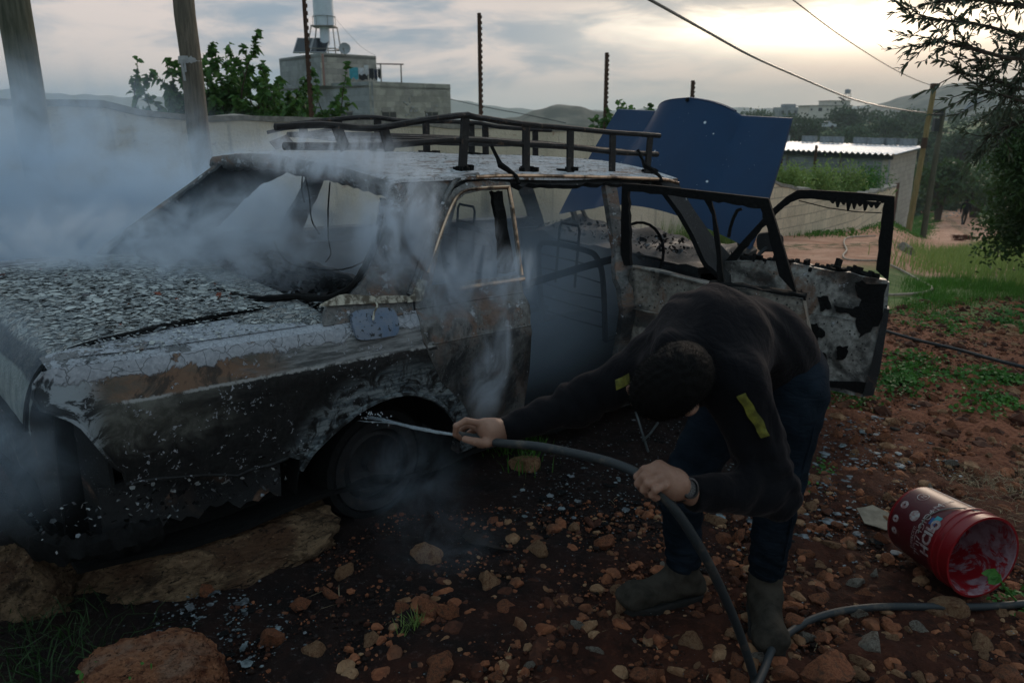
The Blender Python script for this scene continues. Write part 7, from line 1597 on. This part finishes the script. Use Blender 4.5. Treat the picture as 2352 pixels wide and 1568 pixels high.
# hair: cropped cap with strands
def f_hair(P):
    d = ell(P, hd(-.014, 0, .016), (.105, .080, .098), HM); d = smin(d, ell(P, hd(-.052, 0, -.045), (.070, .074, .085), HM), .03)
    d = d + .0012 * np.sin(P @ Fh * 260 + 4 * np.sin(P @ Lh * 60)) + .0012 * np.sin(P @ Lh * 230 + 3 * np.sin(P @ Uh * 80))
    face = (P - hd(.066, 0, 0)) @ nrm((Fh - .42 * Uh)[None])[0]; d = np.maximum(d, face)           # hairline
    d = np.maximum(d, -ell(P, hd(-.002, .092, -.042), (.032, .028, .042), HM))
    return np.maximum(d, -((P - hd(0, 0, -.105)) @ Uh))
pts = np.stack([head - .16, head + .16]); V, F = surfnet(f_hair, pts[0], pts[1], .0045); V = relax(V, F, 1, .3); hair = mput('hair', V, F, 'hair')
g = np.random.default_rng(3); N_ = 9000; ii = g.integers(0, len(V), N_); c_ = V[ii] + g.normal(0, .002, (N_, 3)); nn = nrm(c_ - hd(-.012, 0, -.01)); wh = hd(-.07, .01, .075)
tang = nrm(c_ - wh + 1e-6); dd = nrm(nn * .22 + (tang - nn * np.sum(nn * tang, 1, keepdims=True)) * .95 + g.normal(0, .12, (N_, 3))); sdv = nrm(np.cross(dd, nn)) * .00045; Lh_ = g.uniform(.006, .012, (N_, 1))
Vs = np.stack([c_ - sdv, c_ + sdv, c_ + dd * Lh_ + sdv * .2, c_ + dd * Lh_ - sdv * .2], 1).reshape(-1, 3); Fs = (np.arange(N_) * 4)[:, None] + [0, 1, 2, 3]; s_o = mput('cropped_strands', Vs, Fs, 'hair', hair, False); s_o['kind'] = 'stuff'
# shoulder tapes: thin curved strips lying on the cloth
def on_surface(f, p, n_, reach=.2):
    p = np.array(p, np.float32); n_ = np.array(n_, np.float32); ts = np.linspace(-reach, reach, 160, dtype=np.float32); D_ = f(p[None] + n_[None] * ts[:, None])
    k = np.argmax(D_ < 0); return p + n_ * ts[max(k - 1, 0)]
def tape(cl, wpx, name):
    g = G(); rows = []
    for i, (x, y, ddx, ddy) in enumerate(cl):
        row = []
        for s_ in (-1, -.33, .33, 1):
            xx, yy = x + ddx * wpx * s_ * .5, y + ddy * wpx * s_ * .5; d = np.array(ray(xx, yy), np.float32); p0 = np.array(CAM, np.float32) + d * 2.05
            q = on_surface(f_jacket, p0, d, .34); row.append(q - d * .0035)
        rows.append(row)
    V = [tuple(np.array(q) - np.array(mo_)) for r_ in rows for q in r_]; F = [(i * 4 + k, i * 4 + k + 1, (i + 1) * 4 + k + 1, (i + 1) * 4 + k) for i in range(len(rows) - 1) for k in range(3)]
    return link(name, mesh(name, V, F, True), MT['yellow'], jacket)
cl = spl([(1702, 906), (1712, 922), (1722, 940), (1736, 962), (1748, 982), (1757, 1003)], 4); tape([(x + 1.5 * math.sin(y * .17), y, .93, -.36 + .12 * math.sin(y * .09)) for x, y in cl], 23, 'shoulder_tape')
cl = spl([(1414, 884), (1424, 880), (1434, 875), (1446, 868)], 3); tape([(x, y, .12, .98) for x, y in cl], 24, 'shoulder_tape')
# wristwatch
wx = nrm((wr_n - el_n)[None])[0]; wc = A3(1561, 1121, 1.935); vw = nrm((np.array(CAM) - wc)[None])[0]; vn = nrm((vw - wx * (vw @ wx))[None])[0]; vs_ = np.cross(wx, vn)
Mw = Matrix(((vs_[0], wx[0], vn[0], 0), (vs_[1], wx[1], vn[1], 0), (vs_[2], wx[2], vn[2], 0), (0, 0, 0, 1)))
g = G(); wloc = Vector(tuple(wc)) - mo_; g.lathe([(.0335, -.010), (.0355, -.010), (.0355, .010), (.0335, .010)], 30, Matrix.Translation(wloc - Vector(tuple(vn)) * .012) @ Mw @ Matrix.Rotation(R(90), 4, 'X'), True); wt = g.build('wristwatch', MT['watch'], man)
fc = wloc + Vector(tuple(vn)) * .0310; g = G(); g.lathe([(.001, 0), (.021, 0), (.0255, .002), (.0255, .010), (.0205, .011), (.020, .007), (.001, .007)], 32, Matrix.Translation(fc) @ Mw); g.build('case', MT['watch'], wt)
g = G()
for cx_, cy_ in ((-.007, 0), (.007, 0), (0, -.0075)): g.lathe([(.0034, .0), (.0042, .0), (.0042, .0004), (.0034, .0004)], 14, Matrix.Translation(fc) @ Mw @ Matrix.Translation((cx_, cy_, .0073)), True)
for k in range(12): a = k * math.pi / 6; g.box(fc + Mw.to_3x3() @ Vector((math.cos(a) * .0145, math.sin(a) * .0145, .0075)), (.0028, .001, .0005), Mw.to_3x3() @ Matrix.Rotation(a, 3, 'Z'))
g.box(fc + Mw.to_3x3() @ Vector((.003, -.003, .0078)), (.011, .0010, .0005), Mw.to_3x3() @ Matrix.Rotation(-.7, 3, 'Z')); g.build('dial_marks', MT['watchw'], wt)
# belt glimpse
g = G(); ax = nrm((chest - pel)[None])[0]

# hose ---------------------------------------------------------------
hp = [(1043, 998, 2.335), (1075, 1003, 2.335), (1110, 1008, 2.325), (1150, 1017, 2.29), (1230, 1024, 2.20), (1300, 1037, 2.12), (1380, 1055, 2.03), (1440, 1075, 1.965), (1478, 1096, 1.925), (1505, 1118, 1.905), (1528, 1145, 1.90), (1565, 1190, 1.92), (1615, 1270, 1.98), (1655, 1350, 2.07), (1690, 1430, 2.17), (1715, 1500, 2.25), (1733, 1560, 2.31)]
hpts = [at(*q) for q in hp] + [Vector((*gpt(1745, 1640)[:2], .02)), Vector((*gpt(1735, 1760)[:2], .02)), Vector((*gpt(1690, 1850)[:2], .02)), Vector((*gpt(1680, 1790)[:2], .045)), Vector((*gpt(1720, 1650)[:2], .045))]
for q in ((1752, 1568), (1775, 1510), (1812, 1468), (1860, 1440), (1925, 1420), (2010, 1410), (2120, 1408), (2250, 1410), (2360, 1402), (2500, 1385)): p = gpt(*q); hpts.append(p + Vector((0, 0, .016 + (.03 if q[0] < 1790 else .008))))
P_ = spl([tuple(p) for p in hpts], 8)
hs = G().tube(P_, .0125, 12).build('garden_hose', MT['hose']); tag(hs, 'thick dark rubber hose held by the man, looping past the bottom edge and off right', 'hose')
def ghose(name, label, pts, r, mat, lift=.004):
    Q = [tuple(gpt(*q) + Vector((0, 0, r + lift))) for q in pts]; tag(G().tube(spl(Q, 6), r, 8).build(name, MT[mat]), label, 'hose')
ghose('garden_hose', 'straight dark hose across the stony ground right of the open front door', [(1990, 745), (2035, 768), (2110, 790), (2200, 812), (2300, 840), (2420, 870)], .013, 'hose', .012)
ghose('garden_hose', 'pale thin hose winding over the track and kinking near the weeds', [(2010, 545), (1950, 548), (1938, 560), (1944, 578), (1936, 590), (1945, 600), (1985, 603), (2020, 604), (2060, 620), (2110, 648), (2138, 664), (2136, 672), (2115, 678), (2060, 682), (2020, 683)], .014, 'hosel', .01)
# water jet from the nozzle to the wheel arch
g = G(); w0 = at(1045, 998, 2.335)
for k in range(5):
    o1 = Vector((random.uniform(-.004, .004), random.uniform(-.004, .004), random.uniform(-.003, .003))); e = 1 + k * .35
    pts = [tuple(w0 + o1 * .5), tuple(at(1000, 990, 2.45) + o1 * .9), tuple(at(950, 980, 2.6) + o1 * 1.2), tuple(at(900, 968, 2.78) + o1 * 1.6), tuple(at(865, 960, 2.92) + o1 * 2.2 * e), tuple(at(835, 955, 3.05) + o1 * 3 * e)]
    g.tube(spl(pts, 6), [.0036 * (1 - .5 * i / 30) * (1 + .3 * math.sin(i * 2.1 + k)) for i in range(31)], 6, jit=.3)
for k in range(26): q = at(random.uniform(825, 905), random.uniform(945, 978), random.uniform(2.75, 3.05)); g.lathe([(.0004, -.003), (.003, 0), (.0004, .004)], 5, Matrix.Translation(q))
tag(g.build('water_jet', MT['water']), 'thin jet of water streaming from the hose into the rear wheel arch', 'water', kind='stuff')

# walking man far down the track ---------------------------------------
fq = gpt(2213, 516); wk = empty('person', fq); tag(wk, 'man in dark clothes walking away down the dirt track', 'person')
q_ = np.array(fq, np.float32); D_ = np.array(ray(2213, 516)); rx = np.array([1, 0, 0], np.float32)
def J(r_, z, dd_=0): return q_ + rx * r_ + np.array([0, dd_, z], np.float32)
def wput(name, f, lo, hi, h_, mat):
    V, F = surfnet(f, q_ + lo, q_ + hi, h_); V = relax(V, F, 1, .4); me = fast_mesh(name, V - q_, F, True); me.materials.append(MT[mat]); o = bpy.data.objects.new(name, me); COL.objects.link(o); o.parent = wk; return o
def wbody(P):
    d = ell(P, J(.0, 1.62), (.085, .10, .12)); d = smin(d, cone(P, J(0, 1.50), J(0, 1.40), .06, .07), .03)
    d = smin(d, cone(P, J(0, 1.35), J(0, .95), .13, .12), .05)
    for s_ in (-1, 1): d = smin(d, cone(P, J(s_ * .30, 1.0), J(s_ * .31, .84), .035, .045), .01); d = smin(d, cone(P, J(s_ * .2, 1.38), J(s_ * .32, 1.0), .04, .03), .03); 
    for a, b, c in ((J(-.10, .88), J(-.12, .45, .05), J(-.17, .08, -.12)), (J(.10, .88), J(.11, .45, .06), J(.09, .06, .14))): d = smin(d, cone(P, a, b, .06, .04), .03); d = smin(d, cone(P, b, c, .04, .03), .02)
    return d
wput('body', wbody, np.array([-.5, -.3, -.02]), np.array([.5, .3, 1.85]), .02, 'skin')
def wjack(P):
    d = cone(P, J(0, 1.36), J(0, .92), .19, .20, 1.3, (0, 1, 0)); d = smin(d, cone(P, J(-.16, 1.42), J(.16, 1.42), .11, .11), .06)
    for s_ in (-1, 1): d = smin(d, cone(P, J(s_ * .22, 1.40), J(s_ * .33, 1.12), .085, .07), .04); d = smin(d, cone(P, J(s_ * .33, 1.12), J(s_ * .33, .90), .07, .055), .03)
    return d
wput('jacket', wjack, np.array([-.55, -.35, .6]), np.array([.55, .35, 1.65]), .02, 'jacket')
def wtr(P):
    d = cone(P, J(-.10, .88), J(-.12, .45, .05), .105, .075); d = smin(d, cone(P, J(-.12, .45, .05), J(-.17, .08, -.12), .075, .055), .03); e = cone(P, J(.10, .88), J(.11, .45, .06), .105, .075); e = smin(e, cone(P, J(.11, .45, .06), J(.09, .06, .14), .075, .055), .03); return smin(d, e, .03)
wput('trousers', wtr, np.array([-.4, -.35, -.02]), np.array([.4, .35, 1.05]), .02, 'watch')
wput('shoes', lambda P: np.minimum(ell(P, J(-.18, .05, -.14), (.06, .14, .06)), ell(P, J(.09, .05, .18), (.06, .14, .06))), np.array([-.35, -.4, -.08]), np.array([.3, .45, .2]), .02, 'suede')
wput('hair', lambda P: np.maximum(ell(P, J(0, 1.635, -.01), (.095, .11, .125)), 1.60 + q_[2] - P[:, 2] - .3 * (P[:, 1] - q_[1]) * -1), np.array([-.2, -.2, 1.4]), np.array([.2, .2, 1.85]), .015, 'hair')

# ------------------------------------------------------------------ red bucket
bo = Vector((1.597, 2.385, 0)); bb = Vector((1.515, 2.69, 0)); bo.z = hz_(bo.x, bo.y) + .166; bb.z = hz_(bb.x, bb.y) + .152
axb = (bo - bb).normalized(); BL = (bo - bb).length
bk = empty('bucket', bb); tag(bk, 'red plastic paint bucket lying on its side, open mouth smeared with pale paint', 'bucket')
Mb = axb.to_track_quat('Z', 'X').to_matrix().to_4x4()
up_b = Vector((0, 0, 1)); xb = (up_b - axb * up_b.dot(axb)).normalized(); yb = axb.cross(xb); Mb = Matrix((xb, yb, axb)).transposed().to_4x4()
RB, RT = .128, .142
def br_(z): return RB + (RT - RB) * z / BL
prof = [(.001, 0), (.115, 0), (RB - .004, .004), (RB, .012)] + [(br_(z), z) for z in np.linspace(.03, BL - .085, 6)] + [(br_(BL) + .003, BL - .080), (br_(BL) + .003, BL - .074), (br_(BL) - .001, BL - .072), (br_(BL) - .001, BL - .054), (br_(BL) + .004, BL - .052), (br_(BL) + .004, BL - .046), (br_(BL), BL - .044), (br_(BL) + .001, BL - .010), (br_(BL) + .006, BL - .008), (br_(BL) + .006, BL), (br_(BL) - .002, BL)]
G().lathe(prof, 64, Mb).build('shell', MT['bred'], bk)
inn = [(br_(BL) - .002, BL)] + [(br_(z) - .005, z) for z in np.linspace(BL - .005, .02, 8)] + [(.11, .007), (.001, .006)]; G().lathe(inn, 64, Mb).build('inside', MT['bin'], bk)
def onb(a, z, o=.0006): return Vector(Mb @ Vector(((br_(z) + o) * math.cos(a), (br_(z) + o) * math.sin(a), z)))
# which side of the cylinder faces the camera
cdir = (Mb.inverted().to_3x3() @ (CAM - (bo + bb) / 2)); a_c = math.atan2(cdir.y, cdir.x)
g = G(); g.grid(lambda a, z: tuple(onb(a, z)), list(np.linspace(a_c - 1.9, a_c + 1.9, 60)), list(np.linspace(.02, BL - .10, 8))); g.build('label', MT['blabel'], bk)
g = G(); g.grid(lambda a, z: tuple(onb(a, z, .001)), list(np.linspace(a_c + 1.25, a_c + 1.42, 6)) if (onb(a_c + 1.3, .1) - onb(a_c - 1.3, .1)).z > 0 else list(np.linspace(a_c - 1.42, a_c - 1.25, 6)), list(np.linspace(.02, BL - .10, 6))); g.build('pale_stripe', MT['print'], bk)
sg_b = 1 if (onb(a_c + 1.3, .1) - onb(a_c - 1.3, .1)).z > 0 else -1      # +angle goes up the visible side
def lettering(body, a0, z0, h_, name, mat='print', rot=0, sx=1.0, font_bold=False):
    """real text wrapped on the bucket: reading direction runs round the girth"""
    cu_ = bpy.data.curves.new('txt', 'FONT'); cu_.body = body; cu_.size = h_; cu_.extrude = 0; cu_.resolution_u = 2; cu_.offset = .0012 * h_ / .03 if font_bold else 0
    to = bpy.data.objects.new('txt', cu_); COL.objects.link(to); dg = bpy.context.evaluated_depsgraph_get(); me = bpy.data.meshes.new_from_object(to.evaluated_get(dg)); bpy.data.objects.remove(to)
    if len(me.vertices) == 0: return None
    xs = [v.co.x for v in me.vertices]; x0 = min(xs)
    bm = bmesh.new(); bm.from_mesh(me); bmesh.ops.triangulate(bm, faces=bm.faces[:]); bmesh.ops.subdivide_edges(bm, edges=[e for e in bm.edges if e.calc_length() > .012], cuts=2); bm.to_mesh(me); bm.free()
    for v in me.vertices:
        x, y = (v.co.x - x0) * sx, v.co.y
        if rot: x, y = y, -x
        # reading direction: up the visible side; letter tops towards the mouth or the base
        v.co = onb(a0 + sg_b * x / .135, z0 - y * 1.0, .0016)
    me.materials.append(MT[mat]); o = bpy.data.objects.new(name, me); COL.objects.link(o); o.parent = bk; return o
tx = lettering('HCIL', a_c - sg_b * .75, BL - .095, .052, 'lettering', font_bold=True)
lettering('\u05e1\u05d5\u05e4\u05e8\u05e7\u05e8\u05d9\u05dc'[::-1] + '+M', a_c - sg_b * .95, BL - .140, .042, 'lettering')
lettering('SUPERCRYL', a_c - sg_b * .8, BL - .170, .017, 'lettering')
lettering('\u05d3\u05e7\u05d5\u05e8\u05d8\u05d9\u05d1\u05d9 \u05d7\u05dc\u05e7'[::-1], a_c + sg_b * .30, BL - .150, .018, 'lettering')
lettering('15', a_c + sg_b * .62, .085, .020, 'lettering', font_bold=True)
def dot_(a, z, r_, name='emblem', mat='print', ri=0):
    g = G(); n_ = 22; V = []; 
    for k in range(n_): t = 6.283 * k / n_; V.append(onb(a + r_ * math.cos(t) / .135, z + r_ * math.sin(t), .0017)); V.append(onb(a + ri * math.cos(t) / .135, z + ri * math.sin(t), .0017))
    g.add(V, [(2 * k, 2 * ((k + 1) % n_), 2 * ((k + 1) % n_) + 1, 2 * k + 1) for k in range(n_)]); return g.build(name, MT[mat], bk)
dot_(a_c + sg_b * .05, .115, .021); dot_(a_c - sg_b * .28, .045, .014, ri=.004); dot_(a_c - sg_b * .62, .050, .014, ri=.004); dot_(a_c + sg_b * .18, .050, .016, ri=.005); dot_(a_c + sg_b * .66, .078, .021, ri=.0185)
dot_(a_c + sg_b * .10, BL - .105, .019, ri=.008)
g = G(); g.grid(lambda a, z: tuple(onb(a, z, .0014)), [a_c + sg_b * .16, a_c + sg_b * .25, a_c + sg_b * .34], [BL - .125, BL - .11, BL - .10]); g.build('logo_patch', MT['printt'], bk)
g = G(); g.grid(lambda a, z: tuple(onb(a, z, .0013)), [a_c + sg_b * .05, a_c + sg_b * .15, a_c + sg_b * .25], [BL - .135, BL - .12, BL - .108]); g.build('logo_patch', MT['printb'], bk)
g = G(); g.tube([onb(a_c + sg_b * 1.15, BL - .05, .006)] + [onb(a_c + sg_b * (1.15 - .12 * k), BL - .055 - .020 * k + .001 * k * k, .004) for k in range(1, 13)], .0022, 5); g.build('wire_handle', MT['steel'], bk)
# leaf stalk at the mouth
g = G(); s1_ = gpt(2345, 1392); q = [s1_, at(2312, 1355, 2.62), at(2300, 1335, 2.60), at(2296, 1318, 2.60)]; g.tube(spl([tuple(p) for p in q], 4), .0035, 5); st_ = g.build('weed_stalk', MT['weed']); tag(st_, 'single green stalk with a leaf leaning into the bucket mouth', 'plant')
gg_ = np.random.default_rng(4); V, F = leafgeo(np.array([tuple(at(2297, 1320, 2.60))] * 4), np.array([[-1, 0, .1], [-.8, -.3, -.1], [-.6, .3, .1], [-1, .1, -.3]]), .045, .035, gg_, .3); geo('leaf', V, F, MT['weed'], st_)

# ------------------------------------------------------------------ air
def volmat(name, dens, col=(.75, .80, .88), aniso=.2, step=1.0):
    m_ = bpy.data.materials.new(name); m_.use_nodes = True; n = NB(m_.node_tree); n.n.remove(n.n['Principled BSDF'])
    vp = n.node('ShaderNodeVolumePrincipled'); vp.inputs['Color'].default_value = (*col, 1); vp.inputs['Anisotropy'].default_value = aniso
    n.l.new(vp.outputs[0], n.n['Material Output'].inputs['Volume']); n.vp = vp; n.mat = m_
    if isinstance(dens, float): vp.inputs['Density'].default_value = dens
    m_.cycles.volume_step_rate = step
    return n
hm = volmat('haze_air', .0005, (.80, .90, .95), .1)
hb = G().box((0, 700, 20), (4200, 2800, 2 * 52)).build('haze', hm.mat, None, False); hb.location = (0, 0, 0)
for v in hb.data.vertices: v.co.z = 72 if v.co.z > 0 else -75
tag(hb, 'pale evening haze that fades the far hills', 'haze', kind='stuff')

def smoke(name, label, blobs, dens, sc=1.6, lo=.40, hi=.66, seed=0, space=None, col=(.68, .84, 1.0), pad=.05, stretch=(1, 1, 1), dist=1.2, det=5, step=1.0, clip=None):
    """smoke gathered round a few soft ellipsoids (centre, radii, weight); the mesh is just their bounding box"""
    B = np.array([[*c, *r] for c, r, w_ in blobs]); mn = (B[:, :3] - B[:, 3:]).min(0) - pad; mx = (B[:, :3] + B[:, 3:]).max(0) + pad
    if clip is not None: mn = np.maximum(mn, clip[0]); mx = np.minimum(mx, clip[1])
    n = volmat(name + '_mat', None, col, .15, step); p = n.tc('Object')
    tot = None
    for c, r, w_ in blobs:
        q = n.map(n.map(p, loc=tuple(-x for x in c)), tuple(1 / x for x in r)); L = n.node('ShaderNodeVectorMath', operation='LENGTH'); n.put(L.inputs[0], q)
        f = n.m('MULTIPLY', n.m('SUBTRACT', 1, n.ss(L.outputs['Value'], .15, 1.0)), w_); tot = f if tot is None else n.m('ADD', tot, f)
    v = n.map(p, stretch, loc=(seed * 3.7, seed * 1.3, seed * 2.1)); nz = n.noise(v, sc, det, .6, dist)
    d = n.m('MULTIPLY', n.m('MULTIPLY', tot, n.ss(nz, lo, hi)), dens); n.put(n.vp.inputs['Density'], d)
    c_ = (mn + mx) / 2; s_ = mx - mn
    o = G().box(tuple(c_), tuple(s_)).build(name, n.mat, None, False)
    if space is not None: o.matrix_world = space
    tag(o, label, 'smoke', kind='stuff'); return o
smoke('smoke', 'thick blue-grey smoke drifting left between the wreck and the plaster wall', [((-2.9, 4.2, .85), (1.5, 1.3, .85), 1.0), ((-1.7, 4.3, .80), (1.2, 1.0, .75), .8), ((-3.6, 4.6, 1.15), (1.2, 1.1, .8), .7), ((-2.0, 4.9, 1.05), (1.1, .9, .65), .6), ((-2.5, 4.4, 1.5), (1.0, .8, .55), .35)], 6.5, 2.1, .36, .66, 1, None, dist=2.6, det=7)
smoke('smoke', 'smoke curling out of the rear window over the boot', [((-.35, .25, 1.0), (.55, .75, .30), 1.0), ((.0, -.05, 1.15), (.45, .65, .28), .7), ((-.7, .55, 1.0), (.5, .5, .25), .7)], 10.0, 3.4, .45, .64, 2, Mc, dist=2.6, det=8, col=(.82, .90, 1.0))
smoke('smoke', 'pale wisps of smoke climbing the roof pillar and roof corner of the wreck', [((.10, -.78, 1.26), (.26, .16, .32), 1.0), ((-.02, -.50, 1.50), (.42, .35, .12), .8), ((.28, -.86, 1.0), (.20, .12, .22), 1.0), ((.42, -.88, 1.12), (.16, .10, .22), .6)], 26.0, 5.0, .45, .60, 3, Mc, stretch=(1, 1, .6), dist=2.8, det=8, col=(.82, .90, 1.0))
smoke('smoke', 'grey smoke filling the cabin and the open middle door of the wreck', [((1.15, -.1, .75), (1.3, .85, .75), 1.0), ((1.2, -.35, 1.0), (.55, .45, .5), .5)], 1.7, 2.0, .10, .62, 4, Mc, clip=((-.2, -.80, .24), (2.7, .76, 1.36)))
smoke('smoke', 'thin plume rising in front of the rear door of the wreck', [((.52, -.93, .78), (.09, .07, .32), 1.0), ((.45, -.94, .60), (.12, .07, .2), .8), ((.58, -.92, 1.05), (.20, .08, .16), 1.0)], 24.0, 6.5, .44, .60, 5, Mc, stretch=(1, 1, .5), dist=2.8, det=8, col=(.82, .90, 1.0))
smoke('smoke', 'bluish smoke hanging low round the rear wheel', [((-.42, 2.85, .22), (.34, .26, .26), 1.0), ((-.25, 2.6, .10), (.30, .25, .14), .7)], 1.5, 4.5, .42, .64, 6, None, dist=2.6, det=7)
smoke('smoke', 'smoke trailing past the tail of the wreck at the left edge', [((-1.45, 1.98, .72), (.35, .30, .28), 1.0), ((-1.62, 2.3, .95), (.4, .4, .2), .5)], 2.4, 3.2, .40, .64, 7, None, dist=2.4, det=7)
